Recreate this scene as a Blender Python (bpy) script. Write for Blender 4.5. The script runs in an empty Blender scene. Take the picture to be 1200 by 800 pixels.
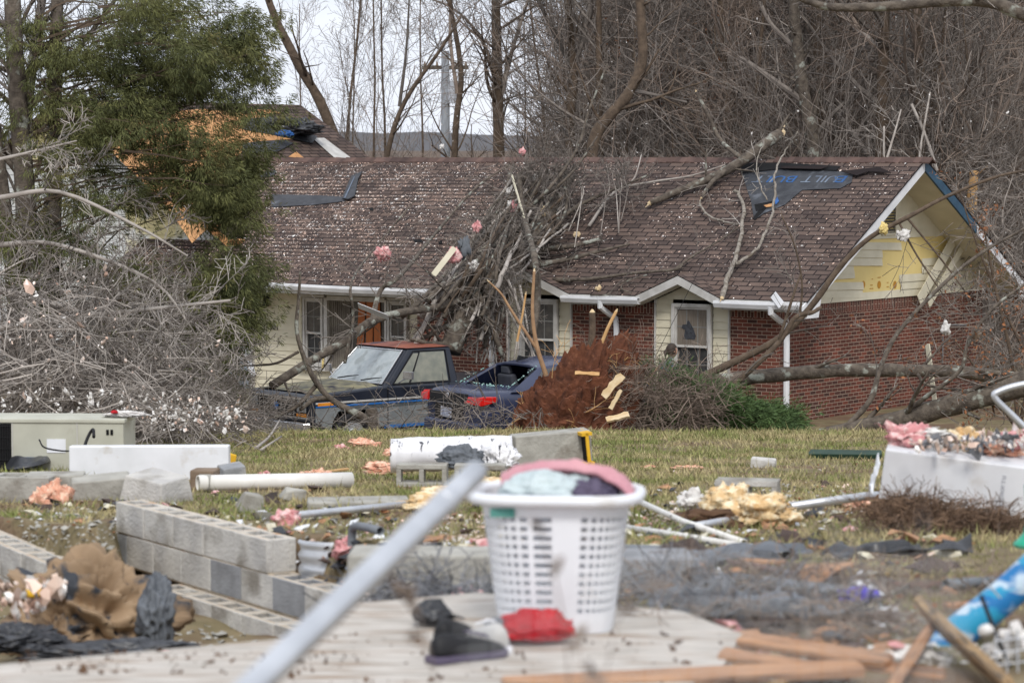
import bpy, math, random
import numpy as np
from mathutils import Vector, Matrix, noise
R = math.radians
sc = bpy.context.scene
COL = sc.collection
# ---------------------------------------------------------------- camera
CZ = 5.0; FP = 3200.0; PITCH = math.atan(212/3200)
cam_d = bpy.data.cameras.new('camera'); cam = bpy.data.objects.new('camera', cam_d); COL.objects.link(cam)
cam.location = (0, 0, CZ); cam.rotation_euler = (R(90)-PITCH, 0, 0)
cam_d.sensor_width = 36; cam_d.lens = 96; cam_d.clip_start = .2; cam_d.clip_end = 3000
cam_d.dof.use_dof = True; cam_d.dof.focus_distance = 47.0; cam_d.dof.aperture_fstop = 4.3
sc.camera = cam
# ---------------------------------------------------------------- sky, sun, exposure
w = bpy.data.worlds.new("World"); sc.world = w; w.use_nodes = True
nt = w.node_tree; nt.nodes.clear()
SUN_EL, SUN_AZ = 46, 176            # azimuth clockwise from +Y: behind the camera, a little left
out = nt.nodes.new('ShaderNodeOutputWorld'); bg = nt.nodes.new('ShaderNodeBackground')
sky = nt.nodes.new('ShaderNodeTexSky'); sky.sky_type = 'NISHITA'; sky.sun_disc = False
sky.sun_elevation = R(SUN_EL); sky.sun_rotation = R(SUN_AZ); sky.air_density = 1.0; sky.dust_density = 3
tc = nt.nodes.new('ShaderNodeTexCoord'); nz = nt.nodes.new('ShaderNodeTexNoise'); nz.inputs['Scale'].default_value = 5.5
nz.inputs['Detail'].default_value = 5
mp = nt.nodes.new('ShaderNodeMapping'); mp.inputs['Scale'].default_value = (1, 1, 3)
cr = nt.nodes.new('ShaderNodeValToRGB')
cr.color_ramp.elements[0].position = .35; cr.color_ramp.elements[0].color = (6.6, 7.0, 7.9, 1)
cr.color_ramp.elements[1].position = .7; cr.color_ramp.elements[1].color = (8.1, 8.35, 8.9, 1)
mx = nt.nodes.new('ShaderNodeMix'); mx.data_type = 'RGBA'; mx.inputs[0].default_value = .9
nt.links.new(tc.outputs['Generated'], mp.inputs[0]); nt.links.new(mp.outputs[0], nz.inputs[0])
nt.links.new(nz.outputs[0], cr.inputs[0]); nt.links.new(sky.outputs[0], mx.inputs[6]); nt.links.new(cr.outputs[0], mx.inputs[7])
nt.links.new(mx.outputs[2], bg.inputs[0]); bg.inputs[1].default_value = .1; nt.links.new(bg.outputs[0], out.inputs[0])
sd = bpy.data.lights.new('sun', 'SUN'); sd.energy = 1.5; sd.angle = R(14); sd.color = (1, .96, .9)
so = bpy.data.objects.new('sun', sd); COL.objects.link(so)
a = R(SUN_AZ); e = R(SUN_EL)
so.rotation_euler = Vector((math.sin(a)*math.cos(e), math.cos(a)*math.cos(e), math.sin(e))).to_track_quat('Z', 'Y').to_euler()
sc.view_settings.view_transform = 'Standard'; sc.view_settings.look = 'None'
sc.view_settings.exposure = 0.5; sc.view_settings.gamma = 1
# ---------------------------------------------------------------- helpers
cp, sp = math.cos(PITCH), math.sin(PITCH)
def ray(px, py):
    a = (px-600)/FP; b = (400-py)/FP
    d = Vector((a, cp + b*sp, -sp + b*cp)); return d/d.y
def W(px, py, Y): return Vector((0, 0, CZ)) + ray(px, py)*Y
def lerp(a, b, t): return a+(b-a)*t
PROF = [(-30, 3.3), (0, 3.36), (8, 3.33), (10, 3.28), (15, 2.9), (22, 2.35), (30, 1.75), (37, 1.24), (40, 1.02), (42, .62), (44, .27), (75, .25), (100, .6), (400, 1.2)]
PIT = [(-9, 18.9), (-4.05, 18.9), (-2.38, 15.6), (-2.55, 17.62), (-.84, 14.94), (-.62, 14.5), (-.7, 9.0), (-9, 9.0)]
def inside(x, y, poly):
    c = False; n = len(poly); j = n-1
    for i in range(n):
        xi, yi = poly[i]; xj, yj = poly[j]
        if (yi > y) != (yj > y) and x < (xj-xi)*(y-yi)/(yj-yi)+xi: c = not c
        j = i
    return c
def pdist(x, y, poly):
    m = 1e9
    for i in range(len(poly)):
        ax, ay = poly[i-1]; bx, by = poly[i]
        dx, dy = bx-ax, by-ay; t = max(0, min(1, ((x-ax)*dx+(y-ay)*dy)/(dx*dx+dy*dy)))
        m = min(m, math.hypot(x-ax-t*dx, y-ay-t*dy))
    return m
def sst(t): t = max(0, min(1, t)); return t*t*(3-2*t)
def gz(x, y):
    for i in range(len(PROF)-1):
        if y <= PROF[i+1][0]: break
    (y0, z0), (y1, z1) = PROF[i], PROF[i+1]
    z = lerp(z0, z1, max(0, min(1, (y-y0)/(y1-y0))))
    if y > 70: z += 9*sst((y-72)/75)*sst((x-1.5-(y-72)*.02)/9)
    if y > 150: z += 5*sst((y-150)/120)
    if y < 45: z += .05*noise.noise(Vector((x*.6, y*.4, 0)))*min(1, (45-y)/5) + .02*noise.noise(Vector((x*3, y*3, 3)))
    if y < 19 and x < 0 and inside(x, y, PIT): z = lerp(z, 2.36+.05*noise.noise(Vector((x*2, y*2, 9))), sst(pdist(x, y, PIT)/.1))
    return z
def G(px, py, up=0.0):
    d = ray(px, py); Y = 3.0
    while Y < 200:
        p = Vector((0, 0, CZ))+d*Y
        if p.z <= gz(p.x, p.y)+up: return p
        Y += .04
    return p
class MB:
    def __init__(s): s.v = []; s.f = []; s.uv = []; s.mi = []; s.m = 0
    def face(s, idx, uv=None): s.f.append(tuple(idx)); s.uv.append(uv); s.mi.append(s.m)
    def poly(s, pts, uv=None):
        n = len(s.v); s.v += [tuple(p) for p in pts]; s.face(range(n, n+len(pts)), uv); return s
    def box(s, c, size, rot=None, taper=1.0, jit=0, rng=random):
        M = rot if rot is not None else Matrix.Identity(3); n = len(s.v); c = Vector(c)
        for z in (-.5, .5):
            t = taper if z > 0 else 1
            for x, y in ((-.5, -.5), (.5, -.5), (.5, .5), (-.5, .5)):
                p = Vector((x*size[0]*t, y*size[1]*t, z*size[2]))
                if jit: p += Vector([rng.uniform(-jit, jit) for _ in range(3)])
                s.v.append(tuple(c + M @ p))
        for q in ((3, 2, 1, 0), (4, 5, 6, 7), (0, 1, 5, 4), (1, 2, 6, 5), (2, 3, 7, 6), (3, 0, 4, 7)):
            s.face([n+i for i in q])
        return s
    def prism(s, poly, d, rev=False):            # poly: 3D points, extruded by vector d
        n = len(s.v); k = len(poly); d = Vector(d)
        s.v += [tuple(p) for p in poly]; s.v += [tuple(Vector(p)+d) for p in poly]
        s.face(range(n+k-1, n-1, -1)); s.face(range(n+k, n+2*k))
        for i in range(k): j = (i+1) % k; s.face((n+i, n+j, n+k+j, n+k+i))
        return s
    def tube(s, pts, rad, k=6, cap=True, closed=False):
        P = [Vector(p) for p in pts]; n0 = len(s.v); m = len(P)
        if not hasattr(rad, '__len__'): rad = [rad]*m
        t = (P[1]-P[0]).normalized()
        a = t.orthogonal().normalized()
        for i in range(m):
            if closed: t = (P[(i+1) % m]-P[i-1])
            else: t = (P[min(i+1, m-1)]-P[max(i-1, 0)])
            if t.length < 1e-9: t = Vector((0, 0, 1))
            t.normalize(); a = a - t*a.dot(t)
            if a.length < 1e-6: a = t.orthogonal()
            a.normalize(); b = t.cross(a); r = rad[i]
            for q in range(k):
                c_, s_ = CS[k][q]; s.v.append((P[i].x+(a.x*c_+b.x*s_)*r, P[i].y+(a.y*c_+b.y*s_)*r, P[i].z+(a.z*c_+b.z*s_)*r))
        mm = m if closed else m-1
        for i in range(mm):
            o = n0+i*k; o2 = n0+((i+1) % m)*k
            for q in range(k):
                q2 = (q+1) % k; s.face((o+q, o+q2, o2+q2, o2+q))
        if cap and not closed and k > 3:
            s.face([n0+q for q in range(k-1, -1, -1)]); s.face([n0+(m-1)*k+q for q in range(k)])
        return s
    def build(s, name, mats, parent=None, smooth=False, bevel=0, sub=0, autosm=False):
        me = bpy.data.meshes.new(name); me.from_pydata(s.v, [], s.f)
        if any(u is not None for u in s.uv):
            L = me.uv_layers.new(name='UVMap'); flat = []
            for f, u in zip(s.f, s.uv):
                for i in range(len(f)): flat += list(u[i]) if u else [0, 0]
            L.data.foreach_set('uv', flat)
        if not isinstance(mats, (list, tuple)): mats = [mats]
        for m in mats: me.materials.append(m)
        if len(mats) > 1: me.polygons.foreach_set('material_index', s.mi)
        if smooth: me.polygons.foreach_set('use_smooth', [True]*len(s.f))
        me.update(); o = bpy.data.objects.new(name, me); COL.objects.link(o)
        if parent: o.parent = parent
        if bevel:
            b = o.modifiers.new('b', 'BEVEL'); b.width = bevel; b.segments = 2; b.limit_method = 'ANGLE'; b.angle_limit = R(40)
        if sub: m = o.modifiers.new('s', 'SUBSURF'); m.levels = sub; m.render_levels = sub
        return o
CS = {k: [(math.cos(2*math.pi*q/k), math.sin(2*math.pi*q/k)) for q in range(k)] for k in range(3, 49)}
def tag(o, label=None, cat=None, group=None, kind=None):
    if label: o['label'] = label
    if cat: o['category'] = cat
    if group: o['group'] = group
    if kind: o['kind'] = kind
    return o
def empty(name, loc=(0, 0, 0), rz=0, label=None, cat=None, group=None):
    o = bpy.data.objects.new(name, None); COL.objects.link(o); o.location = loc; o.rotation_euler = (0, 0, rz)
    o.empty_display_size = .1
    return tag(o, label, cat, group)
def rotm(rx=0, ry=0, rz=0): return (Matrix.Rotation(rz, 3, 'Z') @ Matrix.Rotation(ry, 3, 'Y') @ Matrix.Rotation(rx, 3, 'X'))
def npmesh(name, V, F, mats, parent=None, mi=None, smooth=False):   # numpy verts, faces (n,3 or 4)
    me = bpy.data.meshes.new(name); n = len(V); k = F.shape[1]; m = len(F)
    me.vertices.add(n); me.vertices.foreach_set('co', V.astype(np.float32).ravel())
    me.loops.add(m*k); me.loops.foreach_set('vertex_index', F.astype(np.int32).ravel())
    me.polygons.add(m); me.polygons.foreach_set('loop_start', np.arange(0, m*k, k, dtype=np.int32)); me.polygons.foreach_set('loop_total', np.full(m, k, dtype=np.int32))
    if not isinstance(mats, (list, tuple)): mats = [mats]
    for q in mats: me.materials.append(q)
    if mi is not None: me.polygons.foreach_set('material_index', mi.astype(np.int32))
    me.update(calc_edges=True); me.validate()
    o = bpy.data.objects.new(name, me); COL.objects.link(o)
    if parent: o.parent = parent
    return o
# ---------------------------------------------------------------- materials
def newmat(name):
    m = bpy.data.materials.new(name); m.use_nodes = True
    n = m.node_tree.nodes; b = n['Principled BSDF']; return m, n, m.node_tree.links, b
def M(name, c1, c2=None, scale=4, rough=.8, metal=0, bump=0, bscale=None, detail=6, lo=.35, hi=.65, c3=None, s3=1.5, l3=.55, h3=.65, island=0, spec=.3, stretch=None, trans=0):
    m, n, L, b = newmat(name)
    b.inputs['Roughness'].default_value = rough; b.inputs['Metallic'].default_value = metal
    b.inputs['Specular IOR Level'].default_value = spec
    if trans: b.inputs['Transmission Weight'].default_value = trans
    if c2 is None: c2 = tuple(x*.78 for x in c1)
    tcn = n.new('ShaderNodeTexCoord'); oi = n.new('ShaderNodeObjectInfo'); vm = n.new('ShaderNodeVectorMath'); vm.operation = 'MULTIPLY_ADD'   # each object gets its own piece of the pattern
    L.new(oi.outputs['Random'], vm.inputs[0]); vm.inputs[1].default_value = (37, 53, 71); L.new(tcn.outputs['Object'], vm.inputs[2]); src = vm.outputs[0]
    if stretch:
        mpn = n.new('ShaderNodeMapping'); mpn.inputs['Scale'].default_value = stretch; L.new(src, mpn.inputs[0]); src = mpn.outputs[0]
    def nze(sc_, lo_, hi_, ca, cb, prev=None):
        z = n.new('ShaderNodeTexNoise'); z.inputs['Scale'].default_value = sc_; z.inputs['Detail'].default_value = detail; L.new(src, z.inputs[0])
        mr = n.new('ShaderNodeMapRange'); mr.inputs[1].default_value = lo_; mr.inputs[2].default_value = hi_; L.new(z.outputs[0], mr.inputs[0])
        x = n.new('ShaderNodeMix'); x.data_type = 'RGBA'; L.new(mr.outputs[0], x.inputs[0])
        if prev: L.new(prev, x.inputs[6])
        else: x.inputs[6].default_value = (*ca, 1)
        x.inputs[7].default_value = (*cb, 1); return x.outputs[2], z
    col, z = nze(scale, lo, hi, c1, c2)
    if c3: col, _ = nze(s3, l3, h3, None, c3, col)
    if island:
        gi = n.new('ShaderNodeNewGeometry'); mr = n.new('ShaderNodeMapRange'); mr.inputs[3].default_value = 1-island; mr.inputs[4].default_value = 1+island
        L.new(gi.outputs['Random Per Island'], mr.inputs[0])
        hv = n.new('ShaderNodeHueSaturation'); L.new(mr.outputs[0], hv.inputs['Value']); L.new(col, hv.inputs['Color']); col = hv.outputs[0]
    L.new(col, b.inputs['Base Color'])
    if bump:
        z2 = n.new('ShaderNodeTexNoise'); z2.inputs['Scale'].default_value = bscale or scale*4; z2.inputs['Detail'].default_value = 6; L.new(src, z2.inputs[0])
        bp = n.new('ShaderNodeBump'); bp.inputs['Strength'].default_value = min(1, bump); bp.inputs['Distance'].default_value = .02; L.new(z2.outputs[0], bp.inputs['Height']); L.new(bp.outputs[0], b.inputs['Normal'])
    return m
def BR(name, c1, c2, mort, bw, rh, ms, rough=.85, noise2=None, offset=.5, bump=.5, dirt=.5):     # brick-texture material over metric UVs
    m, n, L, b = newmat(name); b.inputs['Roughness'].default_value = rough; b.inputs['Specular IOR Level'].default_value = .15
    uv = n.new('ShaderNodeUVMap'); uv.uv_map = 'UVMap'; t = n.new('ShaderNodeTexBrick'); L.new(uv.outputs[0], t.inputs['Vector'])
    t.inputs['Scale'].default_value = 1; t.inputs['Brick Width'].default_value = bw; t.inputs['Row Height'].default_value = rh
    t.inputs['Mortar Size'].default_value = ms; t.inputs['Mortar Smooth'].default_value = .1; t.inputs['Bias'].default_value = 0; t.offset = offset
    t.inputs['Color1'].default_value = (*c1, 1); t.inputs['Color2'].default_value = (*c2, 1); t.inputs['Mortar'].default_value = (*mort, 1)
    z = n.new('ShaderNodeTexNoise'); z.inputs['Scale'].default_value = 1.1; z.inputs['Detail'].default_value = 8; L.new(uv.outputs[0], z.inputs[0])
    mr = n.new('ShaderNodeMapRange'); mr.inputs[1].default_value = .3; mr.inputs[2].default_value = .7; mr.inputs[3].default_value = 1-dirt*.5; mr.inputs[4].default_value = 1+dirt*.4; L.new(z.outputs[0], mr.inputs[0])
    hv = n.new('ShaderNodeHueSaturation'); L.new(t.outputs[0], hv.inputs['Color']); L.new(mr.outputs[0], hv.inputs['Value'])
    z3 = n.new('ShaderNodeTexNoise'); z3.inputs['Scale'].default_value = 40; L.new(uv.outputs[0], z3.inputs[0])
    mr3 = n.new('ShaderNodeMapRange'); mr3.inputs[3].default_value = .7; mr3.inputs[4].default_value = 1.3; L.new(z3.outputs[0], mr3.inputs[0])
    hv2 = n.new('ShaderNodeHueSaturation'); L.new(hv.outputs[0], hv2.inputs['Color']); L.new(mr3.outputs[0], hv2.inputs['Value'])
    L.new(hv2.outputs[0], b.inputs['Base Color'])
    bp = n.new('ShaderNodeBump'); bp.inputs['Strength'].default_value = bump; bp.inputs['Distance'].default_value = .012; bp.invert = True
    L.new(t.outputs['Fac'], bp.inputs['Height']); L.new(bp.outputs[0], b.inputs['Normal'])
    return m
mat = {}
mat['brick'] = BR('brick', (.18, .058, .04), (.07, .038, .032), (.36, .28, .22), .2032, .0677, .0055, dirt=.4)
mat['shingle'] = BR('shingle', (.14, .1, .083), (.068, .051, .046), (.02, .015, .015), .33, .15, .014, dirt=.45, bump=.8)
mat['siding'] = M('siding', (.66, .615, .48), (.58, .54, .41), 2.5, rough=.6, c3=(.42, .37, .25), s3=.9, l3=.6, h3=.8, spec=.3)
mat['white'] = M('white_paint', (.74, .75, .77), (.62, .63, .65), 3, rough=.5, c3=(.4, .4, .4), s3=2, l3=.64, h3=.8)
mat['trim'] = M('trim', (.56, .55, .53), (.42, .41, .39), 5, rough=.6)
mat['glass'] = M('glass', (.045, .045, .047), (.09, .085, .08), 6, rough=.12, spec=.6)
mat['screen'] = M('screen', (.03, .03, .032), (.05, .05, .05), 9, rough=.5)
mat['blind'] = M('blind', (.2, .17, .14), (.13, .11, .09), 14, rough=.7, stretch=(6, 6, .3))
mat['foam'] = M('foam_board', (.76, .61, .26), (.7, .55, .22), 1.6, rough=.7)
mat['felt'] = M('felt', (.028, .03, .036), (.05, .054, .062), 5, rough=.55, c3=(.12, .13, .15), s3=3, l3=.6, h3=.75, bump=.3)
mat['feltblue'] = M('felt_blue', (.02, .08, .25), (.03, .12, .35), 5, rough=.5)
mat['print'] = M('print', (.17, .21, .27), (.1, .125, .17), 5, rough=.6)
mat['deck'] = M('decking', (.56, .3, .13), (.42, .21, .09), 5, rough=.8, stretch=(1, 1, 1))
mat['wrap'] = M('house_wrap', (.62, .66, .72), (.4, .45, .52), 4, rough=.5)
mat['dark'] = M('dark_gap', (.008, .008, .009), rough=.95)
mat['bluemetal'] = M('blue_flashing', (.03, .085, .14), (.02, .055, .1), 5, rough=.5)
mat['orangeply'] = M('stained_ply', (.42, .13, .035), (.3, .09, .025), 6, rough=.6, stretch=(8, 8, .6))
mat['bark'] = M('bark', (.15, .125, .1), (.07, .057, .047), 9, rough=.95, bump=1, bscale=30, c3=(.3, .31, .27), s3=5, l3=.58, h3=.66)
mat['barkbrown'] = M('bark_brown', (.13, .095, .068), (.075, .055, .04), 9, rough=.95, bump=.7, bscale=30)
mat['twig'] = M('twig', (.22, .192, .17), (.13, .113, .1), 6, rough=.95, island=.45)
mat['twigbrown'] = M('twig_brown', (.235, .185, .15), (.155, .12, .098), 4, rough=.95, island=.45)
mat['twigpale'] = M('twig_pale', (.42, .385, .35), (.27, .24, .215), 5, rough=.9, island=.4)
mat['rawwood'] = M('raw_wood', (.6, .38, .18), (.5, .29, .12), 8, rough=.8)
mat['palewood'] = M('pale_wood', (.68, .55, .36), (.55, .4, .22), 8, rough=.8)
mat['cedar'] = M('cedar_leaf', (.12, .125, .042), (.065, .075, .028), 1.2, rough=.8, island=.5, c3=(.13, .1, .035), s3=.9, l3=.55, h3=.72)
mat['cedargreen'] = M('cedar_green', (.085, .14, .045), (.05, .085, .03), 2, rough=.8, island=.5)
mat['deadleaf'] = M('dead_leaf', (.3, .13, .06), (.18, .08, .04), 5, rough=.9, island=.4)
mat['ground'] = M('ground', (.24, .19, .11), (.15, .125, .065), 3.5, rough=.95, c3=(.15, .095, .06), s3=1.3, l3=.48, h3=.62, bump=.8, bscale=24)
def leaf_floor(m):       # leaf litter covers the ground once it is in the woods behind the house
    n, L = m.node_tree.nodes, m.node_tree.links; b = n['Principled BSDF']; old = b.inputs['Base Color'].links[0].from_socket
    t = n.new('ShaderNodeTexCoord'); s_ = n.new('ShaderNodeSeparateXYZ'); L.new(t.outputs['Object'], s_.inputs[0])
    mr = n.new('ShaderNodeMapRange'); mr.inputs[1].default_value = 58; mr.inputs[2].default_value = 66; L.new(s_.outputs[1], mr.inputs[0])
    x = n.new('ShaderNodeMix'); x.data_type = 'RGBA'; L.new(mr.outputs[0], x.inputs[0]); L.new(old, x.inputs[6]); x.inputs[7].default_value = (.12, .088, .066, 1); L.new(x.outputs[2], b.inputs['Base Color'])
leaf_floor(mat['ground'])
mat['grass'] = M('grass', (.37, .31, .17), (.17, .2, .06), 1.1, rough=.9, island=.5, lo=.42, hi=.62)
mat['dirt'] = M('dirt', (.13, .075, .042), (.08, .045, .03), 5, rough=1, bump=1, bscale=20)
mat['redclay'] = M('red_clay', (.16, .06, .032), (.08, .032, .02), 5, rough=1, bump=1, bscale=14, c3=(.2, .085, .045), s3=12, l3=.6, h3=.75)
mat['block'] = M('concrete_block', (.58, .565, .53), (.44, .43, .415), 6, rough=.95, bump=.5, bscale=50, c3=(.25, .23, .2), s3=3.2, l3=.52, h3=.7)
mat['blocktop'] = M('block_mortar', (.58, .52, .44), (.45, .38, .29), 9, rough=1, bump=.4, bscale=50, c3=(.5, .3, .17), s3=6, l3=.6, h3=.72)
mat['blockdk'] = M('concrete_block_dark', (.3, .31, .325), (.22, .225, .235), 7, rough=.95, bump=.35, bscale=60, c3=(.42, .41, .39), s3=3, l3=.55, h3=.7)
mat['conc'] = M('concrete', (.42, .41, .37), (.3, .29, .26), 6, rough=.95, bump=.5, bscale=30, c3=(.22, .2, .17), s3=4, l3=.55, h3=.7)
mat['brownstone'] = M('brown_block', (.25, .19, .14), (.18, .13, .09), 9, rough=.95, bump=.5)
mat['galv'] = M('galvanised', (.62, .64, .67), (.48, .5, .53), 6, rough=.42, metal=.6, spec=.5)
mat['pvc'] = M('pvc', (.8, .79, .75), (.68, .66, .62), 4, rough=.45)
mat['pvcgrey'] = M('grey_pvc', (.2, .22, .24), (.14, .15, .17), 4, rough=.5)
mat['pink'] = M('pink_insulation', (.72, .36, .36), (.55, .22, .23), 14, rough=1, bump=1, bscale=35, c3=(.82, .56, .54), s3=20, l3=.5, h3=.6)
mat['peach'] = M('peach_insulation', (.78, .43, .3), (.6, .28, .19), 14, rough=1, bump=1, bscale=35, c3=(.85, .6, .45), s3=20, l3=.5, h3=.6)
mat['cream'] = M('cream_insulation', (.82, .64, .38), (.62, .4, .19), 9, rough=1, bump=1, bscale=30, c3=(.86, .74, .52), s3=16, l3=.5, h3=.6)
mat['whitefluff'] = M('white_fluff', (.8, .79, .76), (.55, .52, .5), 14, rough=1, bump=1, bscale=30)
mat['beige'] = M('beige_metal', (.5, .5, .42), (.42, .42, .35), 3, rough=.55, c3=(.3, .28, .22), s3=2.5, l3=.62, h3=.8)
mat['plasticw'] = M('white_plastic', (.78, .8, .84), (.68, .7, .73), 4, rough=.4, spec=.5, c3=(.5, .46, .4), s3=5, l3=.62, h3=.8)
mat['ply'] = M('weathered_ply', (.62, .58, .53), (.42, .385, .34), 5, rough=.85, c3=(.3, .21, .14), s3=3, l3=.52, h3=.7, stretch=(1, 5, 1), bump=.6, bscale=30)
mat['lumber'] = M('lumber', (.55, .31, .17), (.34, .18, .1), 5, rough=.85, stretch=(1, 12, 12), c3=(.2, .12, .08), s3=3, l3=.52, h3=.66, bump=.6, bscale=20)
mat['oldlumber'] = M('old_lumber', (.4, .27, .14), (.24, .16, .09), 5, rough=.9, stretch=(1, 9, 9), c3=(.08, .07, .06), s3=7, l3=.5, h3=.64)
mat['blacktarp'] = M('black_tarp', (.025, .027, .032), (.05, .053, .06), 5, rough=.38, spec=.5)
mat['greytarp'] = M('grey_tarp', (.15, .165, .185), (.1, .11, .125), 6, rough=.6)
mat['browntarp'] = M('brown_tarp', (.36, .255, .16), (.24, .165, .1), 3, rough=.8, c3=(.05, .055, .065), s3=4, l3=.54, h3=.6)
mat['yellow'] = M('yellow_trim', (.75, .45, .03), (.6, .34, .02), 6, rough=.7)
mat['black'] = M('black_rubber', (.014, .014, .016), rough=.6)
mat['rust'] = M('rust', (.24, .08, .04), (.16, .055, .03), 5, rough=.8)
mat['redpipe'] = M('brown_pipe', (.2, .1, .075), (.14, .07, .055), 5, rough=.6)
mat['greenboard'] = M('green_board', (.012, .035, .022), (.02, .05, .03), 5, rough=.5)
mat['greenplastic'] = M('green_plastic', (.01, .42, .26), (.01, .36, .22), 5, rough=.35)
mat['purple'] = M('purple_cloth', (.1, .07, .5), (.07, .05, .38), 6, rough=.9)
# ================================================================ ground
def build_ground():
    ys = []; y = -12.0
    while y < 420:
        ys.append(y); y += .07 if 9 < y < 18.5 else (.2 if y < 46 else (1.0 if y < 90 else 4 + (y-90)*.06))
    xs = sorted(set([round(-9+.09*i, 3) for i in range(110)]))
    xs = [-400, -260, -160, -100, -70, -50, -40, -32, -26, -22, -19, -17, -15, -13.5, -12.2, -11, -10] + xs + [1+.35*i for i in range(42)] + [16+1.2*i for i in range(12)] + [34, 42, 55, 75, 110, 170, 260, 400]
    V = [(x, y, gz(x, y)) for y in ys for x in xs]; nx = len(xs)
    F = [(j*nx+i, j*nx+i+1, (j+1)*nx+i+1, (j+1)*nx+i) for j in range(len(ys)-1) for i in range(nx-1)]
    o = npmesh('ground', np.array(V), np.array(F), mat['ground']); tag(o, kind='structure')
    o.data.polygons.foreach_set('use_smooth', [True]*len(F))
    return o
build_ground()
# ================================================================ house
HO = Vector((4.734, 48.753, .25)); HR = R(-36)
HM = Matrix.Translation(HO) @ Matrix.Rotation(HR, 4, 'Z'); HI = HM.inverted()
def hl(px, py, nrm, d):                          # photo ray meets a plane of the house (house coordinates)
    o = HI @ Vector((0, 0, CZ)); v = HI.to_3x3() @ ray(px, py); nrm = Vector(nrm)
    return o + v*((d-nrm.dot(o))/nrm.dot(v))
def fx(px, yp=0.0, py=400): return hl(px, py, (0, 1, 0), yp).x
def fz(px, py, yp=0.0): return hl(px, py, (0, 1, 0), yp).z
ZE, ZR, OY, OX, YR, YB = 2.27, 4.78, .35, .8, 4.1, 8.2
SL = (ZR-ZE)/(YR+OY); XL = -16.5; ZW = 2.13
RN = Vector((0, -SL, 1)).normalized(); RD = RN.dot(Vector((0, -OY, ZE)))
def rp(px, py, off=0.0): return hl(px, py, RN, RD+off)          # on the front slope, house coordinates
def rw(px, py, off=0.0): return HM @ rp(px, py, off)            # the same in the world
house = empty('brick_house', HO, HR, 'long single-storey brick house with torn brown shingle roof and two small window gables', 'house')
m = MB()
SX = fx(489); D0 = .5
def wallrect(mb, x0, x1, z0, z1, y=0.0): mb.poly([(x0, y, z0), (x1, y, z0), (x1, y, z1), (x0, y, z1)], [(x0, z0), (x1, z0), (x1, z1), (x0, z1)])
tw = [(fx(597), fx(671)), (fx(768), fx(856))]     # siding bays round the two windows
zs = ZW-.2
seg = [(SX, tw[0][0]), (tw[0][1], tw[1][0]), (tw[1][1], 0)]
for a, b in seg:
    wallrect(m, a, b, -.5, zs)
    m.poly([(a, 0, zs), (b, 0, zs), (b, 0, ZW), (a, 0, ZW)], [(0, a), (0, b), (.195, b), (.195, a)])
def sidewall(mb, y0, y1, z0, z1, sold=False):
    uv = [(y0, z0), (y1, z0), (y1, z1), (y0, z1)]
    if sold: uv = [(0, y0), (0, y1), (.195, y1), (.195, y0)]
    mb.poly([(0, y0, z0), (0, y1, z0), (0, y1, z1), (0, y0, z1)], uv)
sidewall(m, 0, YB, -.5, zs); sidewall(m, 0, YB, zs, ZW, True)
m.poly([(0, YB, -.5), (XL, YB, -.5), (XL, YB, ZW), (0, YB, ZW)], [(0, 0), (17, 0), (17, 2.6), (0, 2.6)])
m.poly([(XL, YB, -.5), (XL, D0, -.5), (XL, D0, ZW), (XL, YB, ZW)], [(0, 0), (8, 0), (8, 2.6), (0, 2.6)])
m.poly([(SX, D0, -.5), (SX, 0, -.5), (SX, 0, ZW), (SX, D0, ZW)], [(0, 0), (.5, 0), (.5, 2.6), (0, 2.6)])
m.build('brick_wall', mat['brick'], house)
def lap(mb, x0, x1, z0, z1, y, h=.142, f=lambda x, y, z: (x, y, z)):     # clapboards, each course a tilted strip with its own lip
    z = z0
    while z < z1-.01:
        t = min(z+h, z1)
        mb.poly([f(x0, y-.02, z), f(x1, y-.02, z), f(x1, y-.004, t), f(x0, y-.004, t)])
        mb.poly([f(x0, y, z), f(x1, y, z), f(x1, y-.02, z), f(x0, y-.02, z)])
        z = t
m = MB()
dl, dr = fx(258, D0), fx(299, D0); w0, w1 = fx(354, D0), fx(481, D0)
lap(m, XL, dl, -.3, ZW, D0); lap(m, dr, w0, -.3, ZW, D0); lap(m, w1, SX, -.3, ZW, D0)
zb = fz(420, 431, D0); lap(m, w0, w1, -.3, zb, D0)
m.poly([(XL, D0+.02, -.5), (SX, D0+.02, -.5), (SX, D0+.02, ZW), (XL, D0+.02, ZW)])
m.build('porch_siding', mat['siding'], house)
mat['muntin'] = M('muntin_grey', (.22, .22, .21), (.17, .17, .165), 5)
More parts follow.
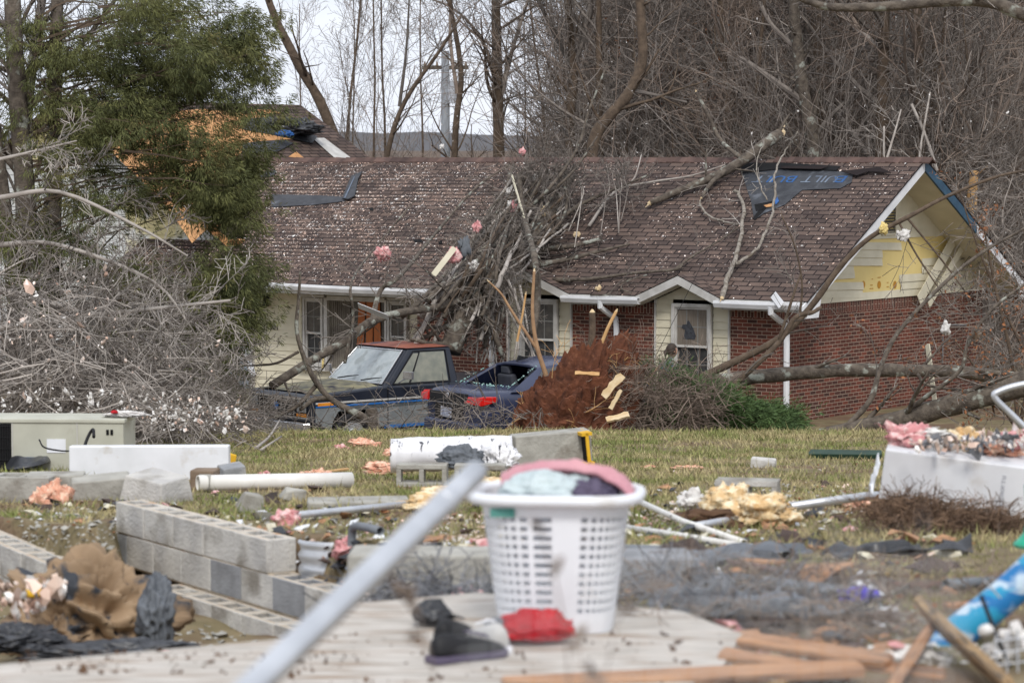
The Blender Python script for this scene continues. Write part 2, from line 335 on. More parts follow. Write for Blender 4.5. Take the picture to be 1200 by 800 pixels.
# ---- windows
def win(mb, x0, x1, z0, z1, y, d=.05, mtl=0): # flat bar on a wall face
    mb.box(((x0+x1)/2, y-d/2, (z0+z1)/2), (x1-x0, d, z1-z0))
def window(x0, x1, z0, z1, y, cols=3, rows=2, gl='screen', glu='glass', fr=.07, label=None):
    f = MB()
    win(f, x0-fr, x0, z0-fr, z1+fr, y-.022, .07); win(f, x1, x1+fr, z0-fr, z1+fr, y-.022, .07)
    win(f, x0, x1, z1, z1+fr, y-.022, .068); win(f, x0, x1, z0-fr, z0, y-.022, .075)
    wo = f.build('window', mat['trim'], house, bevel=.006)
    zm = (z0+z1)/2-.02; s = MB(); t = .035
    for (a, b, yy) in ((zm-.02, z1, y-.03), (z0, zm+.02, y-.012)):
        win(s, x0+.001, x0+t, a, b, yy, .03); win(s, x1-t, x1-.001, a, b, yy, .03); win(s, x0+t, x1-t, a, a+t, yy, .03); win(s, x0+t, x1-t, b-t, b, yy, .03)
    s.build('sash', mat['trim'], wo)
    mu = MB()
    for (a, b, yy) in ((zm, z1, y-.029), (z0, zm, y-.011)):
        for i in range(1, cols): xx = lerp(x0, x1, i/cols); win(mu, xx-.009, xx+.009, a, b, yy, .012)
        for i in range(1, rows): zz = lerp(a, b, i/rows); win(mu, x0, x1, zz-.009, zz+.009, yy-.001, .012)
    mu.build('muntin', mat['muntin'], wo)
    p = MB(); p.poly([(x0, y-.036, zm), (x1, y-.036, zm), (x1, y-.036, z1), (x0, y-.036, z1)]); p.build('upper_pane', mat[glu], wo)
    p = MB(); p.poly([(x0, y-.008, z0), (x1, y-.008, z0), (x1, y-.008, zm), (x0, y-.008, zm)]); p.build('lower_pane', mat[gl], wo)
    if label: wo['label'] = label
    return wo
wz = (fz(810, 442), fz(810, 360))
wb = window(fx(793), fx(832), wz[0]-.1, wz[1], 0, 3, 2, 'screen', 'blind', label='right-hand window with a dark animal cut-out behind its upper panes')
wx0 = fx(802.5); wz0 = fz(806, 397)
cut = [(0, 0), (.30, .0), (.33, .06), (.26, .2), (.2, .27), (.14, .34), (.1, .33), (.09, .27), (-.03, .26), (-.05, .2), (.04, .17), (.02, .08)]
m = MB(); m.prism([(wx0+a*.8, -.045, wz0+b*1.0) for a, b in cut], (0, .005, 0)); m.build('animal_cutout', M('cutout_grey', (.055, .06, .07), (.03, .032, .04), 20), wb)
wa = window(fx(614), fx(652), wz[0]-.1, fz(632, 354), 0, 3, 2, 'screen', 'glass', label='left-hand gable window of dark screened glass behind the fallen limbs')
z0, z1 = fz(368, 430, D0), fz(368, 348, D0)
window(fx(360, D0), fx(379, D0), z0+.07, z1-.06, D0, 2, 2, 'screen', 'glass', .05)
window(fx(459, D0), fx(477, D0), z0+.07, z1-.06, D0, 2, 2, 'screen', 'glass', .05)
m = MB(); xa, xb = fx(387, D0), fx(454, D0)
for (a, b) in ((xa-.09, xa), (xb, xb+.05)): win(m, a, b, z0, z1, D0-.02, .08)
win(m, xa, xb, z1-.05, z1+.04, D0-.02, .08); win(m, w0, w1, z0-.06, z0, D0-.02, .09); win(m, w0, xa-.09, z1, z1+.05, D0-.02, .06); win(m, xb+.05, w1, z1, z1+.05, D0-.02, .06)
pf = m.build('picture_window', mat['trim'], house); pf['label'] = 'broken porch picture window with curtain and orange boards inside'
m = MB(); m.poly([(xa, D0+.0, z0), (xb, D0+.0, z0), (xb, D0, z1), (xa, D0, z1)]); m.build('pane', mat['glass'], pf)
m = MB()
for i in range(10):
    x = xa+.02+i*.055; m.box((x, D0-.012, (z0+z1)/2), (.045, .012 + .006*(i % 2), z1-z0-.03))
m.build('curtain', M('curtain', (.2, .18, .15), (.12, .105, .09), 5, rough=.9), pf)
m = MB()
for px, rz in ((424, .06), (434, .02), (443, -.03)):
    x = fx(px, D0); m.box((x, D0-.02, (z0+z1)/2+.1), (.17, .02, z1-z0-.2), rotm(0, rz, 0))
m.build('loose_board', mat['orangeply'], pf)
m = MB(); m.box((fx(383, D0), D0-.125, z0+.17), (.05, .01, .34), rotm(0, .05, 0)); m.box((fx(381, D0), D0-.118, z0+.28), (.07, .01, .12)); m.build('foam_scrap', mat['foam'], pf)
# ---- door
m = MB(); zt = fz(280, 352, D0)
win(m, dl, dl+.1, -.35, zt, D0-.002, .1); win(m, dr-.1, dr, -.35, zt, D0-.002, .1); win(m, dl+.1, dr-.1, zt-.08, zt, D0-.002, .1); 
df = m.build('door_frame', mat['trim'], house)
m = MB(); m.box(((dl+dr)/2, D0-.03, zt/2-.2), (dr-dl-.2, .04, zt+.25)); W_ = dr-dl-.2
for i in range(2):
    for z in (.1, .75, 1.4): m.box((dl+.1+W_*(.27+.46*i), D0-.055, z), (W_*.34, .012, .5))
dd = m.build('door', M('door_paint', (.36, .4, .46), (.28, .31, .36), 3, rough=.5), house, bevel=.004)
m = MB(); m.tube([(dr-.2, D0-.06, .85), (dr-.2, D0-.12, .85)], [.02, .035], 10); m.build('handle', mat['galv'], dd)
# house number in black metal beside the porch window
def textmesh(s, size, ext=.004):
    c = bpy.data.curves.new('t', 'FONT'); c.body = s; c.size = size; c.extrude = ext; c.resolution_u = 3
    o = bpy.data.objects.new('t', c); COL.objects.link(o); bpy.context.view_layer.update()
    dg = bpy.context.evaluated_depsgraph_get(); me = bpy.data.meshes.new_from_object(o.evaluated_get(dg)); bpy.data.objects.remove(o); return me
def textobj(name, s, size, mt, loc, rot, parent=None, ext=.004, sx=1):
    me = textmesh(s, size, ext); me.materials.clear(); me.materials.append(mt); o = bpy.data.objects.new(name, me); COL.objects.link(o)
    o.location = loc; o.rotation_euler = rot; o.scale = (sx, 1, 1); o.parent = parent; return o
p = hl(312, 386, (0, 1, 0), D0-.03); textobj('house_number', '1501', .17, mat['black'], p, (R(90), 0, 0), house)
m = MB(); p = hl(311, 352, (0, 1, 0), D0-.1); m.box(p+Vector((0, 0, .08)), (.1, .16, .1)); m.tube([p+Vector((0, 0, .05)), p+Vector((0, 0, -.12))], [.05, .075], 10); m.build('porch_light', mat['black'], house, bevel=.01)
# ---- siding bays round the windows
for (a, b), (wa0, wa1), top in ((tw[0], (fx(614)-.075, fx(652)+.075), 2.7), (tw[1], (fx(793)-.075, fx(832)+.075), 2.72)):
    m = MB(); lap(m, a+.03, wa0-.0, -.3, ZW+.08, 0); lap(m, wa1, b-.03, -.3, ZW+.08, 0)
    lap(m, wa0-.0, wa1+.0, -.3, wz[0]-.18, 0); m.build('window_bay_siding', mat['siding'], house)
    for q in (a+.015, b-.015): c = MB(); c.box((q, -.02, .8), (.03, .05, 2.8)); c.build('corner_trim', mat['trim'], house)
# ---- small gables over the windows
notch = []
for gi, (pk, bl_, br_) in enumerate((((612.5, 317), (572, 348), (668, 351)), ((795, 323), (744, 351), (846, 355)))):
    P0 = hl(*pk, (0, 1, 0), -OY-.02); xc = P0.x; zp = P0.z; xl = hl(*bl_, (0, 1, 0), -OY-.02).x; xr = hl(*br_, (0, 1, 0), -OY-.02).x
    hw = (xr-xl)/2; xc = (xl+xr)/2*.3+xc*.7; yb = -OY + (zp-ZE)/SL; zb_ = ZE-.0
    notch.append((xl, xr, xc, yb, zp)); r = MB()
    for sx_, xx in ((-1, xl), (1, xr)):
        A, B_, C_ = Vector((xx, -OY-.05, ZE-.01)), Vector((xc, -OY-.05, zp)), Vector((xc, yb, zp))
        L_ = (B_-A).length; pts = [A, B_, C_, Vector((xx, -OY+.0, ZE+.0))]; uv = [(0, 0), (0, L_), (C_-B_).length and ((C_-B_).length, L_) or (0, 0), (.05, 0)]
        if sx_ > 0: pts = pts[::-1]; uv = uv[::-1]
        r.poly([p+Vector((0, 0, .012)) for p in pts], uv)
    r.build('gable_roof', mat['shingle'], house)
    f = MB()
    for xx in (xl, xr):
        s_ = -1 if xx == xl else 1; dz = Vector((0, 0, -.15))
        A = Vector((xx+s_*.03, -OY-.045, ZE-.03)); B_ = Vector((xc, -OY-.045, zp-.005)); f.prism([A, B_, B_+dz, A+dz], (0, .03, 0))
        f.prism([A+Vector((0, .03, -.13)), B_+Vector((0, .03, -.13)), B_+Vector((0, .03, -.15)), A+Vector((0, .03, -.15))], (0, .3, 0))
    fo = f.build('gable_fascia', mat['trim'], house)
    s = MB(); z = ZW+.08; top = zp-.17
    # triangle of clapboards under the peak, kept clear of the window head
    while z < top-.02:
        t = min(z+.142, top); wz_ = lambda q: hw*(1-(q-ZE+.17)/(zp-ZE))
        a0, a1 = min(hw-.02, max(.01, wz_(z))), min(hw-.02, max(.01, wz_(t)))
        s.poly([(xc-a0, -.02, z), (xc+a0, -.02, z), (xc+a1, -.004, t), (xc-a1, -.004, t)]); s.poly([(xc-a0, 0, z), (xc+a0, 0, z), (xc+a0, -.02, z), (xc-a0, -.02, z)])
        z = t
    s.build('gable_siding', mat['siding'], house)
# ---- main roof
e0 = [(XL, -OY), (notch[0][0], -OY), (notch[0][2], notch[0][3]), (notch[0][1], -OY), (notch[1][0], -OY), (notch[1][2], notch[1][3]), (notch[1][1], -OY), (OX, -OY), (OX, YR), (XL, YR)]
def rz_(y): return ZE+(y+OY)*SL
cl = math.hypot(1, SL)
roof = MB(); roof.poly([(x, y, rz_(y)) for x, y in e0], [(x, (y+OY)*cl) for x, y in e0])
roof.poly([(OX, YR, ZR), (OX, YB+OY, ZE), (XL, YB+OY, ZE), (XL, YR, ZR)], [(0, 0), (0, 5), (17, 5), (17, 0)])
# thickness at the rake and the eave
for y0, y1 in ((-OY, YR), (YR, YB+OY)):
    f_ = (lambda y: rz_(y)) if y0 < 0 else (lambda y: ZR-(y-YR)*SL)
    roof.poly([(OX+.02, y0, f_(y0)+.002), (OX+.02, y1, f_(y1)+.002), (OX+.02, y1, f_(y1)-.03), (OX+.02, y0, f_(y0)-.03)], [(0, 0), (.1, 0), (.1, .01), (0, .01)])
    roof.poly([(OX-.0, y0, f_(y0)+.002), (OX+.02, y0, f_(y0)+.002), (OX+.02, y1, f_(y1)+.002), (OX-.0, y1, f_(y1)+.002)], [(0, 0), (.02, 0), (.02, 5), (0, 5)])
ro = roof.build('roof', mat['shingle'], house)
rc = MB(); rng = random.Random(3); x = XL
while x < OX:
    if not (fx(878, YR, 190) < x < fx(905, YR, 190)):
        j = rng.uniform(0, .015); hh = .018+j
        rc.prism([(x, YR-.15, ZR-.15*SL+hh), (x, YR, ZR+hh+.012), (x, YR+.15, ZR-.15*SL+hh), (x, YR+.15, ZR-.15*SL), (x, YR, ZR+.0), (x, YR-.15, ZR-.15*SL)], (.2, 0, -.012))
    x += .145
rc.build('ridge_cap', M('ridge_cap', (.12, .075, .062), (.07, .045, .04), 3, rough=.9, island=.3), ro)
# ---- rake boards, soffits, gable wall
def rakeboard(y0, z0, y1, z1, x, h, mt, name, th=.03):
    b = MB(); b.prism([(x, y0, z0), (x, y1, z1), (x, y1, z1-h), (x, y0, z0-h)], (th, 0, 0)); return b.build(name, mt, house)
yf = -OY-.04
rk = MB(); rk.prism([(OX-.03, yf, ZE-.045), (OX-.03, YR, ZR-.035), (OX-.03, YR, ZR-.035-.2), (OX-.03, .2, rz_(.2)-.24), (OX-.03, .1, ZE-.3), (OX-.03, yf-.06, ZE-.3), (OX-.03, yf-.06, ZE-.08)], (.03, 0, 0)); rk.build('rake_board', mat['white'], house)
ym = YR+2.15; zm_ = ZR-(ym-YR)*SL
rb = rakeboard(YR+.002, ZR-.035, ym, zm_-.035, OX-.03, .2, mat['bluemetal'], 'rake_flashing', .045)
rb['label'] = 'dark blue strip where the white rake cover tore off'
b = MB(); b.prism([(OX-.03, ym, zm_-.035), (OX-.03, YB+OY+.03, ZE-.03), (OX-.03, YB+OY+.03, ZE-.36), (OX-.03, YB+OY-.28, ZE-.3), (OX-.03, YB+OY-.33, ZE-.02), (OX-.03, ym, zm_-.235)], (.034, 0, 0)); b.build('rake_board', mat['white'], house)
s = MB(); N = 20
for side in (0, 1):
    for i in range(N):
        t0, t1 = i/N, (i+1)/N; g = .008
        if side == 0: y0, y1 = lerp(-OY, YR, t0), lerp(-OY, YR, t1); za, zb2 = rz_(y0)-.2, rz_(y1)-.2
        else: y0, y1 = lerp(YR, YB+OY, t0), lerp(YR, YB+OY, t1); za, zb2 = ZR-(y0-YR)*SL-.2, ZR-(y1-YR)*SL-.2
        s.poly([(.0, y0, za), (OX-.03, y0, za), (OX-.03, y1-.012, zb2), (0, y1-.012, zb2)])
        s.poly([(.0, y1-.012, zb2+.01), (OX-.03, y1-.012, zb2+.01), (OX-.03, y1, zb2+.01), (0, y1, zb2+.01)])
s.build('rake_soffit', mat['siding'], house)
s = MB()
for a, b in ((XL, notch[0][0]+.05), (notch[0][1]-.05, notch[1][0]+.05), (notch[1][1]-.05, 0)): s.box(((a+b)/2, .1, ZW+.011), (b-a, .88, .02))
s.build('eave_soffit', mat['trim'], house)
# gable wall: yellow foam sheathing with clapboards over it, torn open in the middle
sy = lambda px, py: hl(px, py, (1, 0, 0), 0)
g = MB(); g.poly([(0, 0, ZW), (0, YB, ZW), (0, YB, 2.2), (0, YR, ZR-.1), (0, 0, 2.2)]); sh = g.build('foam_sheathing', mat['foam'], house)
q = MB()
for px in (1011.5, 1030, 1048.5):
    c = sy(px, 333.5); n0 = len(q.v)
    for i in range(20): a = i/20*6.283; q.v.append((.006, c.y+math.cos(a)*.072, c.z+math.sin(a)*.072))
    q.face(range(n0, n0+20))
for px, py, w_ in ((1021, 334, .1), (1021, 338, .14), (1040, 331, .07), (1040, 336, .09), (1030, 325, .13), (1022, 327, .06)):
    c = sy(px, py); q.poly([(.006, c.y-w_/2, c.z-.008), (.006, c.y+w_/2, c.z-.008), (.006, c.y+w_/2, c.z+.008), (.006, c.y-w_/2, c.z+.008)])
q.build('printed_mark', M('print_orange', (.5, .25, .03), (.42, .2, .03), 5), sh)
g = MB(); h = .142; z = ZW; holeL = [(352, None), (341, None)]
def gapy(z):
    # torn opening at each height, read off the photograph: (top py, left px, right px)
    for (zt_, zb3, a, b) in GAP:
        if zb3 <= z < zt_: return a, b
    return None
def zy(px, py): p = sy(px, py); return p.z, p.y
GAP = []
for (t, b, l, r_) in ((276, 290, 1056, 1112), (290, 307, 1034, 1110), (307, 322, 1000, 1080), (322, 340, 1011, 1054)):
    zt_ = sy((l+r_)/2, t).z; zb3 = sy((l+r_)/2, b).z; GAP.append((zt_, zb3, sy(l, (t+b)/2).y, sy(r_, (t+b)/2).y))
def span(z):                      # wall edge under the soffit at height z
    k = (ZR-.2-z)/SL; return max(0, YR-k), min(YB, YR+k)
rng = random.Random(8)
vy0, vy1, vz0, vz1 = 3.86, 4.4, 3.35, 4.12
while z < ZR-.3:
    t = z+h; l, r_ = span(z); l2, r2 = span(t); pieces = [(l, r_, l2, r2)]
    gp = gapy(z+h/2)
    if gp:
        gp = (gp[0]+rng.uniform(-.03, .03), gp[1]+rng.uniform(-.03, .03)); pieces = [(l, gp[0], l2, gp[0]), (gp[1], r_, gp[1], r2)]
    if z+h/2 > vz0 and z < vz1-.05: pieces = [(l, vy0, l2, vy0), (vy1, r_, vy1, r2)]
    for i, (a, b, a2, b2) in enumerate(pieces):
        if b-a < .02: continue
        dr = -.06*(b-a)/2 if (gp and i == 0 and rng.random() < .6) else 0
        g.poly([(.022, a, z), (.022, b, z+dr), (.006, max(b2, a2+.001), t+dr), (.006, a2, t)]); g.poly([(0, a, z), (0, b, z+dr), (.022, b, z+dr), (.022, a, z)])
    z = t
g.build('gable_end_siding', mat['siding'], house)
g = MB(); z = vz0
while z < vz1-.03: g.box((.02, (vy0+vy1)/2, z+.02), (.04, vy1-vy0, .012), rotm(0, R(35), 0)); z += .055
ve = g.build('gable_vent', M('vent', (.1, .095, .09)), house)
g = MB(); g.box((.03, vy0+.0, (vz0+vz1)/2), (.03, .04, vz1-vz0)); g.box((.03, vy1, (vz0+vz1)/2), (.03, .04, vz1-vz0)); g.box((.03, (vy0+vy1)/2, vz1), (.03, vy1-vy0, .04)); g.box((.03, (vy0+vy1)/2, vz0), (.03, vy1-vy0, .04)); g.build('frame', mat['siding'], ve)
def plank(name, A, B_, wd, th, mt, parent, nrm=Vector((1, 0, 0)), label=None):
    A, B_ = Vector(A), Vector(B_); d = (B_-A); L_ = d.length; d.normalize(); s_ = nrm.cross(d).normalized(); n_ = d.cross(s_)
    b = MB(); b.prism([A-s_*wd/2, A+s_*wd*.45, A+d*L_*.97+s_*wd*.5, B_+s_*.1*wd, B_-d*.05*L_-s_*wd/2], n_*th); o = b.build(name, mt, parent)
    if label: o['label'] = label
    return o
A, B_ = sy(1068, 352), sy(1112, 279); A.x = .16; B_.x = .12
plank('loose_siding_panel', A, B_, .26, .012, mat['siding'], house, label='long cream siding panel hanging diagonally off the gable')
A, B_ = sy(1077, 357), sy(1124, 281); A.x = .2; B_.x = .16
plank('loose_siding_panel', A, B_, .16, .012, mat['siding'], house)
# side wall fittings
g = MB()
for pts in ([(1103, 425), (1103.5, 380), (1131, 381)],): g.tube([sy(*p)+Vector((.03, 0, 0)) for p in pts], .014, 6)
g.build('conduit', mat['pvcgrey'], house)
g = MB(); p = sy(1143, 394); g.box(p+Vector((.06, 0, 0)), (.12, .22, .22)); g.build('wall_vent', mat['brownstone'], house, bevel=.02)
# ---- gutters and downspouts
def gutter(x0, x1, sag=0):
    g = MB(); n = max(2, int((x1-x0)/.8)); prof = [(0, .0), (-.11, .0), (-.12, -.045), (-.085, -.12), (0, -.12), (0, -.105), (-.075, -.105), (-.1, -.04), (-.095, -.012), (0, -.012)]
    for i in range(n+1):
        x = lerp(x0, x1, i/n); dz = sag*((1-i/n)**2) + (random.Random(int(x*9)).uniform(-.008, .008))
        for (a, b) in prof: g.v.append((x, -OY-.02+a, ZE-.03+b+dz))
    k = len(prof)
    for i in range(n):
        for j in range(k): j2 = (j+1) % k; g.face((i*k+j, (i+1)*k+j, (i+1)*k+j2, i*k+j2))
    g.face(range(k)); g.face(range(n*k+k-1, n*k-1, -1)); return g.build('gutter', mat['white'], house)
gutter(fx(302, -OY-.1, 340), notch[0][0]-.02, .05); gutter(notch[0][1]-.15, notch[1][0]+.12); gutter(notch[1][1]-.12, OX-.06)
for a, b in ((XL, notch[0][0]), (notch[0][1], notch[1][0]), (notch[1][1], OX-.04)): g = MB(); g.box(((a+b)/2, -OY-.005, ZE-.1), (b-a, .028, .18)); g.build('eave_fascia', mat['trim'], house)
for px in (703, 903, 557):
    x = fx(px, -OY-.1, 352); g = MB(); xo = x+.05
    pts = [(x, -OY-.09, ZE-.12), (x, -OY-.09, ZE-.22), (x+.03, -.28, ZE-.32), (x+.1, -.08, ZE-.45), (x+.11, -.065, ZE-.62), (x+.11, -.065, -.2)]
    g.tube(pts, [.055]*6, 8); g.build('downspout', mat['white'], house, smooth=False)
# ---- left wing with its own roof turned towards the back
XR, XE, XW, WY0, WY1, WZE, WZR = -18.7, -13.7, -23.7, .65, 8.9, 3.15, 6.1
s2 = (WZR-WZE)/5; c2 = math.hypot(1, s2)
wr = MB(); wr.poly([(XE, WY0, WZE), (XE, WY1, WZE), (XR, WY1, WZR), (XR, WY0, WZR)], [(WY0, 0), (WY1, 0), (WY1, 5*c2), (WY0, 5*c2)])
wr.poly([(XR, WY0, WZR), (XR, WY1, WZR), (XW, WY1, WZE), (XW, WY0, WZE)], [(0, 0), (8, 0), (8, 6), (0, 6)])
wr.poly([(XE, WY1, WZE-.03), (XR, WY1, WZR-.03), (XR, WY1, WZR), (XE, WY1, WZE)], [(0, 0), (1, 0), (1, .01), (0, .01)])
wr.build('wing_roof', mat['shingle'], house)
g = MB(); lap(g, XW+.4, XE-.35, -.3, WZE, WY0+.4, .16); z = WZE
while z < WZR-.3:
    k = (WZR-z)/s2-.35; g.poly([(XR-k, WY0+.38, z), (XR+k, WY0+.38, z), (XR+k-.14/s2, WY0+.396, z+.14), (XR-k+.14/s2, WY0+.396, z+.14)]); z += .142
g.poly([(XE-.36, WY0+.4, -.3), (XE-.36, WY1-.3, -.3), (XE-.36, WY1-.3, WZE), (XE-.36, WY0+.4, WZE)])
g.build('wing_siding', M('pale_siding', (.6, .62, .62), (.5, .5, .47), 2, c3=(.62, .55, .3), s3=.7, l3=.55, h3=.6), house)
g = MB()
for k in range(11):          # bare rafter tails and decking along the torn front rake
    x = lerp(XR, XE, k/10); z = lerp(WZR, WZE, k/10); g.box((x+.1, WY0+.12, z-.12), (.05, .5, .14), rotm(0, R(31), 0))
g.prism([(XR, WY0-.02, WZR-.02), (XE, WY0-.02, WZE-.02), (XE, WY0-.02, WZE-.2), (XR, WY0-.02, WZR-.2)], (0, .03, 0))
g.build('bare_rafter', mat['deck'], house)
WN = Vector((s2, 0, 1)).normalized(); WD = WN.dot(Vector((XE, 0, WZE)))
def wp(px, py, off=.0): return hl(px, py, WN, WD+off)
def patch(name, pts, off, mt, fn, parent=None, th=.008):
    P = [fn(x, y, off) for x, y in pts]; n_ = (P[1]-P[0]).cross(P[2]-P[0]).normalized()
    if n_.z < 0: n_ = -n_; P = P[::-1]
    b = MB(); b.prism(P, n_*th); return b.build(name, mt, parent or house)
patch('bare_decking', [(90, 140), (240, 128), (312, 136), (322, 152), (345, 163), (300, 166), (255, 200), (262, 250), (225, 285), (190, 235)], .012, mat['deck'], wp)
patch('bare_decking', [(296, 129), (318, 129), (330, 133), (292, 134)], .026, mat['deck'], wp)
patch('bare_decking', [(338, 184), (347, 178), (357, 186)], .012, mat['deck'], wp)
patch('roofing_felt', [(284, 168), (332, 164), (344, 168), (325, 178), (284, 180)], .03, mat['felt'], wp)
patch('roofing_felt', [(282, 140), (318, 137), (340, 150), (372, 160), (366, 168), (330, 160), (286, 152)], .03, mat['felt'], wp)
patch('metal_flashing', [(366, 162), (380, 162), (412, 186), (394, 187)], .02, mat['trim'], wp)
# torn strips and underlayment on the main slope
patch('roofing_felt', [(318, 228), (372, 229), (404, 231), (404, 236), (372, 240), (318, 243)], .012, mat['felt'], rp)
patch('roofing_felt', [(282, 204), (324, 200), (320, 207), (284, 209)], .012, mat['felt'], rp)
patch('roofing_felt', [(879, 191), (1000, 203), (998, 214), (985, 221), (940, 223), (920, 240), (896, 250), (884, 258), (880, 236), (870, 205)], .01, mat['felt'], rp)
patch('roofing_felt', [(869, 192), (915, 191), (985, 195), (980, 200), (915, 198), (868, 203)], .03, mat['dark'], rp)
patch('torn_shingle', [(915, 195), (972, 195), (962, 198.5), (916, 197.5)], .07, mat['shingle'], rp)
patch('torn_shingle', [(985, 201), (1030, 196), (1046, 203), (1018, 201), (1004, 206)], .06, mat['shingle'], rp)
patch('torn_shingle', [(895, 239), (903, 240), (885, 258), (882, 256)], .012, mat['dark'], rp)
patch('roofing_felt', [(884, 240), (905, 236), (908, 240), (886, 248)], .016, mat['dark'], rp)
patch('bare_decking', [(895, 241), (908, 238), (906, 242), (898, 243)], .028, mat['deck'], rp)
patch('roofing_felt', [(908, 236), (911, 231), (913, 236), (909, 240)], .028, mat['feltblue'], rp)
patch('torn_shingle', [(401, 233), (412, 207), (425, 201), (420, 210), (416, 230), (408, 234)], .05, mat['felt'], rp, th=.02)
patch('nail_strip', [(403, 232), (415, 207), (416, 207), (405, 232)], .075, mat['print'], rp, th=.003)
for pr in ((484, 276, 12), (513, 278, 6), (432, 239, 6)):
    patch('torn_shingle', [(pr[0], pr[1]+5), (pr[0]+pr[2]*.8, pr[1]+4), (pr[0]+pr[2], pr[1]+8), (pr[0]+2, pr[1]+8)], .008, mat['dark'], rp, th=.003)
def rooftext(s, px, py, size, mt, sx=1.0):     # lettering lying on the slope, read from the ridge side
    p = rp(px, py, .022); o = textobj('printed_lettering', s, size, mt, p, (0, 0, 0), house, .001)
    o.rotation_euler = Matrix(((-1, 0, 0), (0, -1/cl, -SL/cl), (0, -SL/cl, 1/cl))).to_euler() if False else (Matrix.Rotation(math.atan(SL), 3, 'X') @ Matrix.Rotation(math.pi, 3, 'Z')).to_euler()
    o.scale = (sx, 1, 1)
mb_ = M('print_blue', (.03, .11, .3), (.03, .08, .2), 9)
rooftext('B', 996, 206.3, .36, mb_, 1.5); rooftext('UILT', 985.5, 206.3, .36, mat['print'], 1.05)
rooftext('BUI', 937, 206.3, .36, mb_, 1.2); rooftext('LT', 911, 206.3, .36, mat['print'], 1.2)
# bits of insulation and leaf blown over the roof
def roofbits(n, seed):
    r = np.random.RandomState(seed); x = r.uniform(XL+.5, OX, n*3); y = r.uniform(-OY, YR, n*3)
    dens = np.clip(.16+.84*np.clip((-x-5.5)/6, 0, 1), 0, 1)*np.clip(.4+ (y+.6)/3.0, .3, 1); cl_n = np.array([noise.noise(Vector((a_*1.3, b_*2.2, 3))) for a_, b_ in zip(x, y)]); dens = dens*np.clip(.75+1.6*cl_n, .12, 1.5); k = r.rand(n*3) < dens; x, y = x[k][:n], y[k][:n]; n = len(x)
    sd_ = np.round((y+OY)*cl/.14)*.14/cl-OY+.02; y = np.where(r.rand(n) < .55, np.minimum(sd_, YR-.02), y)
    z = ZE+(y+OY)*SL+.006; c = np.stack([x, y, z], 1); L_ = r.lognormal(-4.85, .5, n)[:, None]; an = r.uniform(0, 3.14, n)
    e1 = np.stack([np.cos(an), np.sin(an)/cl, np.sin(an)*SL/cl], 1)*L_*1.3; e2 = np.stack([-np.sin(an), np.cos(an)/cl, np.cos(an)*SL/cl], 1)*L_*.55
    nn = np.array([0, -SL, 1])/cl*r.uniform(0, .012, (n, 1))
    V = np.stack([c-e1, c+e2*.8+nn, c+e1, c-e2-nn*.2], 1).reshape(-1, 3); F = np.arange(n*4).reshape(-1, 4)
    Rm = np.array(HM.to_3x3()); V = V @ Rm.T + np.array(HO); o = npmesh('roof_litter', V, F, mat['bits'])
    tag(o, 'pale scraps of leaf and insulation peppered over the brown roof', 'litter', kind='stuff')
mat['bits'] = M('pale_bits', (.62, .5, .42), (.5, .33, .26), 3, rough=.9, island=.5, c3=(.8, .78, .76), s3=7, l3=.5, h3=.6)
roofbits(20000, 5)
# ================================================================ trees
def rdir(rng): 
    v = Vector((rng.gauss(0, 1), rng.gauss(0, 1), rng.gauss(0, 1))); return v.normalized()
def grow(mb, p, d, L, r, lev, rng, nch=6, wig=.16, up=.03, ang=(28, 62), k=None, ratio=(.35, .65), t0=.2, rmin=.0035, taper=.3, tw=None, zmin=None):
    nseg = max(3, min(9, int(L/.35)+2)); pts = [Vector(p)]; d = Vector(d).normalized(); ds = [d.copy()]
    for i in range(nseg):
        d = (d + rdir(rng)*wig + Vector((0, 0, up))).normalized(); q = pts[-1]+d*(L/nseg)
        if zmin is not None and q.z < zmin: d.z = abs(d.z)*.3; d.normalize(); q = pts[-1]+d*(L/nseg)
        pts.append(q); ds.append(d.copy())
    rad = [max(rmin, r*(1-(1-taper)*i/nseg)) for i in range(nseg+1)]
    kk = k or (7 if r > .06 else 5 if r > .02 else 3)
    (tw if (tw is not None and r < .02) else mb).tube(pts, rad, kk, cap=r > .02)
    if lev > 0:
        for c in range(nch):
            t = t0+(1-t0)*(c+rng.random())/nch; i = min(nseg-1, int(t*nseg)); fr = t*nseg-i
            q = pts[i].lerp(pts[i+1], min(1, fr)); dd = ds[i]; ax = dd.cross(rdir(rng)); 
            if ax.length < 1e-4: continue
            nd = Matrix.Rotation(R(rng.uniform(*ang)), 3, ax.normalized()) @ dd
            grow(mb, q, nd, L*rng.uniform(*ratio)*(1.15-.5*t), max(rmin, rad[i]*rng.uniform(.4, .65)), lev-1, rng, max(2, nch-1 if lev > 1 else nch), wig*1.15, up, ang, None, ratio, .15, rmin, taper, tw, zmin)
    return pts, rad
def limb(mb, pts, r0, r1, rng, n=8, lev=1, L=1.0, k=8, tw=None, ang=(30, 70), up=.0, nch=5, t0=.15, rm=.45, smooth=4, rmin=.0035, wig=.16, jit=0, zmin=None):
    P = catmull(pts, smooth)
    if jit: P = [p+rdir(rng)*jit for p in P]
    m = len(P); rad = [lerp(r0, r1, i/(m-1)) for i in range(m)]
    rad = [q*rng.uniform(.93, 1.08) for q in rad]
    mb.tube(P, rad, k)
    for c in range(n):
        t = t0+(1-t0)*(c+rng.random())/n; i = min(m-2, int(t*(m-1))); d = (P[i+1]-P[i]).normalized(); ax = d.cross(rdir(rng)).normalized()
        nd = Matrix.Rotation(R(rng.uniform(*ang)), 3, ax) @ d
        grow(mb, P[i], nd, L*rng.uniform(.5, 1.2)*(1.2-.6*t), max(rmin, rad[i]*rng.uniform(.25, rm)), lev, rng, nch, wig, up, tw=tw, rmin=rmin, zmin=zmin)
    return P
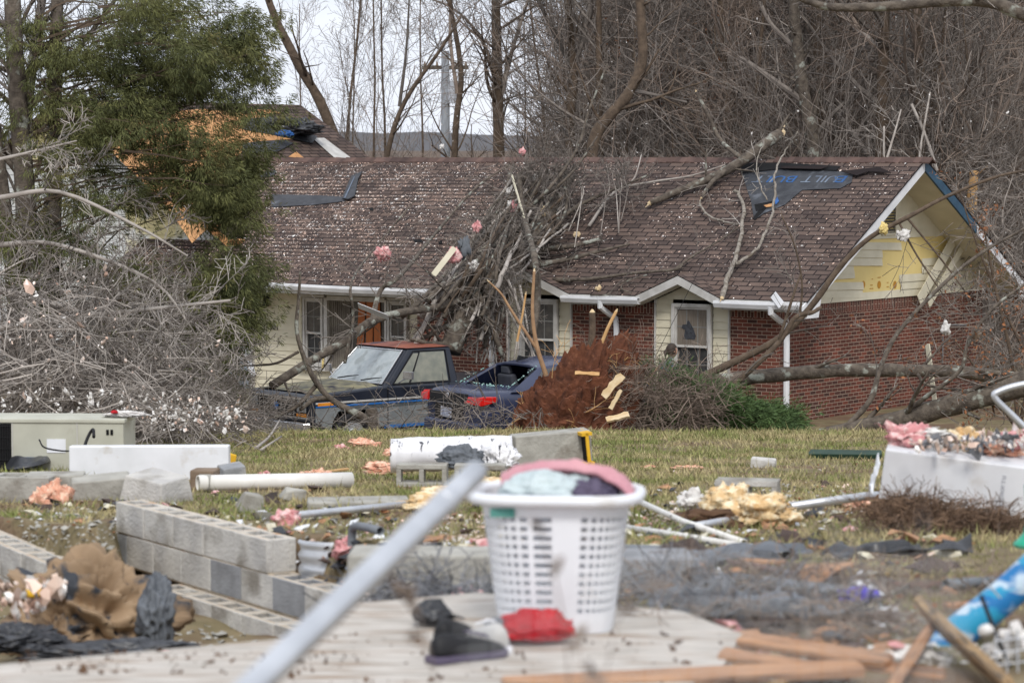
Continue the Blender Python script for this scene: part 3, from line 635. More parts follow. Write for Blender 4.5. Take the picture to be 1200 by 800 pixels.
def catmull(P, n=4):
    P = [Vector(p) for p in P]
    if len(P) < 3 or n < 2: return P
    Q = [P[0]*2-P[1]]+P+[P[-1]*2-P[-2]]; out = []
    for i in range(1, len(Q)-2):
        for j in range(n):
            t = j/n; a, b, c, d = Q[i-1], Q[i], Q[i+1], Q[i+2]
            out.append(.5*((2*b)+(c-a)*t+(2*a-5*b+4*c-d)*t*t+(3*b-a-3*c+d)*t*t*t))
    out.append(P[-1]); return out
def treething(name, loc, label, group=None, cat='tree'): return empty(name, loc, 0, label, cat, group)
def build_tree(seed, H, r, nl, lev, label, nch=6, lean=(0, 0), tm='barkbrown', tmt='twig', fork=0, low=.15, spread=(35, 70), bl=.42, group=None, rmin=.006, up=.05):
    rng = random.Random(seed); t = treething('bare_tree', (0, 0, 0), label, group); tr = MB(); cr_ = MB(); P = []
    n = 9; p = Vector((0, 0, -.4)); d = Vector((lean[0], lean[1], 1)).normalized()
    for i in range(n+1):
        P.append(p.copy()); d = (d+rdir(rng)*.05+Vector((0, 0, .03))).normalized(); p = p+d*H/n
    rad = [lerp(r, r*.3, (i/n)**.8) for i in range(n+1)]; rad[0] *= 1.3; tr.tube(P, rad, 9)
    for c in range(nl):
        tt = low+(1-low)*(c+rng.random())/nl; i = min(n-1, int(tt*n)); dd = (P[i+1]-P[i]).normalized(); ax = dd.cross(rdir(rng)).normalized()
        nd = Matrix.Rotation(R(rng.uniform(*spread)), 3, ax) @ dd
        grow(cr_, P[i].lerp(P[i+1], rng.random()), nd, H*bl*rng.uniform(.5, 1)*(1.1-.6*tt), rad[i]*rng.uniform(.25, .5), lev, rng, nch, .14, up, rmin=rmin)
    tr.build('trunk', mat[tm], t, smooth=True); cr_.build('crown', mat[tmt], t); return t
def copy_tree(t, loc, rz, s, label=None, sz=None):
    r = t.copy(); COL.objects.link(r); r.location = loc; r.rotation_euler = (0, 0, rz); r.scale = (s, s, sz or s)
    if label: r['label'] = label
    for ch in list(t.children): c = ch.copy(); COL.objects.link(c); c.parent = r
    return r
WL = 'bare grey-brown tree standing in the dense woods behind the right half of the house'; WG = 'trees in the woods behind the house'
SLb = 'slender bare tree against the pale sky behind the left half of the roof'; SG = 'slender trees behind the left of the roof'
protos = []
for i, (H, r, nl, lev) in enumerate(((15, .17, 22, 2), (16, .2, 24, 2), (13, .12, 24, 2), (9, .06, 22, 2), (7.5, .045, 20, 2), (14, .14, 18, 2))):
    protos.append(build_tree(100+i, H, r, nl, lev, WL, nch=8, low=.12, tmt=('twigbrown', 'twig', 'twigbrown', 'twig', 'twigbrown', 'twig')[i], group=WG, rmin=.008, bl=.36 if i < 3 or i == 5 else .45))
rng = random.Random(42); used = [False]*6; spots = []
for i in range(165):
    Y = rng.uniform(64, 120) if i < 110 else rng.uniform(120, 150)
    f = rng.uniform(.022, .205); x = f*Y
    spots.append((x, Y, rng.choice((0, 1, 2, 2, 3, 3, 4, 4, 5))))
for x, Y, k in spots:
    z = gz(x, Y)-.2; s = rng.uniform(.8, 1.25)
    if not used[k]: used[k] = True; t = protos[k]; t.location = (x, Y, z); t.rotation_euler[2] = rng.uniform(0, 6); t.scale = (s, s, s)
    else: copy_tree(protos[k], (x, Y, z), rng.uniform(0, 6.28), s)
# the sparse skyline trees on the left
sp_ = [build_tree(200, 13, .075, 22, 2, SLb, nch=5, low=.2, spread=(20, 45), tmt='twig', group=SG, rmin=.005, bl=.36, up=.06),
       build_tree(201, 12, .06, 20, 2, SLb, nch=5, low=.15, spread=(25, 50), tmt='twigbrown', group=SG, rmin=.005, bl=.36, up=.06)]
first = [True, True]
for i, (px, Y, k, s) in enumerate(((395, 82, 0, 1), (437, 78, 1, .95), (418, 92, 1, .9), (455, 88, 0, .9), (492, 96, 1, 1), (350, 90, 1, .85), (615, 90, 1, .8), (652, 86, 0, 1.0))):
    x = (px-600)/3200*Y; loc = (x, Y, gz(x, Y)-.2)
    if first[k]: first[k] = False; t = sp_[k]; t.location = loc; t.rotation_euler[2] = i; t.scale = (s, s, s)
    else: copy_tree(sp_[k], loc, i*1.3, s)
def solo(name, label, paths, tm='barkbrown', tmt='twig', seed=1, cat='tree', n=10, lev=2, L=2.0, group=None, zmin=None, nch=5, up=.03, rmin=.005):
    t = empty(name, (0, 0, 0), 0, label, cat, group); rng = random.Random(seed); cr_ = MB(); first_ = True; tr = MB()
    for i, (pts, r0, r1) in enumerate(paths):
        limb(tr if i == 0 else cr_, pts, r0, r1, rng, n, lev, L, 9 if i == 0 else 7, tw=cr_, up=up, nch=nch, zmin=zmin, rmin=rmin)
    base = Vector(paths[0][0][0]); 
    for mb in (tr, cr_): mb.v = [(a-base.x, b-base.y, c-base.z) for a, b, c in mb.v]
    t.location = base; tr.build('trunk', mat[tm], t, smooth=True); cr_.build('branches' if cat != 'tree' else 'crown', mat[tmt], t); return t
def PY(Y, *pp): return [W(x, y, Y) for x, y in pp]
solo('bare_tree', 'dark leaning trunk rising left from behind the torn left roof', [(PY(75, (440, 300), (384, 140), (352, 80), (322, 20), (305, -30)), .16, .09)], seed=5, n=6, lev=1, L=2.2)
solo('bare_tree', 'straight two-stemmed grey tree against the sky, right of the utility pole', [(PY(80, (586, 300), (584, 150), (582, 60), (580, -40)), .2, .12), (PY(80, (585, 120), (600, 60), (622, -10)), .09, .04), (PY(80, (584, 90), (560, 40), (530, 10), (480, -10)), .06, .02)], seed=6, n=13, lev=2, L=3.2)
solo('bare_tree', 'thin bare trunk just right of the utility pole with reddish branches', [(PY(76, (528, 300), (534, 150), (540, 80), (520, -30)), .11, .06), (PY(76, (536, 110), (528, 50), (528, -20)), .06, .03)], seed=7, n=12, lev=2, L=2.2, tmt='twigbrown')
solo('bare_tree', 'slanting thin tree leaning right behind the middle of the left roof', [(PY(72, (440, 260), (455, 175), (475, 118), (515, 60), (540, 20)), .09, .03), (PY(72, (468, 125), (476, 60), (480, -10)), .05, .02)], seed=8, n=9, lev=2, L=2)
solo('bare_tree', 'dark curving forked tree at the edge of the woods, right of the sky gap', [(PY(70, (672, 300), (668, 150), (672, 80), (662, -30)), .15, .1), (PY(70, (672, 80), (690, 20), (688, -20)), .08, .05), (PY(70, (668, 75), (645, 30), (625, -10)), .07, .04)], seed=9, n=12, lev=2, L=2.4)
solo('bare_tree', 'thick dark trunk curving right and up out of the ridge right of the fallen tree', [(PY(60, (690, 240), (696, 165), (715, 135), (735, 112), (752, 75), (752, 35), (748, -20)), .14, .1), (PY(60, (738, 106), (770, 112), (805, 120)), .05, .025)], seed=10, n=7, lev=1, L=2)
solo('broken_tree', 'broken tree behind the ridge with splintered limb stubs on both sides', [(PY(64, (958, 280), (955, 185), (950, 150), (942, 110), (935, 60), (928, -20)), .2, .12), (PY(64, (946, 122), (915, 100), (890, 82), (868, 68)), .075, .05), (PY(64, (956, 160), (970, 140), (990, 120)), .055, .04), (PY(64, (936, 60), (905, 30), (890, 2)), .06, .04)], seed=11, n=5, lev=1, L=1.6, tm='bark')
solo('broken_tree', 'pale slender snapped stems standing behind the right end of the ridge', [(PY(60, (1040, 240), (1036, 185), (1036, 148)), .03, .02), (PY(60, (1038, 190), (1050, 150), (1056, 128)), .03, .015), (PY(60, (1076, 230), (1078, 180), (1090, 108)), .03, .02), (PY(60, (1098, 200), (1085, 160), (1068, 122)), .035, .03)], seed=12, n=3, lev=1, L=.8, tm='twigpale', tmt='twigpale')
solo('broken_tree', 'splintered trunk with raw wood torn open beyond the right gable', [(PY(62, (1140, 330), (1139, 240), (1142, 200)), .16, .1)], seed=13, n=2, lev=1, L=1.2, tm='rawwood')
# thickets: a wall of brush that nobody could count
def thicket(name, label, N, fpx, fY, hmin, hmax, mt, seed, r=.008, nch=5):
    rng = random.Random(seed); mb = MB()
    for i in range(N):
        px = rng.uniform(*fpx); Y = rng.uniform(*fY); x = (px-600)/3200*Y; p = Vector((x, Y, gz(x, Y)))
        grow(mb, p, (rng.gauss(0, .25), rng.gauss(0, .25), 1), rng.uniform(hmin, hmax), r*2.2, 2, rng, nch, .14, .03, rmin=r*.8)
    o = mb.build(name, mat[mt]); tag(o, label, 'undergrowth', kind='stuff'); return o
thicket('undergrowth', 'dense tangle of bare brown twigs filling the woods behind the house', 330, (680, 1290), (66, 125), 5, 11, 'twigbrown', 1, .009, 6)
thicket('undergrowth', 'low grey scrub along the skyline behind the left roof', 130, (290, 700), (84, 105), 2.6, 4.3, 'twig', 2, .009, 6)
thicket('undergrowth', 'fine pale brush close behind the ridge and right gable', 55, (820, 1260), (60, 66), 4.5, 8, 'twig', 3, .006, 6)
def far_hills():
    mb = MB(); n = 60
    pts = []
    for i in range(n+1):
        x = -150+i*5; h = 9+2.2*noise.noise(Vector((i*.21, 0, 0)))+1.0*noise.noise(Vector((i*.9, 4, 0)))
        pts.append((x, h))
    for i in range(n):
        (x0, h0), (x1, h1) = pts[i], pts[i+1]
        mb.poly([(x0, 400, -2), (x1, 400, -2), (x1, 420, h1), (x0, 420, h0)]); mb.poly([(x0, 420, h0), (x1, 420, h1), (x1, 480, -2), (x0, 480, -2)])
    o = mb.build('far_hill', M('far_hill', (.13, .13, .14), (.1, .1, .105), .2, rough=1)); tag(o, kind='structure')
far_hills()
# leaves still hanging on the oaks
def leaves(mb_pts, name, label, seed, n, size, mt='deadleaf', spread=.5, obj_=None, cat='leaves'):
    r = np.random.RandomState(seed); c = np.array(mb_pts); c = c[r.randint(0, len(c), n)]+r.normal(0, spread, (n, 3))
    a = r.normal(0, 1, (n, 3)); a /= np.linalg.norm(a, axis=1)[:, None]; b = np.cross(a, r.normal(0, 1, (n, 3))); b /= np.linalg.norm(b, axis=1)[:, None]
    L_ = size*r.uniform(.5, 1.3, (n, 1)); V = np.stack([c-a*L_, c+b*L_*.5, c+a*L_, c-b*L_*.5], 1).reshape(-1, 3)
    o = npmesh(name, V, np.arange(n*4).reshape(-1, 4), mat[mt], parent=obj_)
    if obj_ is None: tag(o, label, cat, kind='stuff')
    return o
leaves([tuple(W(px, py, 72)) for px, py in ((800, 60), (790, 90), (780, 110), (830, 40), (760, 70), (810, 100), (850, 130), (840, 70), (1110, 60), (1060, 40))], 'withered_leaves', 'rusty brown withered leaves hanging in the woods above the roof', 3, 1500, .055, spread=.55)
# utility pole far behind the roof
t = empty('utility_pole', W(522, 187, 100), 0, 'weathered grey utility pole rising behind the ridge of the roof', 'pole'); t.location.z = gz(t.location.x, 100)-.3
pz = W(522, 60, 100).z - t.location.z
m = MB(); m.tube([(0, 0, 0), (0, 0, pz)], [.2, .15], 12); m.build('pole', M('pole_grey', (.27, .29, .31), (.2, .21, .23), 4, stretch=(4, 4, .5)), t, smooth=True)
m = MB(); m.box((0, 0, pz-.6), (1.7, .12, .14)); m.build('crossarm', mat['bark'], t)
for x in (-.75, -.3, .3, .75):
    m = MB(); m.tube([(x, 0, pz-.53), (x, 0, pz-.38)], [.05, .03], 8); m.build('insulator', mat['brownstone'], t)
m = MB(); m.tube([(.3, -.1, pz-1.9), (.3, -.1, pz-1.1)], .22, 14); m.build('transformer', mat['galv'], t)
# ================================================================ the big cedar on the left
def sprays(c, d, n, L, wdt, r, droop=.35):        # leaf sprays: thin leaves round a centre line; c,d: (N,3)
    N = len(c); idx = np.repeat(np.arange(N), n); base = c[idx]; dd = d[idx]
    off = r.normal(0, 1, (len(idx), 3)); v = dd+off*.55; v[:, 2] -= droop*r.rand(len(idx)); v /= np.linalg.norm(v, axis=1)[:, None]
    p0 = base+off*L*.35; Lr = L*r.uniform(.5, 1.2, (len(idx), 1)); w_ = np.cross(v, r.normal(0, 1, v.shape)); w_ /= np.linalg.norm(w_, axis=1)[:, None]
    V = np.stack([p0-w_*wdt*.3, p0+v*Lr*.5+w_*wdt, p0+v*Lr, p0+v*Lr*.5-w_*wdt], 1).reshape(-1, 3)
    return V
def in_poly_px(P, poly):
    pass
def cedar():
    rng = random.Random(77); r = np.random.RandomState(77); Y0 = 42.5
    base = W(35, 520, Y0); base.z = gz(base.x, base.y)-.2
    t = empty('cedar_tree', base, 0, 'large dark green cedar standing at the left in front of the house', 'tree')
    tr = MB(); br = MB(); top = 8.5
    for (a, b, rr) in (((0, 0, 0), (-.25, .1, 9), .2), ((.1, .1, .3), (.55, .4, 9), .15), ((-.1, -.1, .2), (-.9, .2, 9), .13)):
        P = catmull([Vector(a), Vector(a).lerp(Vector(b), .35)+Vector((.1, 0, 0)), Vector(a).lerp(Vector(b), .7), Vector(b)], 4); tr.tube(P, [lerp(rr, rr*.55, i/(len(P)-1)) for i in range(len(P))], 9)
    C = []; D = []
    # drooping boughs aimed into the crown masses seen from the lawn
    masses = []
    for (px, py, rad, wgt) in ((240, 60, 45, 8), (285, 25, 28, 4), (180, 90, 50, 8), (120, 40, 50, 5), (230, 130, 55, 9), (150, 150, 55, 7), (270, 175, 32, 5), (210, 200, 45, 7), (260, 215, 34, 6), (270, 245, 32, 5), (60, 110, 55, 3), (60, 200, 50, 3), (130, 230, 45, 2), (100, 130, 40, 4), (258, 320, 30, 8), (250, 350, 34, 10), (240, 395, 32, 9), (236, 430, 28, 8), (265, 360, 26, 7), (282, 325, 18, 3), (250, 455, 20, 4), (60, 330, 50, 3), (150, 340, 40, 3), (120, 400, 60, 4), (195, 420, 42, 6), (225, 380, 35, 6), (90, 310, 50, 3), (40, 60, 45, 4), (20, 280, 40, 3), (295, 75, 18, 3), (300, 130, 14, 1.4), (200, 20, 45, 6)):
        for j in range(int(wgt*1.8)):
            an = rng.uniform(0, 6.28); q = math.sqrt(rng.random())*rad; Y = Y0+rng.gauss(0, .7)
            p = W(px+q*math.cos(an), py+q*math.sin(an)*.8, Y)-base; h = max(.6, min(8.3, p.z-rng.uniform(-.2, .9)*min(1.6, abs(p.x)*.35+.2)))
            s0 = Vector((-.1+.04*h, .1, h)); mid = s0.lerp(p, .5)+Vector((0, 0, rng.uniform(.0, .3))); masses.append(p)
            P = catmull([s0, mid, p], 4); rr = .012+.008*p.length**.7
            if j % 2 == 0: P2 = P if j % 6 == 0 else P[len(P)//2:]; br.tube([q+rdir(rng)*.03 for q in P2], [lerp(rr*.7, .004, i/(len(P2)-1)) for i in range(len(P2))], 4, cap=False)
            dd = (p-mid).normalized()
            for k in range(30):
                o = Vector((rng.gauss(0, .22), rng.gauss(0, .26), rng.gauss(-.1, .17))); C.append(p+o); D.append((dd*.5+o*1.6+Vector((0, 0, -.45))).normalized())
            for k in range(6):
                q2 = P[rng.randrange(len(P)//2, len(P))]; o = Vector((rng.gauss(0, .12), rng.gauss(0, .12), rng.gauss(-.08, .1))); C.append(q2+o); D.append(dd)
    V = sprays(np.array(C), np.array(D), 30, .10, .0062, r, .7)
    tr.build('trunk', mat['bark'], t, smooth=True); br.build('bough', mat['barkbrown'], t); npmesh('foliage', V, np.arange(len(V)).reshape(-1, 4), mat['cedar'], parent=t)
cedar()
# bare hardwood tangled behind the cedar
solo('bare_tree', 'tall grey bare tree tangled into the cedar at the left edge', [(PY(46, (30, 560), (28, 300), (22, 130), (12, -40)), .16, .1), (PY(46, (26, 200), (40, 60), (55, -30)), .1, .06), (PY(46, (24, 140), (90, 60), (150, -20)), .05, .03)], seed=31, n=22, lev=2, L=2.8, tm='bark', tmt='twig')
# ================================================================ brush pile: crown of the tree that came down on the left
for i, (paths, lab, sd, n, L) in enumerate((
    ([(PY(33, (-60, 395), (60, 375), (150, 365), (270, 352)), .05, .015)], 'long pale fallen limb reaching right across the top of the brush pile', 41, 18, 1.3),
    ([(PY(33.5, (-60, 330), (20, 345), (110, 372), (170, 398), (215, 430)), .055, .014)], 'pale fallen limb sloping down to the right through the brush pile', 42, 18, 1.2),
    ([(PY(32, (-70, 240), (0, 232), (70, 225), (160, 265), (220, 300)), .04, .01)], 'pale fallen limb arching highest over the brush pile before the cedar', 43, 10, .8),
    ([(PY(32.5, (-70, 300), (20, 285), (80, 290), (180, 330), (225, 385)), .04, .01)], 'second highest pale limb arching over the brush pile', 44, 12, .9),
    ([(PY(34, (-60, 480), (60, 470), (150, 470), (225, 462)), .05, .02)], 'low pale limb lying along the foot of the brush pile', 45, 18, 1.2),
    ([(PY(33, (-60, 200), (30, 180), (90, 165)), .03, .008)], 'short pale limb poking right at the left edge in front of the cedar trunk', 46, 6, .7),
    ([(PY(34, (-30, 520), (60, 440), (160, 400), (225, 388)), .06, .015)], 'rising pale limb in the middle of the brush pile', 47, 18, 1.3),
    ([(PY(36, (60, 500), (150, 440), (200, 432), (245, 425)), .05, .015)], 'dark rear limb at the back of the brush pile near the door', 48, 14, 1.3))):
    solo('fallen_limb', lab, paths, 'twigpale' if i < 7 else 'bark', 'twigpale' if i % 4 < 2 else 'twig', sd, 'fallen limb', n, 2, L, up=-.005, nch=6, rmin=.0045)
def pile(name, label, N, pts, L, r, mt, seed, flat=.6, cat='brush', lev=1, nch=4):
    rng = random.Random(seed); mb = MB()
    for i in range(N):
        px, py, rx, ry, Ya, Yb = pts[rng.randrange(len(pts))]; Y = rng.uniform(Ya, Yb)
        p = W(px+rng.uniform(-rx, rx), py+rng.uniform(-ry, ry), Y); g_ = gz(p.x, p.y)
        if p.z < g_+.02: p.z = g_+rng.uniform(.02, .25)
        d = Vector((rng.gauss(0, 1), rng.gauss(0, .6), rng.gauss(0, flat))); grow(mb, p, d, L*rng.uniform(.4, 1.3), r*rng.uniform(.5, 1.5), lev, rng, nch, .2, 0, rmin=r*.45, zmin=g_+.01, k=4 if r > .01 else 3)
    o = mb.build(name, mat[mt]); tag(o, label, cat, kind='stuff'); return o
pile('brush_pile', 'broad heap of fine grey twigs in front of the cedar at the left', 740, [(90, 468, 125, 30, 31, 36), (80, 430, 110, 30, 32, 36), (90, 465, 125, 34, 32, 36), (50, 385, 70, 35, 32, 36), (190, 485, 50, 14, 33, 37), (262, 494, 30, 7, 38, 41)], .9, .0085, 'twig', 51, lev=2, nch=4)
pile('brush_pile', 'pale dry twigs scattered over the top of the left brush heap', 260, [(100, 455, 120, 36, 30, 32), (80, 380, 110, 60, 31, 33), (200, 480, 50, 20, 31, 35)], .8, .0075, 'twigpale', 52, lev=2, nch=3)
pile('brush_pile', 'loose brown brush lying along the lawn in front of the two vehicles', 120, [(420, 497, 60, 5, 41, 42.5), (500, 484, 60, 15, 41, 43), (590, 488, 60, 14, 41, 43), (540, 478, 50, 16, 42, 43)], .5, .008, 'twig', 53, lev=1, nch=4)
def tufts(mb_, p, r, rng, n=None, squash=.6, ax=None):    # one rag of insulation: lumpy closed blob
    seg, rings = 24, 15; s = rng.random()*50; n0 = len(mb_.v); ax = ax or (1, .8, squash)
    for j in range(rings+1):
        th = math.pi*j/rings
        for i in range(seg):
            ph = 2*math.pi*i/seg; v = Vector((math.sin(th)*math.cos(ph), math.sin(th)*math.sin(ph), math.cos(th)))
            q = 1+.75*noise.noise(v*1.5+Vector((s, 0, 0)))+.45*noise.noise(v*3.2+Vector((0, s, 0)))+.26*noise.noise(v*7+Vector((0, s, 0)))+.12*noise.noise(v*16+Vector((0, s, 3)))
            mb_.v.append(tuple(Vector(p)+Vector((v.x*ax[0], v.y*ax[1], v.z*ax[2]))*r*q))
    for j in range(rings):
        for i in range(seg): i2 = (i+1) % seg; mb_.face((n0+j*seg+i, n0+(j+1)*seg+i, n0+(j+1)*seg+i2, n0+j*seg+i2))
def litter(name, label, N, regs, size, mt, seed, onground=True, cat='litter'):
    rng = random.Random(seed); mb = MB()
    for i in range(N):
        px, py, rx, ry, Y = regs[rng.randrange(len(regs))]; x, y = px+rng.uniform(-rx, rx), py+rng.uniform(-ry, ry)
        p = G(x, y) if Y is None else (onsheet(x, y) if name == 'sheet_litter' else W(x, y, Y+rng.uniform(-.6, .6))); s = size*rng.lognormvariate(0, .5)
        if Y is None: p.z += s*.2
        M3 = rotm(rng.uniform(0, 6), rng.uniform(0, 6), rng.uniform(0, 6)) if Y else rotm(rng.uniform(-.5, .5), rng.uniform(-.5, .5), rng.uniform(0, 6))
        k = rng.randint(5, 7); n0 = len(mb.v); rr = [rng.uniform(.5, 1.2) for _ in range(k)]
        for q in range(k): a = q/k*6.283; mb.v.append(tuple(p+M3 @ Vector((math.cos(a)*s*rr[q], math.sin(a)*s*rr[q]*.7, rng.uniform(-.25, .25)*s))))
        mb.v.append(tuple(p+M3 @ Vector((0, 0, s*.35)))); mb.v.append(tuple(p-M3 @ Vector((0, 0, s*.2))))
        for q in range(k): mb.face((n0+q, n0+(q+1) % k, n0+k)); mb.face((n0+(q+1) % k, n0+q, n0+k+1))
    o = mb.build(name, mat[mt]); tag(o, label, cat, kind='stuff'); return o
litter('caught_scraps', 'pale scraps of plastic and insulation caught all through the left brush pile', 330, [(120, 440, 140, 50, 31), (60, 360, 80, 50, 31.2), (230, 480, 60, 20, 31.5), (200, 490, 100, 14, 31)], .02, 'bits', 61)
litter('caught_scraps', 'white and pink scraps thick along the bottom edge of the left brush pile', 260, [(230, 490, 60, 14, 30), (180, 475, 50, 18, 30), (60, 470, 60, 15, 30)], .021, 'whitefluff', 62)
litter('caught_scraps', 'tiny white flecks hanging in the twigs of the woods and on the fallen limbs', 230, [(900, 120, 220, 110, 62), (1100, 200, 90, 90, 58), (700, 160, 60, 60, 60), (430, 120, 120, 80, 75)], .02, 'whitefluff', 63)
# ================================================================ vehicles
mat['navy'] = M('navy_paint', (.012, .016, .028), (.02, .024, .035), 3, rough=.35, spec=.5, c3=(.07, .075, .07), s3=4, l3=.6, h3=.8)
mat['silver'] = M('silver_paint', (.3, .32, .33), (.22, .24, .25), 4, rough=.45, metal=.3, c3=(.2, .17, .13), s3=5, l3=.62, h3=.8)
mat['blue'] = M('blue_stripe', (.02, .13, .4), (.03, .15, .42), 4, rough=.45)
mat['roofrust'] = M('rusty_roof', (.34, .11, .065), (.22, .08, .06), 3, rough=.7, c3=(.03, .03, .05), s3=2, l3=.56, h3=.68)
mat['lichen'] = M('hood_lichen', (.09, .09, .08), (.3, .27, .16), 5, rough=.8, c3=(.03, .03, .04), s3=2.2, l3=.55, h3=.7)
mat['chrome'] = M('chrome', (.6, .6, .62), (.45, .45, .46), 9, rough=.25, metal=.8)
mat['dusty'] = M('dusty_glass', (.33, .38, .4), (.42, .46, .47), 9, rough=.22, spec=.6, c3=(.25, .28, .28), s3=3)  # dust plus the pale sky reflection, painted into the windshield colour
mat['dustyside'] = M('dusty_side_glass', (.16, .17, .14), (.24, .24, .19), 7, rough=.3, spec=.6)
mat['amber'] = M('amber', (.7, .28, .03), (.6, .2, .02), 8, rough=.4)
mat['red'] = M('red_lens', (.65, .02, .015), (.5, .01, .01), 8, rough=.25, spec=.6)
mat['carblue'] = M('car_blue', (.04, .05, .1), (.028, .036, .075), 2, rough=.26, spec=.6, c3=(.09, .09, .1), s3=7, l3=.66, h3=.85)
mat['shards'] = M('glass_shards', (.25, .5, .45), (.5, .7, .66), 30, rough=.3)
def wheel(parent, x, y, r=.35, wd=.22):
    m = MB(); s = 1 if y > 0 else -1
    prof = [(r*.62, -wd/2), (r*.93, -wd/2), (r, -wd*.3), (r, wd*.3), (r*.93, wd/2), (r*.62, wd/2)]
    n = 24
    for i in range(n):
        a = i/n*6.283
        for (q, t) in prof: m.v.append((x+q*math.cos(a), y+t, r+q*math.sin(a)))
    k = len(prof)
    for i in range(n):
        for j in range(k): j2 = (j+1) % k; i2 = (i+1) % n; m.face((i*k+j, i2*k+j, i2*k+j2, i*k+j2))
    w_ = m.build('wheel', mat['black'], parent, smooth=True)
    m = MB(); m.tube([(x, y-wd*.42, r), (x, y+wd*.42, r)], r*.63, 20); m.tube([(x, y+s*wd*.42, r), (x, y+s*wd*.5, r)], [r*.25, r*.2], 12)
    m.build('rim', mat['galv'], w_)
def arc(cx, cz, r, a0, a1, n=8): return [(cx+r*math.cos(R(lerp(a0, a1, i/n))), cz+r*math.sin(R(lerp(a0, a1, i/n)))) for i in range(n+1)]
truck = empty('pickup_truck', (-1.92, 47.6, .04), math.atan2(-.62, -.78), 'old navy and silver pickup truck with rusty roof parked facing left under fallen limbs', 'pickup truck')
truck.scale = (1, 1, 1)
prof = [(2.5, .5), (2.58, .62), (2.58, .98), (2.5, 1.06), (1.1, 1.14), (-.55, 1.14), (-.6, 1.12), (-2.55, 1.12), (-2.6, .55), (-2.1, .45)] + arc(-1.45, .42, .44, 180, 0)[::1] + [(-.9, .42), (1.2, .42)] + arc(1.72, .42, .44, 180, 0)
m = MB(); m.prism([(x, -.97, z) for x, z in prof], (0, 1.94, 0)); m.build('body', mat['navy'], truck, bevel=.035, smooth=False)
for s in (1, -1):
    m = MB(); yy = s*.974
    lower = [(2.5, .6), (2.5, .84), (-2.57, .84), (-2.57, .56), (-2.0, .47)] + arc(-1.45, .42, .47, 176, 4) + [(1.2, .46)] + arc(1.72, .42, .47, 176, 4)
    m.prism([(x, yy-.004, z) for x, z in lower], (0, .008, 0)); m.build('side_panel', mat['silver'], truck)
    m = MB(); m.box((-.03, yy+s*.008, .862), (5.06, .012, .028)); m.box((.1, yy+s*.01, .455), (2.0, .012, .05)); m.build('stripe', mat['blue'], truck)
    m = MB(); m.box((-.03, yy+s*.007, .92), (5.06, .012, .03)); m.build('side_moulding', mat['trim'], truck)
    m = MB(); m.box((2.3, yy+s*.006, .9), (.32, .02, .06)); m.build('side_marker', mat['amber'], truck, bevel=.008)
    dr_ = MB()
    for q in ((1.02, .48, 1.12), (-.28, .48, 1.12)): dr_.box((q[0], yy+s*.01, .8), (.012, .01, .66))
    dr_.box((.37, yy+s*.01, .47), (1.3, .01, .012)); d_ = dr_.build('door_seam', mat['dark'], truck)
    m = MB(); m.box((-.12, yy+s*.025, 1.0), (.16, .03, .035)); m.build('handle', mat['chrome'], d_, bevel=.008)
m = MB(); n = 10          # hood panel, gently crowned
for i in range(n+1):
    for j in range(n+1):
        x = lerp(2.46, 1.14, i/n); y = lerp(-.86, .86, j/n); z = 1.066+.075*i/n+.045*(1-(y/.86)**4)*(.4+.6*min(1, i/3)) + (.02 if abs(abs(y)-.55) < .12 else 0); m.v.append((x, y, z))
for i in range(n):
    for j in range(n): a = i*(n+1)+j; m.face((a, a+1, a+n+2, a+n+1))
m.build('hood', mat['lichen'], truck, smooth=True)
B0 = [(1.02, .9), (-.46, .9)]; T0 = [(.4, .74), (-.36, .76)]; zb, zt = 1.12, 1.74
def cabpt(fx_, s, h): # fx_: 0 front .. 1 rear
    b = Vector((lerp(1.02, -.56, fx_), s*.9, zb)); t = Vector((lerp(.42, -.48, fx_), s*lerp(.74, .75, fx_), zt)); return b.lerp(t, h)
m = MB()
fr = [cabpt(0, -1, 0), cabpt(0, 1, 0), cabpt(0, 1, 1), cabpt(0, -1, 1)]; re = [cabpt(1, -1, 0), cabpt(1, 1, 0), cabpt(1, 1, 1), cabpt(1, -1, 1)]
m.v = [tuple(p) for p in fr+re]; m.face((0, 1, 2, 3)); m.face((5, 4, 7, 6)); m.face((1, 5, 6, 2)); m.face((4, 0, 3, 7)); m.face((3, 2, 6, 7))
m.build('cab', mat['navy'], truck, bevel=.03)
m = MB(); rr_ = []
for i in range(9):
    for j in range(9): x = lerp(.46, -.52, i/8); y = lerp(-.76, .76, j/8); m.v.append((x, y, zt+.0+.045*(1-(2*i/8-1)**4)*(1-(2*j/8-1)**4)+.006))
for i in range(8):
    for j in range(8): a = i*9+j; m.face((a, a+1, a+10, a+9))
m.build('roof', mat['roofrust'], truck, smooth=True)
def panel(A, B_, C_, D_, u0, u1, v0, v1, off):
    P = [A.lerp(B_, u).lerp(D_.lerp(C_, u), v) for u, v in ((u0, v0), (u1, v0), (u1, v1), (u0, v1))]
    n_ = (P[1]-P[0]).cross(P[3]-P[0]).normalized()*off; return [p+n_ for p in P]
P = panel(fr[0], fr[1], fr[2], fr[3], .06, .94, .06, .93, .012); m = MB(); m.poly(P); ws = m.build('windshield', mat['dusty'], truck)
m = MB(); m.tube([p+Vector((.01, 0, 0)) for p in P], .014, 6, closed=True); m.build('chrome_surround', mat['chrome'], ws)
for yy in (-.45, .25):
    m = MB(); b = Vector((1.06, yy, 1.2)); m.tube([b, b+Vector((-.05, .25, .04)), b+Vector((-.09, .5, .07))], [.012, .012, .006], 5); m.build('wiper', mat['black'], ws)
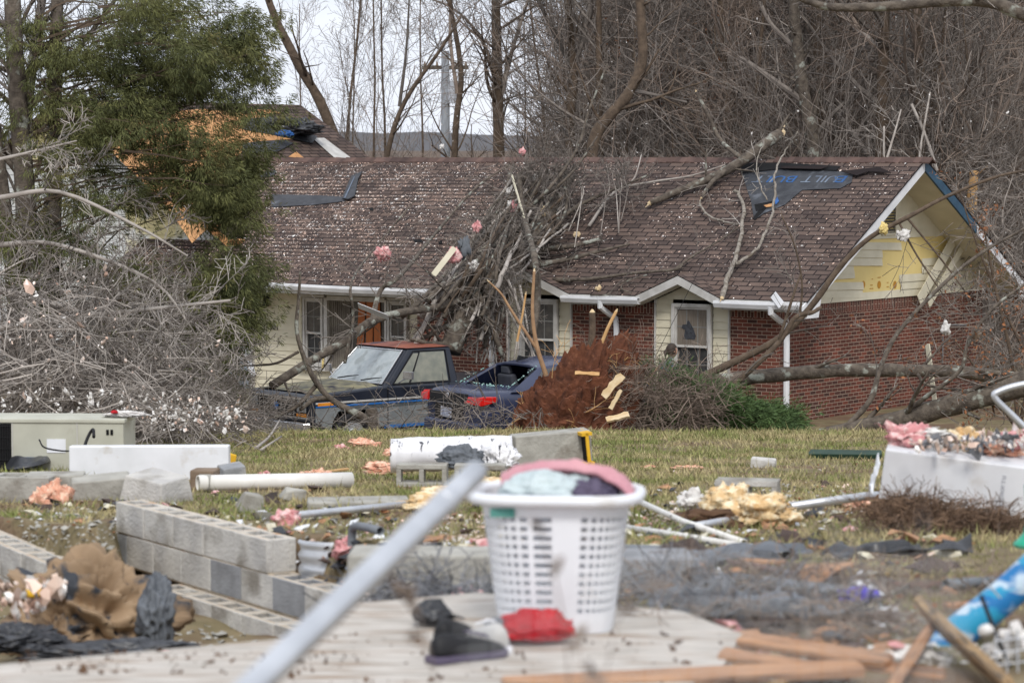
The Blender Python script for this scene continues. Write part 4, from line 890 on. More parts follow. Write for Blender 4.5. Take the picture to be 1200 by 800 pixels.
for s in (1, -1):
    A, B_, C_, D_ = cabpt(0, s, 0), cabpt(1, s, 0), cabpt(1, s, 1), cabpt(0, s, 1)
    o = -.012*s if s > 0 else .012; nrm = Vector((0, s, .25)).normalized()*.012
    pt = lambda u, v: A.lerp(B_, u).lerp(D_.lerp(C_, u), v)+nrm
    m = MB(); m.poly([pt(.1, .08), pt(.3, .08), pt(.28, .86), pt(.17, .86)] if s < 0 else [pt(.17, .86), pt(.28, .86), pt(.3, .08), pt(.1, .08)]); m.build('vent_window', mat['dustyside'], truck)
    m = MB(); m.poly([pt(.33, .08), pt(.85, .08), pt(.83, .88), pt(.31, .88)]); sw = m.build('door_window', mat['dustyside'], truck)
    m = MB(); m.tube([pt(.085, .05), pt(.88, .05), pt(.86, .92), pt(.155, .92)], .014, 5, closed=True); m.tube([pt(.315, .06), pt(.295, .9)], .013, 5); m.build('seal', mat['black'], sw)
    mi = MB(); q = Vector((.78, s*.94, 1.17)); mi.tube([q, q+Vector((-.02, s*.2, .1))], .012, 6); mi.box(q+Vector((-.04, s*.25, .15)), (.06, .2, .13), rotm(0, 0, .2*s)); mi.build('mirror', mat['chrome'], truck, bevel=.012)
m = MB(); m.box((2.6, 0, .83), (.02, 1.5, .3)); gr = m.build('grille', mat['dark'], truck)
m = MB()
for i in range(9): m.box((2.62, -.52+.13*i, .83), (.025, .012, .27))
for i in range(4): m.box((2.625, 0, .72+.075*i), (.02, 1.08, .012))
m.box((2.615, 0, .99), (.03, 1.9, .03)); m.box((2.615, 0, .675), (.03, 1.9, .025)); m.build('grille_bars', mat['chrome'], gr)
m = MB(); m.tube([(2.63, 0, .84), (2.65, 0, .84)], .06, 16); ob = m.build('emblem', mat['blue'], gr); ob.scale = (1, 1.0, 1)
for s in (1, -1):
    m = MB(); m.box((2.61, s*.72, .86), (.03, .26, .2)); hl_ = m.build('headlight', M('lamp_glass', (.3, .31, .32), (.2, .2, .2), 8, rough=.2), truck, bevel=.015)
    m = MB(); m.box((2.61, s*.72, .72), (.03, .26, .05)); m.build('indicator', mat['amber'], hl_)
m = MB(); m.prism([(2.6, -.98, .42), (2.72, -.9, .42), (2.76, 0, .42), (2.72, .9, .42), (2.6, .98, .42)], (0, 0, .18)); m.build('bumper', mat['chrome'], truck, bevel=.02)
for x, y in ((1.72, .84), (1.72, -.84), (-1.45, .84), (-1.45, -.84)): wheel(truck, x, y, .37, .24)
# --- dark blue sedan, seen from behind
car = empty('sedan', (.943, 45.85, .27), R(34), 'dark blue sedan with its rear window smashed, parked beside the clay root ball', 'car')
def loft(mb, sts):
    k = len(sts[0]); n0 = len(mb.v)
    for s_ in sts: mb.v += [tuple(p) for p in s_]
    for i in range(len(sts)-1):
        for j in range(k): j2 = (j+1) % k; mb.face((n0+i*k+j, n0+(i+1)*k+j, n0+(i+1)*k+j2, n0+i*k+j2))
    mb.face(range(n0, n0+k)); mb.face(range(n0+len(sts)*k-1, n0+len(sts)*k-k-1, -1))
m = MB(); sts = []
for x, w_, zb_, zt_ in ((-2.33, .74, .42, .9), (-2.28, .86, .3, .985), (-2.1, .9, .24, 1.02), (-1.7, .915, .2, 1.02), (-1.2, .92, .19, .97), (0, .925, .18, .93), (.9, .92, .18, .95), (1.3, .915, .2, .92), (1.9, .89, .22, .82), (2.2, .8, .26, .7), (2.32, .62, .34, .58)):
    sts.append([(x, -w_*.86, zb_), (x, -w_, zb_+.14), (x, -w_*1.0, zt_*.72), (x, -w_*.94, zt_-.06), (x, -w_*.8, zt_), (x, 0, zt_+.035), (x, w_*.8, zt_), (x, w_*.94, zt_-.06), (x, w_, zt_*.72), (x, w_, zb_+.14), (x, w_*.86, zb_)])
loft(m, sts); m.build('body', mat['carblue'], car, smooth=True, sub=2)
# greenhouse shell, open where the back window was
m = MB(); gh = [(-1.72, .99, .80, .98), (-1.05, 1.36, .62, .955), (-.35, 1.44, .6, .94), (.35, 1.4, .6, .93), (1.18, .97, .8, .95)]
rows = []
for x, zt_, wt, zb_ in gh: rows.append([Vector((x, -.86, zb_)), Vector((x, -wt, zt_-.03)), Vector((x, -wt*.6, zt_+.01)), Vector((x, 0, zt_+.02)), Vector((x, wt*.6, zt_+.01)), Vector((x, wt, zt_-.03)), Vector((x, .86, zb_))])
n0 = 0
for r_ in rows: m.v += [tuple(p) for p in r_]
for i in range(len(rows)-1):
    for j in range(6):
        if i == 0 and j in (1, 2, 3, 4): continue
        m.face((i*7+j, (i+1)*7+j, (i+1)*7+j+1, i*7+j+1))
cb = m.build('cabin', mat['carblue'], car, smooth=True)
md = cb.modifiers.new('s', 'SOLIDIFY'); md.thickness = .05; md = cb.modifiers.new('b', 'BEVEL'); md.width = .012; md.segments = 2
for s in (1, -1):
    m = MB(); m.poly([(-1.3, s*.84, 1.0), (1.0, s*.865, 1.0), (.4, s*.66, 1.35), (-.4, s*.65, 1.385), (-1.0, s*.69, 1.3)]); m.build('side_window', mat['glass'], car)
m = MB(); m.poly([(1.2, -.72, 1.0), (1.2, .72, 1.0), (.42, .58, 1.41), (.42, -.58, 1.41)]); m.build('windshield', mat['glass'], car)
for s in (1, -1):
    m = MB(); m.box((-.95, s*.4, 1.02), (.14, .5, .3), rotm(0, -.2, 0), .85); m.box((-.98, s*.4, 1.24), (.1, .26, .14), rotm(0, -.2, 0), .85); m.build('seat', M('seat_grey', (.06, .065, .08)), car, bevel=.03)
m = MB(); rng = random.Random(4)
for i in range(90):
    t = rng.random(); s = rng.choice((-1, 1))
    p = Vector((lerp(-1.72, -1.05, t)+.0, s*lerp(.74, .6, t), lerp(1.03, 1.37, t))) if i % 2 else Vector((-1.7+rng.uniform(-.12, .1), rng.uniform(-.72, .72), 1.055))
    m.box(p, [rng.uniform(.004, .022) for _ in range(3)], rotm(rng.random()*3, rng.random()*3, 0))
m.build('glass_shards', mat['shards'], car)
m = MB(); m.prism([(-2.345, -.5, .78), (-2.345, .62, .78), (-2.335, .64, .95), (-2.335, -.52, .95)], (-.02, 0, 0)); m.box((-2.33, .06, .63), (.07, .8, .24)); tk = m.build('trunk_panel', mat['black'], car, bevel=.01)
m = MB(); m.tube([(-2.37, .06, .9), (-2.385, .06, .9)], .045, 18); m.build('emblem', mat['chrome'], tk)
m = MB(); m.box((-2.375, .1, .62), (.012, .31, .16), rotm(.05, 0, 0)); lp = m.build('licence_plate', M('plate', (.6, .62, .68), (.25, .28, .4), 14), tk)
m = MB(); m.box((-2.365, .06, .77), (.02, 1.0, .015)); m.build('chrome_strip', mat['chrome'], tk)
for y0, y1 in ((-.9, -.42), (.68, .9)):
    m = MB(); s = -1 if y0 < 0 else 1; m.prism([(-2.37, y0 if s < 0 else y0, .78), (-2.37, y1 if s < 0 else y1, .80 if s < 0 else .78), (-2.35, y1, .9), (-2.35, y0, .92)], (.1, 0, 0))
    if s < 0: m.prism([(-2.3, -.93, .79), (-2.05, -.94, .84), (-2.05, -.94, .92), (-2.3, -.92, .93)], (0, .08, 0)); 
    else: m.prism([(-2.3, .93, .79), (-2.05, .94, .84), (-2.05, .94, .92), (-2.3, .92, .93)], (0, -.08, 0))
    m.build('taillight', mat['red'], car, bevel=.012)
m = MB(); m.prism([(-2.30, -.86, .3), (-2.42, -.7, .3), (-2.46, 0, .3), (-2.42, .7, .3), (-2.30, .86, .3)], (0, 0, .2)); m.build('bumper', mat['carblue'], car, bevel=.04)
m = MB(); m.prism([(-1.05, -.02, 1.4), (-.82, -.02, 1.45), (-1.0, -.02, 1.5)], (0, .04, 0)); m.build('aerial_fin', mat['black'], car)
for x, y in ((-1.4, .82), (-1.4, -.82), (1.45, .82), (1.45, -.82)): wheel(car, x, y, .32, .2)
mat['barkpale'] = M('pale_bark', (.33, .3, .26), (.2, .175, .145), 14, rough=.95, bump=1, bscale=40, c3=(.14, .115, .09), s3=8, l3=.54, h3=.64)
# ================================================================ the tree that fell on the house
ft = empty('fallen_tree', W(560, 380, 48), 0, 'huge tangled fallen tree draped over the roof and the left window gable', 'fallen tree')
FB = Vector(ft.location); tw = MB(); rng = random.Random(91)
def part_limb(name, pts, r0, r1, n, lev, L, mt='bark', jit=0.0, up=0., nch=4, rm=.4):
    mb = MB(); limb(mb, pts, r0, r1, rng, n, lev, L, 9, tw=tw, up=up, nch=nch, jit=jit, rm=rm, rmin=.005)
    mb.v = [(a-FB.x, b-FB.y, c-FB.z) for a, b, c in mb.v]; mb.build(name, mat[mt], ft, smooth=True)
part_limb('trunk', [rw(668, 205, .35), rw(650, 240, .35), rw(628, 272, .4), rw(606, 302, .5), W(588, 328, 48.8), W(562, 352, 48.3), W(540, 378, 48), W(528, 412, 47.8)], .11, .19, 12, 2, 1.8)
part_limb('limb', [W(596, 312, 49), W(560, 340, 48.4), W(520, 358, 47.6), W(470, 366, 46.8), W(432, 378, 46.4), W(405, 400, 46), W(372, 418, 45.6), W(318, 452, 45)], .065, .075, 10, 2, 1.4)
part_limb('limb', [W(436, 378, 46.4), W(446, 340, 47), W(470, 322, 47.6), rw(520, 262, .3), rw(560, 218, .2), rw(598, 193, .2)], .05, .015, 9, 1, 1.0)
part_limb('limb', [W(500, 352, 47.6), W(522, 330, 48.2), rw(545, 290, .3), rw(590, 250, .3), rw(632, 218, .3)], .06, .02, 9, 1, 1.0)
part_limb('limb', [W(404, 425, 45.6), W(414, 372, 46), W(412, 330, 46.5), rw(440, 290, .3), rw(480, 242, .25), rw(486, 235, .3)], .03, .01, 5, 1, .7)
part_limb('snag', [rw(608, 205, .8), rw(614, 255, .8), W(626, 300, 48.3), W(630, 345, 48), W(624, 392, 47.8)], .05, .07, 4, 1, .8)
part_limb('limb', [rw(606, 300, .3), rw(640, 292, .2), rw(672, 288, .15), rw(706, 280, .1)], .07, .04, 5, 1, .6)
part_limb('limb', [rw(618, 312, .3), rw(660, 305, .15), rw(700, 295, .12), rw(738, 286, .1)], .06, .02, 6, 1, .7)
for i in range(58):          # parallel mass of limbs sliding down off the roof
    a = rng.random(); x0 = lerp(598, 668, rng.random()); y0 = lerp(190, 285, rng.random()); b = rng.uniform(-28, 46)
    x1 = lerp(478, 585, rng.random()); y1 = 400-.36*(x1-500)-rng.uniform(0, 58)
    P = [rw(x0, y0, rng.uniform(.15, .8)), rw(lerp(x0, x1, .35)+rng.uniform(-6, 6), lerp(y0, y1, .35)+rng.uniform(-8, 8), rng.uniform(.2, .8)), W(lerp(x0, x1, .7), lerp(y0, y1, .7)+rng.uniform(-8, 8), rng.uniform(48, 49.2)), W(x1, y1+rng.uniform(0, 40), rng.uniform(47.2, 48.8))]
    part_limb('limb', P, rng.uniform(.01, .03), rng.uniform(.012, .045), 7, 1, .9, rng.choice(('bark', 'bark', 'twigpale', 'barkbrown')), .015)
for pts in ([W(520, 372, 47.6), W(540, 330, 48.4), rw(575, 285, .5), rw(625, 240, .7), rw(668, 205, 1.0), W(700, 160, 53.5)], [W(470, 372, 47), W(500, 345, 47.6), rw(560, 280, .4), rw(600, 245, .5), rw(640, 200, .8)], [rw(640, 268, .4), rw(680, 240, .3), rw(720, 222, .3), rw(760, 205, .3)], [W(545, 345, 48.3), rw(590, 270, .5), rw(640, 225, .9), W(676, 175, 53.5), W(690, 130, 53.8), W(712, 75, 54)], [W(590, 420, 48), W(575, 380, 48), W(560, 335, 48.3), rw(562, 290, .5), rw(590, 235, .6)], [rw(612, 300, .4), rw(650, 270, .4), rw(665, 235, .5), rw(655, 200, .8)]):
    part_limb('limb', pts, rng.uniform(.04, .055), rng.uniform(.012, .02), 9, 2, .9, 'bark', nch=3)
for i in range(34):          # fine uprights breaking the ridge line
    x0 = rng.uniform(608, 735) if i > 16 else rng.uniform(610, 680); part_limb('limb', [rw(x0+rng.uniform(-30, 5), 260+rng.uniform(-30, 30), .2), rw(x0+rng.uniform(-8, 8), 225, .5), rw(x0+rng.uniform(-8, 8), 205, .7), W(x0+rng.uniform(-15, 25), rng.uniform(165, 195), 53.5)], .012, .004, 7, 2, .6, rng.choice(('twigpale', 'twig')), nch=3)
for i in range(14):          # hanging pale limbs below the eave
    x0 = rng.uniform(545, 610); part_limb('limb', [W(x0, 325+rng.uniform(0, 20), 48.6), W(x0+rng.uniform(5, 25), 365, 48.4), W(x0+rng.uniform(0, 45), 425, 48)], .025, .015, 4, 1, .6, 'twigpale')
tw.v = [(a-FB.x, b-FB.y, c-FB.z) for a, b, c in tw.v]; tw.build('twigs', mat['twig'], ft)
def log(name, label, paths, mt='bark', seed=1, n=4, L=.8, lev=1, tm='twig', rawend=None, cat='fallen limb', rm=.4, nch=4, leaf=0, zmin=None, ang=(30, 70), jit=0):
    base = Vector(paths[0][0][0]); t = empty(name, base, 0, label, cat); rng = random.Random(seed); tw_ = MB()
    for i, (pts, r0, r1) in enumerate(paths):
        mb = MB(); P = limb(mb, pts, r0, r1, rng, n, lev, L, 10, tw=tw_, rm=rm, nch=nch, zmin=zmin, ang=ang, smooth=5, rmin=.005, jit=jit)
        mb.v = [(a-base.x, b-base.y, c-base.z) for a, b, c in mb.v]; mb.build('trunk' if i == 0 else 'branch', mat[mt], t, smooth=True)
        if rawend and i in rawend:
            for e in rawend[i]:
                p, q = (P[0], P[1]) if e == 0 else (P[-1], P[-2]); rr = (r0 if e == 0 else r1); dd = (p-q).normalized(); b_ = MB()
                b_.tube([p-dd*.01-base, p+dd*rr*.9-base], [rr*.97, rr*.45], 9); b_.tube([p-base, p+dd*rr*2.2+dd.orthogonal()*rr*.6-base], [rr*.4, rr*.06], 5); b_.build('split_end', mat['palewood'], t)
    if tw_.v:
        pts_ = tw_.v[::7]; tw_.v = [(a-base.x, b-base.y, c-base.z) for a, b, c in tw_.v]; tw_.build('twigs', mat[tm], t)
        if leaf: leaves([(a-base.x, b-base.y, c-base.z) for a, b, c in pts_], 'leaves', None, seed, leaf, .035, obj_=t, spread=.06)
    return t
ry = lambda x, y, o=.1: rw(x, y, o)
log('broken_log', 'thick broken log lying across the ridge near the exposed underlayment', [([ry(762, 238, .12), ry(800, 222, .13), ry(835, 208, .15), ry(868, 190, .2), HM @ hl(895, 170, (0, 1, 0), YR-.1), HM @ hl(914, 157, (0, 1, 0), YR+.3)], .06, .12), ([ry(850, 200, .2), ry(832, 216, .15), ry(822, 232, .1)], .05, .03), ([HM @ hl(868, 185, (0, 1, 0), YR-.3), HM @ hl(845, 165, (0, 1, 0), YR), HM @ hl(830, 135, (0, 1, 0), YR), HM @ hl(816, 108, (0, 1, 0), YR)], .045, .03)], rawend={0: (0, 1), 1: (1,), 2: (1,)}, seed=3, n=3)
log('broken_limb', 'pale forked limb hanging down the roof between log and right gutter', [([ry(846, 348, .08), ry(855, 318, .1), ry(866, 290, .1), ry(871, 250, .12), ry(866, 228, .14), ry(860, 224, .16)], .046, .028), ([ry(862, 310, .1), ry(885, 295, .12), ry(898, 270, .2), ry(908, 235, .3), ry(908, 205, .5), HM @ hl(918, 180, (0, 1, 0), YR-.6), HM @ hl(935, 155, (0, 1, 0), YR-.6)], .033, .012), ([ry(820, 236, .1), ry(826, 250, .1), ry(845, 258, .1), ry(866, 264, .1)], .022, .018), ([ry(900, 235, .3), ry(890, 215, .4), ry(888, 190, .5), HM @ hl(896, 165, (0, 1, 0), YR-.6)], .015, .009)], 'barkpale', jit=.02, seed=4, n=4, L=.5, tm='twigpale', rawend={0: (0,)})
log('broken_limb', 'thin crooked limb lying on the roof just above the right window gable', [([ry(648, 328, .05), ry(668, 328, .08), ry(700, 326, .08), ry(742, 320, .09), ry(790, 316, .09), ry(800, 310, .1)], .045, .02), ([ry(790, 316, .09), ry(812, 300, .1), ry(838, 285, .1), ry(868, 265, .1)], .022, .012), ([ry(692, 346, .06), ry(712, 345, .07), ry(722, 335, .07), ry(740, 326, .08)], .014, .01), ([ry(740, 343, .06), ry(728, 338, .07), ry(734, 330, .07), ry(758, 322, .08)], .014, .01)], 'bark', seed=5, n=3, L=.5, rawend={0: (0,)})
log('broken_limb', 'dark thin limb lying diagonally over the ridge right of the fallen tree', [([ry(690, 265, .1), ry(720, 225, .12), ry(760, 214, .12), ry(810, 206, .12), ry(850, 193, .15)], .03, .012), ([ry(735, 220, .12), ry(745, 205, .2), HM @ hl(752, 180, (0, 1, 0), YR-.3)], .018, .01)], 'twigpale', seed=6, n=5, L=.7)
log('fallen_limb', 'long curving limb sweeping up across the right gable corner', [([W(800, 452, 45), W(860, 424, 45), W(910, 398, 45), W(948, 362, 45), W(985, 312, 45), W(1020, 278, 45), W(1065, 254, 45), W(1110, 230, 45.2), W(1165, 208, 45.5), W(1200, 200, 46)], .07, .02), ([W(1052, 258, 45), W(1075, 300, 44.9), W(1105, 345, 44.8)], .022, .01), ([W(1062, 254, 45), W(1100, 300, 45), W(1130, 340, 45)], .02, .01), ([W(936, 375, 45), W(940, 335, 44.9), W(932, 290, 44.9), W(915, 250, 44.9)], .022, .01)], 'barkbrown', seed=7, n=4, L=1.0, tm='twig')
log('fallen_limb', 'lower limb rising from the green boughs past the right downspout', [([W(832, 478, 44.4), W(872, 440, 44.4), W(912, 402, 44.5), W(932, 372, 44.6), W(952, 366, 44.7), W(962, 360, 44.8)], .055, .03), ([W(912, 402, 44.5), W(930, 345, 44.5), W(938, 322, 44.6)], .03, .015)], 'barkbrown', seed=8, n=4, L=.8)
log('fallen_log', 'straight fallen trunk resting level in front of the brick side wall', [([W(828, 448, 45.6), W(900, 440, 45.6), W(980, 434, 45.7), W(1060, 434, 45.8), W(1130, 436, 46), W(1165, 444, 46.2)], .125, .1), ([W(1128, 432, 46), W(1160, 436, 46), W(1210, 440, 46)], .05, .04)], 'bark', seed=9, n=3, L=1.0, rawend={0: (0,)}, cat='log')
log('fallen_log', 'thick mossy trunk lying on the grass and rising to the right edge', [([W(950, 512, 43), W(1010, 500, 42.9), W(1060, 490, 42.8), W(1130, 470, 42.6), W(1200, 450, 42.4), W(1290, 425, 42)], .1, .22), ([W(992, 500, 42.9), W(1020, 468, 43), W(1032, 430, 43.2), W(1052, 390, 43.5), W(1100, 338, 43.8), W(1145, 300, 44), W(1210, 262, 44.2)], .05, .02), ([W(1040, 500, 42.9), W(1085, 465, 42.6), W(1125, 434, 42.5), W(1135, 400, 42.5), W(1165, 360, 42.6), W(1205, 330, 42.8)], .04, .02), ([W(1072, 492, 42.8), W(1130, 460, 42.5), W(1170, 445, 42.4), W(1215, 430, 42.4)], .035, .02), ([W(1075, 438, 42.9), W(1090, 452, 42.8), W(1150, 458, 42.6), W(1205, 455, 42.5)], .028, .015)], 'bark', seed=10, n=6, L=1.1, leaf=420, lev=2, nch=3, cat='log')
log('crooked_limb', 'dark crooked limb standing in front of the truck grille', [([W(352, 318, 43.6), W(350, 350, 43.6), W(348, 390, 43.5), W(362, 432, 43.4), W(380, 460, 43.3), W(398, 474, 43.2), W(425, 488, 43.1), W(444, 502, 43)], .018, .07), ([W(372, 450, 43.4), W(345, 478, 43.2), W(310, 492, 43)], .04, .02), ([W(384, 466, 43.3), W(368, 468, 43.2), W(352, 480, 43)], .045, .03), ([W(350, 412, 43.5), W(325, 425, 43.4), W(300, 428, 43.4), W(270, 428, 43.4)], .025, .012)], 'bark', seed=11, n=5, L=.8, lev=1, nch=5, tm='twig')
log('stump', 'short broken stump standing in the grass below the truck door', [([W(438, 510, 42.8), W(437, 490, 42.8), W(435, 478, 42.8)], .1, .085)], 'bark', seed=12, n=0, cat='stump')
log('overhead_branch', 'lichened branch hanging across the top right corner of the view', [([W(915, -14, 30), W(960, 6, 30), W(1000, 9, 30), W(1060, 6, 30), W(1110, 1, 30), W(1160, 2, 30), W(1230, 22, 30), W(1400, 10, 30), W(1650, -120, 30)], .035, .09)], 'bark', seed=13, n=3, L=.6, cat='branch')
log('bare_shrub', 'leafless shrub with rusty leaves beside the back corner of the side wall', [([W(1195, 520, 47), W(1185, 420, 47), W(1165, 330, 47), W(1150, 250, 47)], .04, .015), ([W(1195, 500, 47), W(1215, 380, 47), W(1200, 270, 47)], .035, .015), ([W(1190, 500, 47), W(1150, 440, 47), W(1120, 400, 47)], .03, .012), ([W(1240, 470, 47), W(1195, 400, 47), W(1150, 300, 47), W(1120, 210, 47)], .03, .01)], 'barkbrown', seed=14, n=8, L=.9, lev=2, nch=4, leaf=700, tm='twigbrown', cat='shrub')
pile('brush_pile', 'tangle of dark broken limbs heaped behind the right end of the house', 190, [(1180, 300, 40, 50, 51, 60), (1190, 400, 30, 60, 49, 56), (1170, 240, 40, 40, 56, 62)], 1.3, .014, 'twig', 54, lev=2, nch=4)
mat['rawwood2'] = M('stripped_wood', (.4, .25, .14), (.28, .17, .1), 8, rough=.9)
# ================================================================ clay root ball
_x = W(665, 503, 43.1).x
rb_ = empty('root_ball', (_x, 43.1, gz(_x, 43.1)), 0, 'upturned root ball of red clay with broken roots, right of the sedan', 'root ball'); b0 = Vector(rb_.location); 
m = MB(); seg, rg = 130, 80; rng = random.Random(5)
for j in range(rg+1):
    th = math.pi*.56*j/rg
    for i in range(seg):
        ph = 2*math.pi*i/seg; v = Vector((math.sin(th)*math.cos(ph), math.sin(th)*math.sin(ph), math.cos(th)))
        q = 1.12+.3*noise.noise(v*1.8+Vector((3, 0, 0)))+.22*noise.noise(v*4+Vector((0, 7, 0)))-.12*abs(noise.noise(v*9))+.12*noise.noise(v*14)+.07*noise.noise(v*30)
        lean = .42*max(0, v.z); m.v.append(((v.x*.98+lean)*q-.02, v.y*.7*q, v.z*1.5*q-.05))
for j in range(rg):
    for i in range(seg): i2 = (i+1) % seg; m.face((j*seg+i, (j+1)*seg+i, (j+1)*seg+i2, j*seg+i2))
m.build('clay', mat['redclay'], rb_, smooth=False); 
rt = MB(); rt2 = MB()
for i in range(64):
    ph = rng.uniform(-3.3, .3); th = rng.uniform(.1, 1.5); v = Vector((math.sin(th)*math.cos(ph)*.92+.3*math.cos(th), math.sin(th)*math.sin(ph)*.65, math.cos(th)*1.3))
    if i % 4 and v.x < .25: continue
    grow(rt if i % 4 else rt2, v, (v+rdir(rng)*.9+Vector((.3, 0, 0))), rng.uniform(.25, .8), rng.uniform(.006, .02), 1, rng, 4, .3, -.02, rmin=.004)
rt.build('roots', mat['twigbrown'], rb_); rt2.build('raw_roots', mat['rawwood'], rb_)
for pts, r0, r1, mt in (([(640, 440), (629, 405), (624, 365), (626, 318)], .04, .022, 'rawwood2'), ([(630, 410), (600, 365), (588, 345), (573, 330)], .026, .012, 'rawwood2'), ([(690, 425), (694, 390), (694, 366)], .06, .05, 'barkbrown'), ([(702, 410), (712, 385), (722, 365)], .03, .025, 'rawwood'), ([(606, 400), (612, 370), (616, 345)], .02, .015, 'rawwood')):
    mb = MB(); P = [W(x, y, b0.y-.1)-Vector(rb_.location) for x, y in pts]; mb.tube(catmull(P, 4), [lerp(r0, r1, i/(4*(len(P)-1))) for i in range(4*(len(P)-1)+1)], 8); mb.build('broken_stem', mat[mt], rb_)
    mb = MB(); d_ = (P[-1]-P[-2]).normalized(); mb.tube([P[-1], P[-1]+d_*.05], [r1*.98, r1*.3], 7); mb.build('splintered_tip', mat['palewood'], rb_)
def slab(name, label, px, py, Y, L_, w_, th, rot, mt, cat='wood', parent=None):
    p = W(px, py, Y); mb = MB(); rg_ = random.Random(int(px*7+py)); pts = []
    for i in range(7): pts.append((-L_/2+L_*i/6, w_/2*rg_.uniform(.5, 1)))
    for i in range(7): pts.append((L_/2-L_*i/6, -w_/2*rg_.uniform(.5, 1)))
    mb.prism([(a, b, 0) for a, b in pts], (0, 0, th)); o = mb.build(name, mat[mt], parent); o.location = p; o.rotation_euler = rot; tag(o, label, cat); return o
slab('wood_slab', 'upper splintered slab of pale wood leaning on the clay root ball', 718, 452, 42.2, .45, .14, .05, (R(70), R(-48), R(10)), 'palewood')
slab('wood_slab', 'lowest flat splinter of pale wood at the foot of the root ball', 724, 490, 42.0, .36, .14, .04, (R(40), R(-15), R(5)), 'palewood')
slab('wood_slab', 'narrow pale splinter standing between the two larger slabs on the root ball', 722, 468, 42.15, .34, .08, .03, (R(60), R(-60), R(10)), 'palewood')
slab('wood_slab', 'small pale splinter in the middle of the root ball front', 688, 438, 42.2, .38, .07, .03, (R(60), R(3), 0), 'rawwood')
# ================================================================ green cedar boughs lying by the root ball
def boughs():
    rng = random.Random(15); r = np.random.RandomState(15); base = W(835, 505, 43.3); base.z = gz(base.x, 43.3); t = empty('cedar_boughs', base, 0, 'heap of fresh green cedar boughs on the ground below the right window', 'cut boughs')
    C = []; D = []; br = MB()
    for i in range(36):
        u = rng.random()**.8; x = lerp(752, 925, u); top = 425+80*((x-760)/175)**1.2 if x > 760 else 430
        y = rng.uniform(max(430, top), 500); Y = rng.uniform(42.8, 44.8); p = W(x, y, Y); p.z = max(p.z, gz(p.x, p.y)+.1); s0 = Vector((base.x-.55+rng.uniform(-.4, .4), 43.8, gz(base.x, 43.8)+rng.uniform(.1, .7)))
        P = catmull([s0, s0.lerp(p, .5)+Vector((0, 0, .15)), p], 4); br.tube([q-base for q in P], [lerp(.018, .005, k/(len(P)-1)) for k in range(len(P))], 4, cap=False); dd = (p-s0).normalized()
        for k in range(30): C.append(p-base+Vector((rng.gauss(0, .2), rng.gauss(0, .2), rng.gauss(0, .12)))); D.append((dd+rdir(rng)*.6+Vector((0, 0, -.1))).normalized())
        for q in P[2:]:
            for k in range(7): C.append(q-base+Vector((rng.gauss(0, .09), rng.gauss(0, .09), rng.gauss(0, .07)))); D.append(dd)
    for i in range(16):
        p = W(rng.uniform(738, 812), rng.uniform(428, 470), rng.uniform(43, 44.6))
        for k in range(14): C.append(p-base+Vector((rng.gauss(0, .13), rng.gauss(0, .2), rng.gauss(0, .1)))); D.append((rdir(rng)+Vector((-.3, 0, .5))).normalized())
    V = sprays(np.array(C), np.array(D), 26, .12, .007, r); br.build('bough', mat['barkbrown'], t); npmesh('foliage', V, np.arange(len(V)).reshape(-1, 4), mat['cedargreen'], parent=t)
boughs()
pile('brush_pile', 'brown root-like brush between the clay root ball and the green boughs', 420, [(755, 458, 30, 30, 42.4, 44), (800, 465, 40, 26, 42.3, 43), (740, 485, 28, 14, 42.4, 43.4), (790, 478, 30, 20, 42.4, 43)], .7, .008, 'twigbrown', 55, lev=1, nch=5)
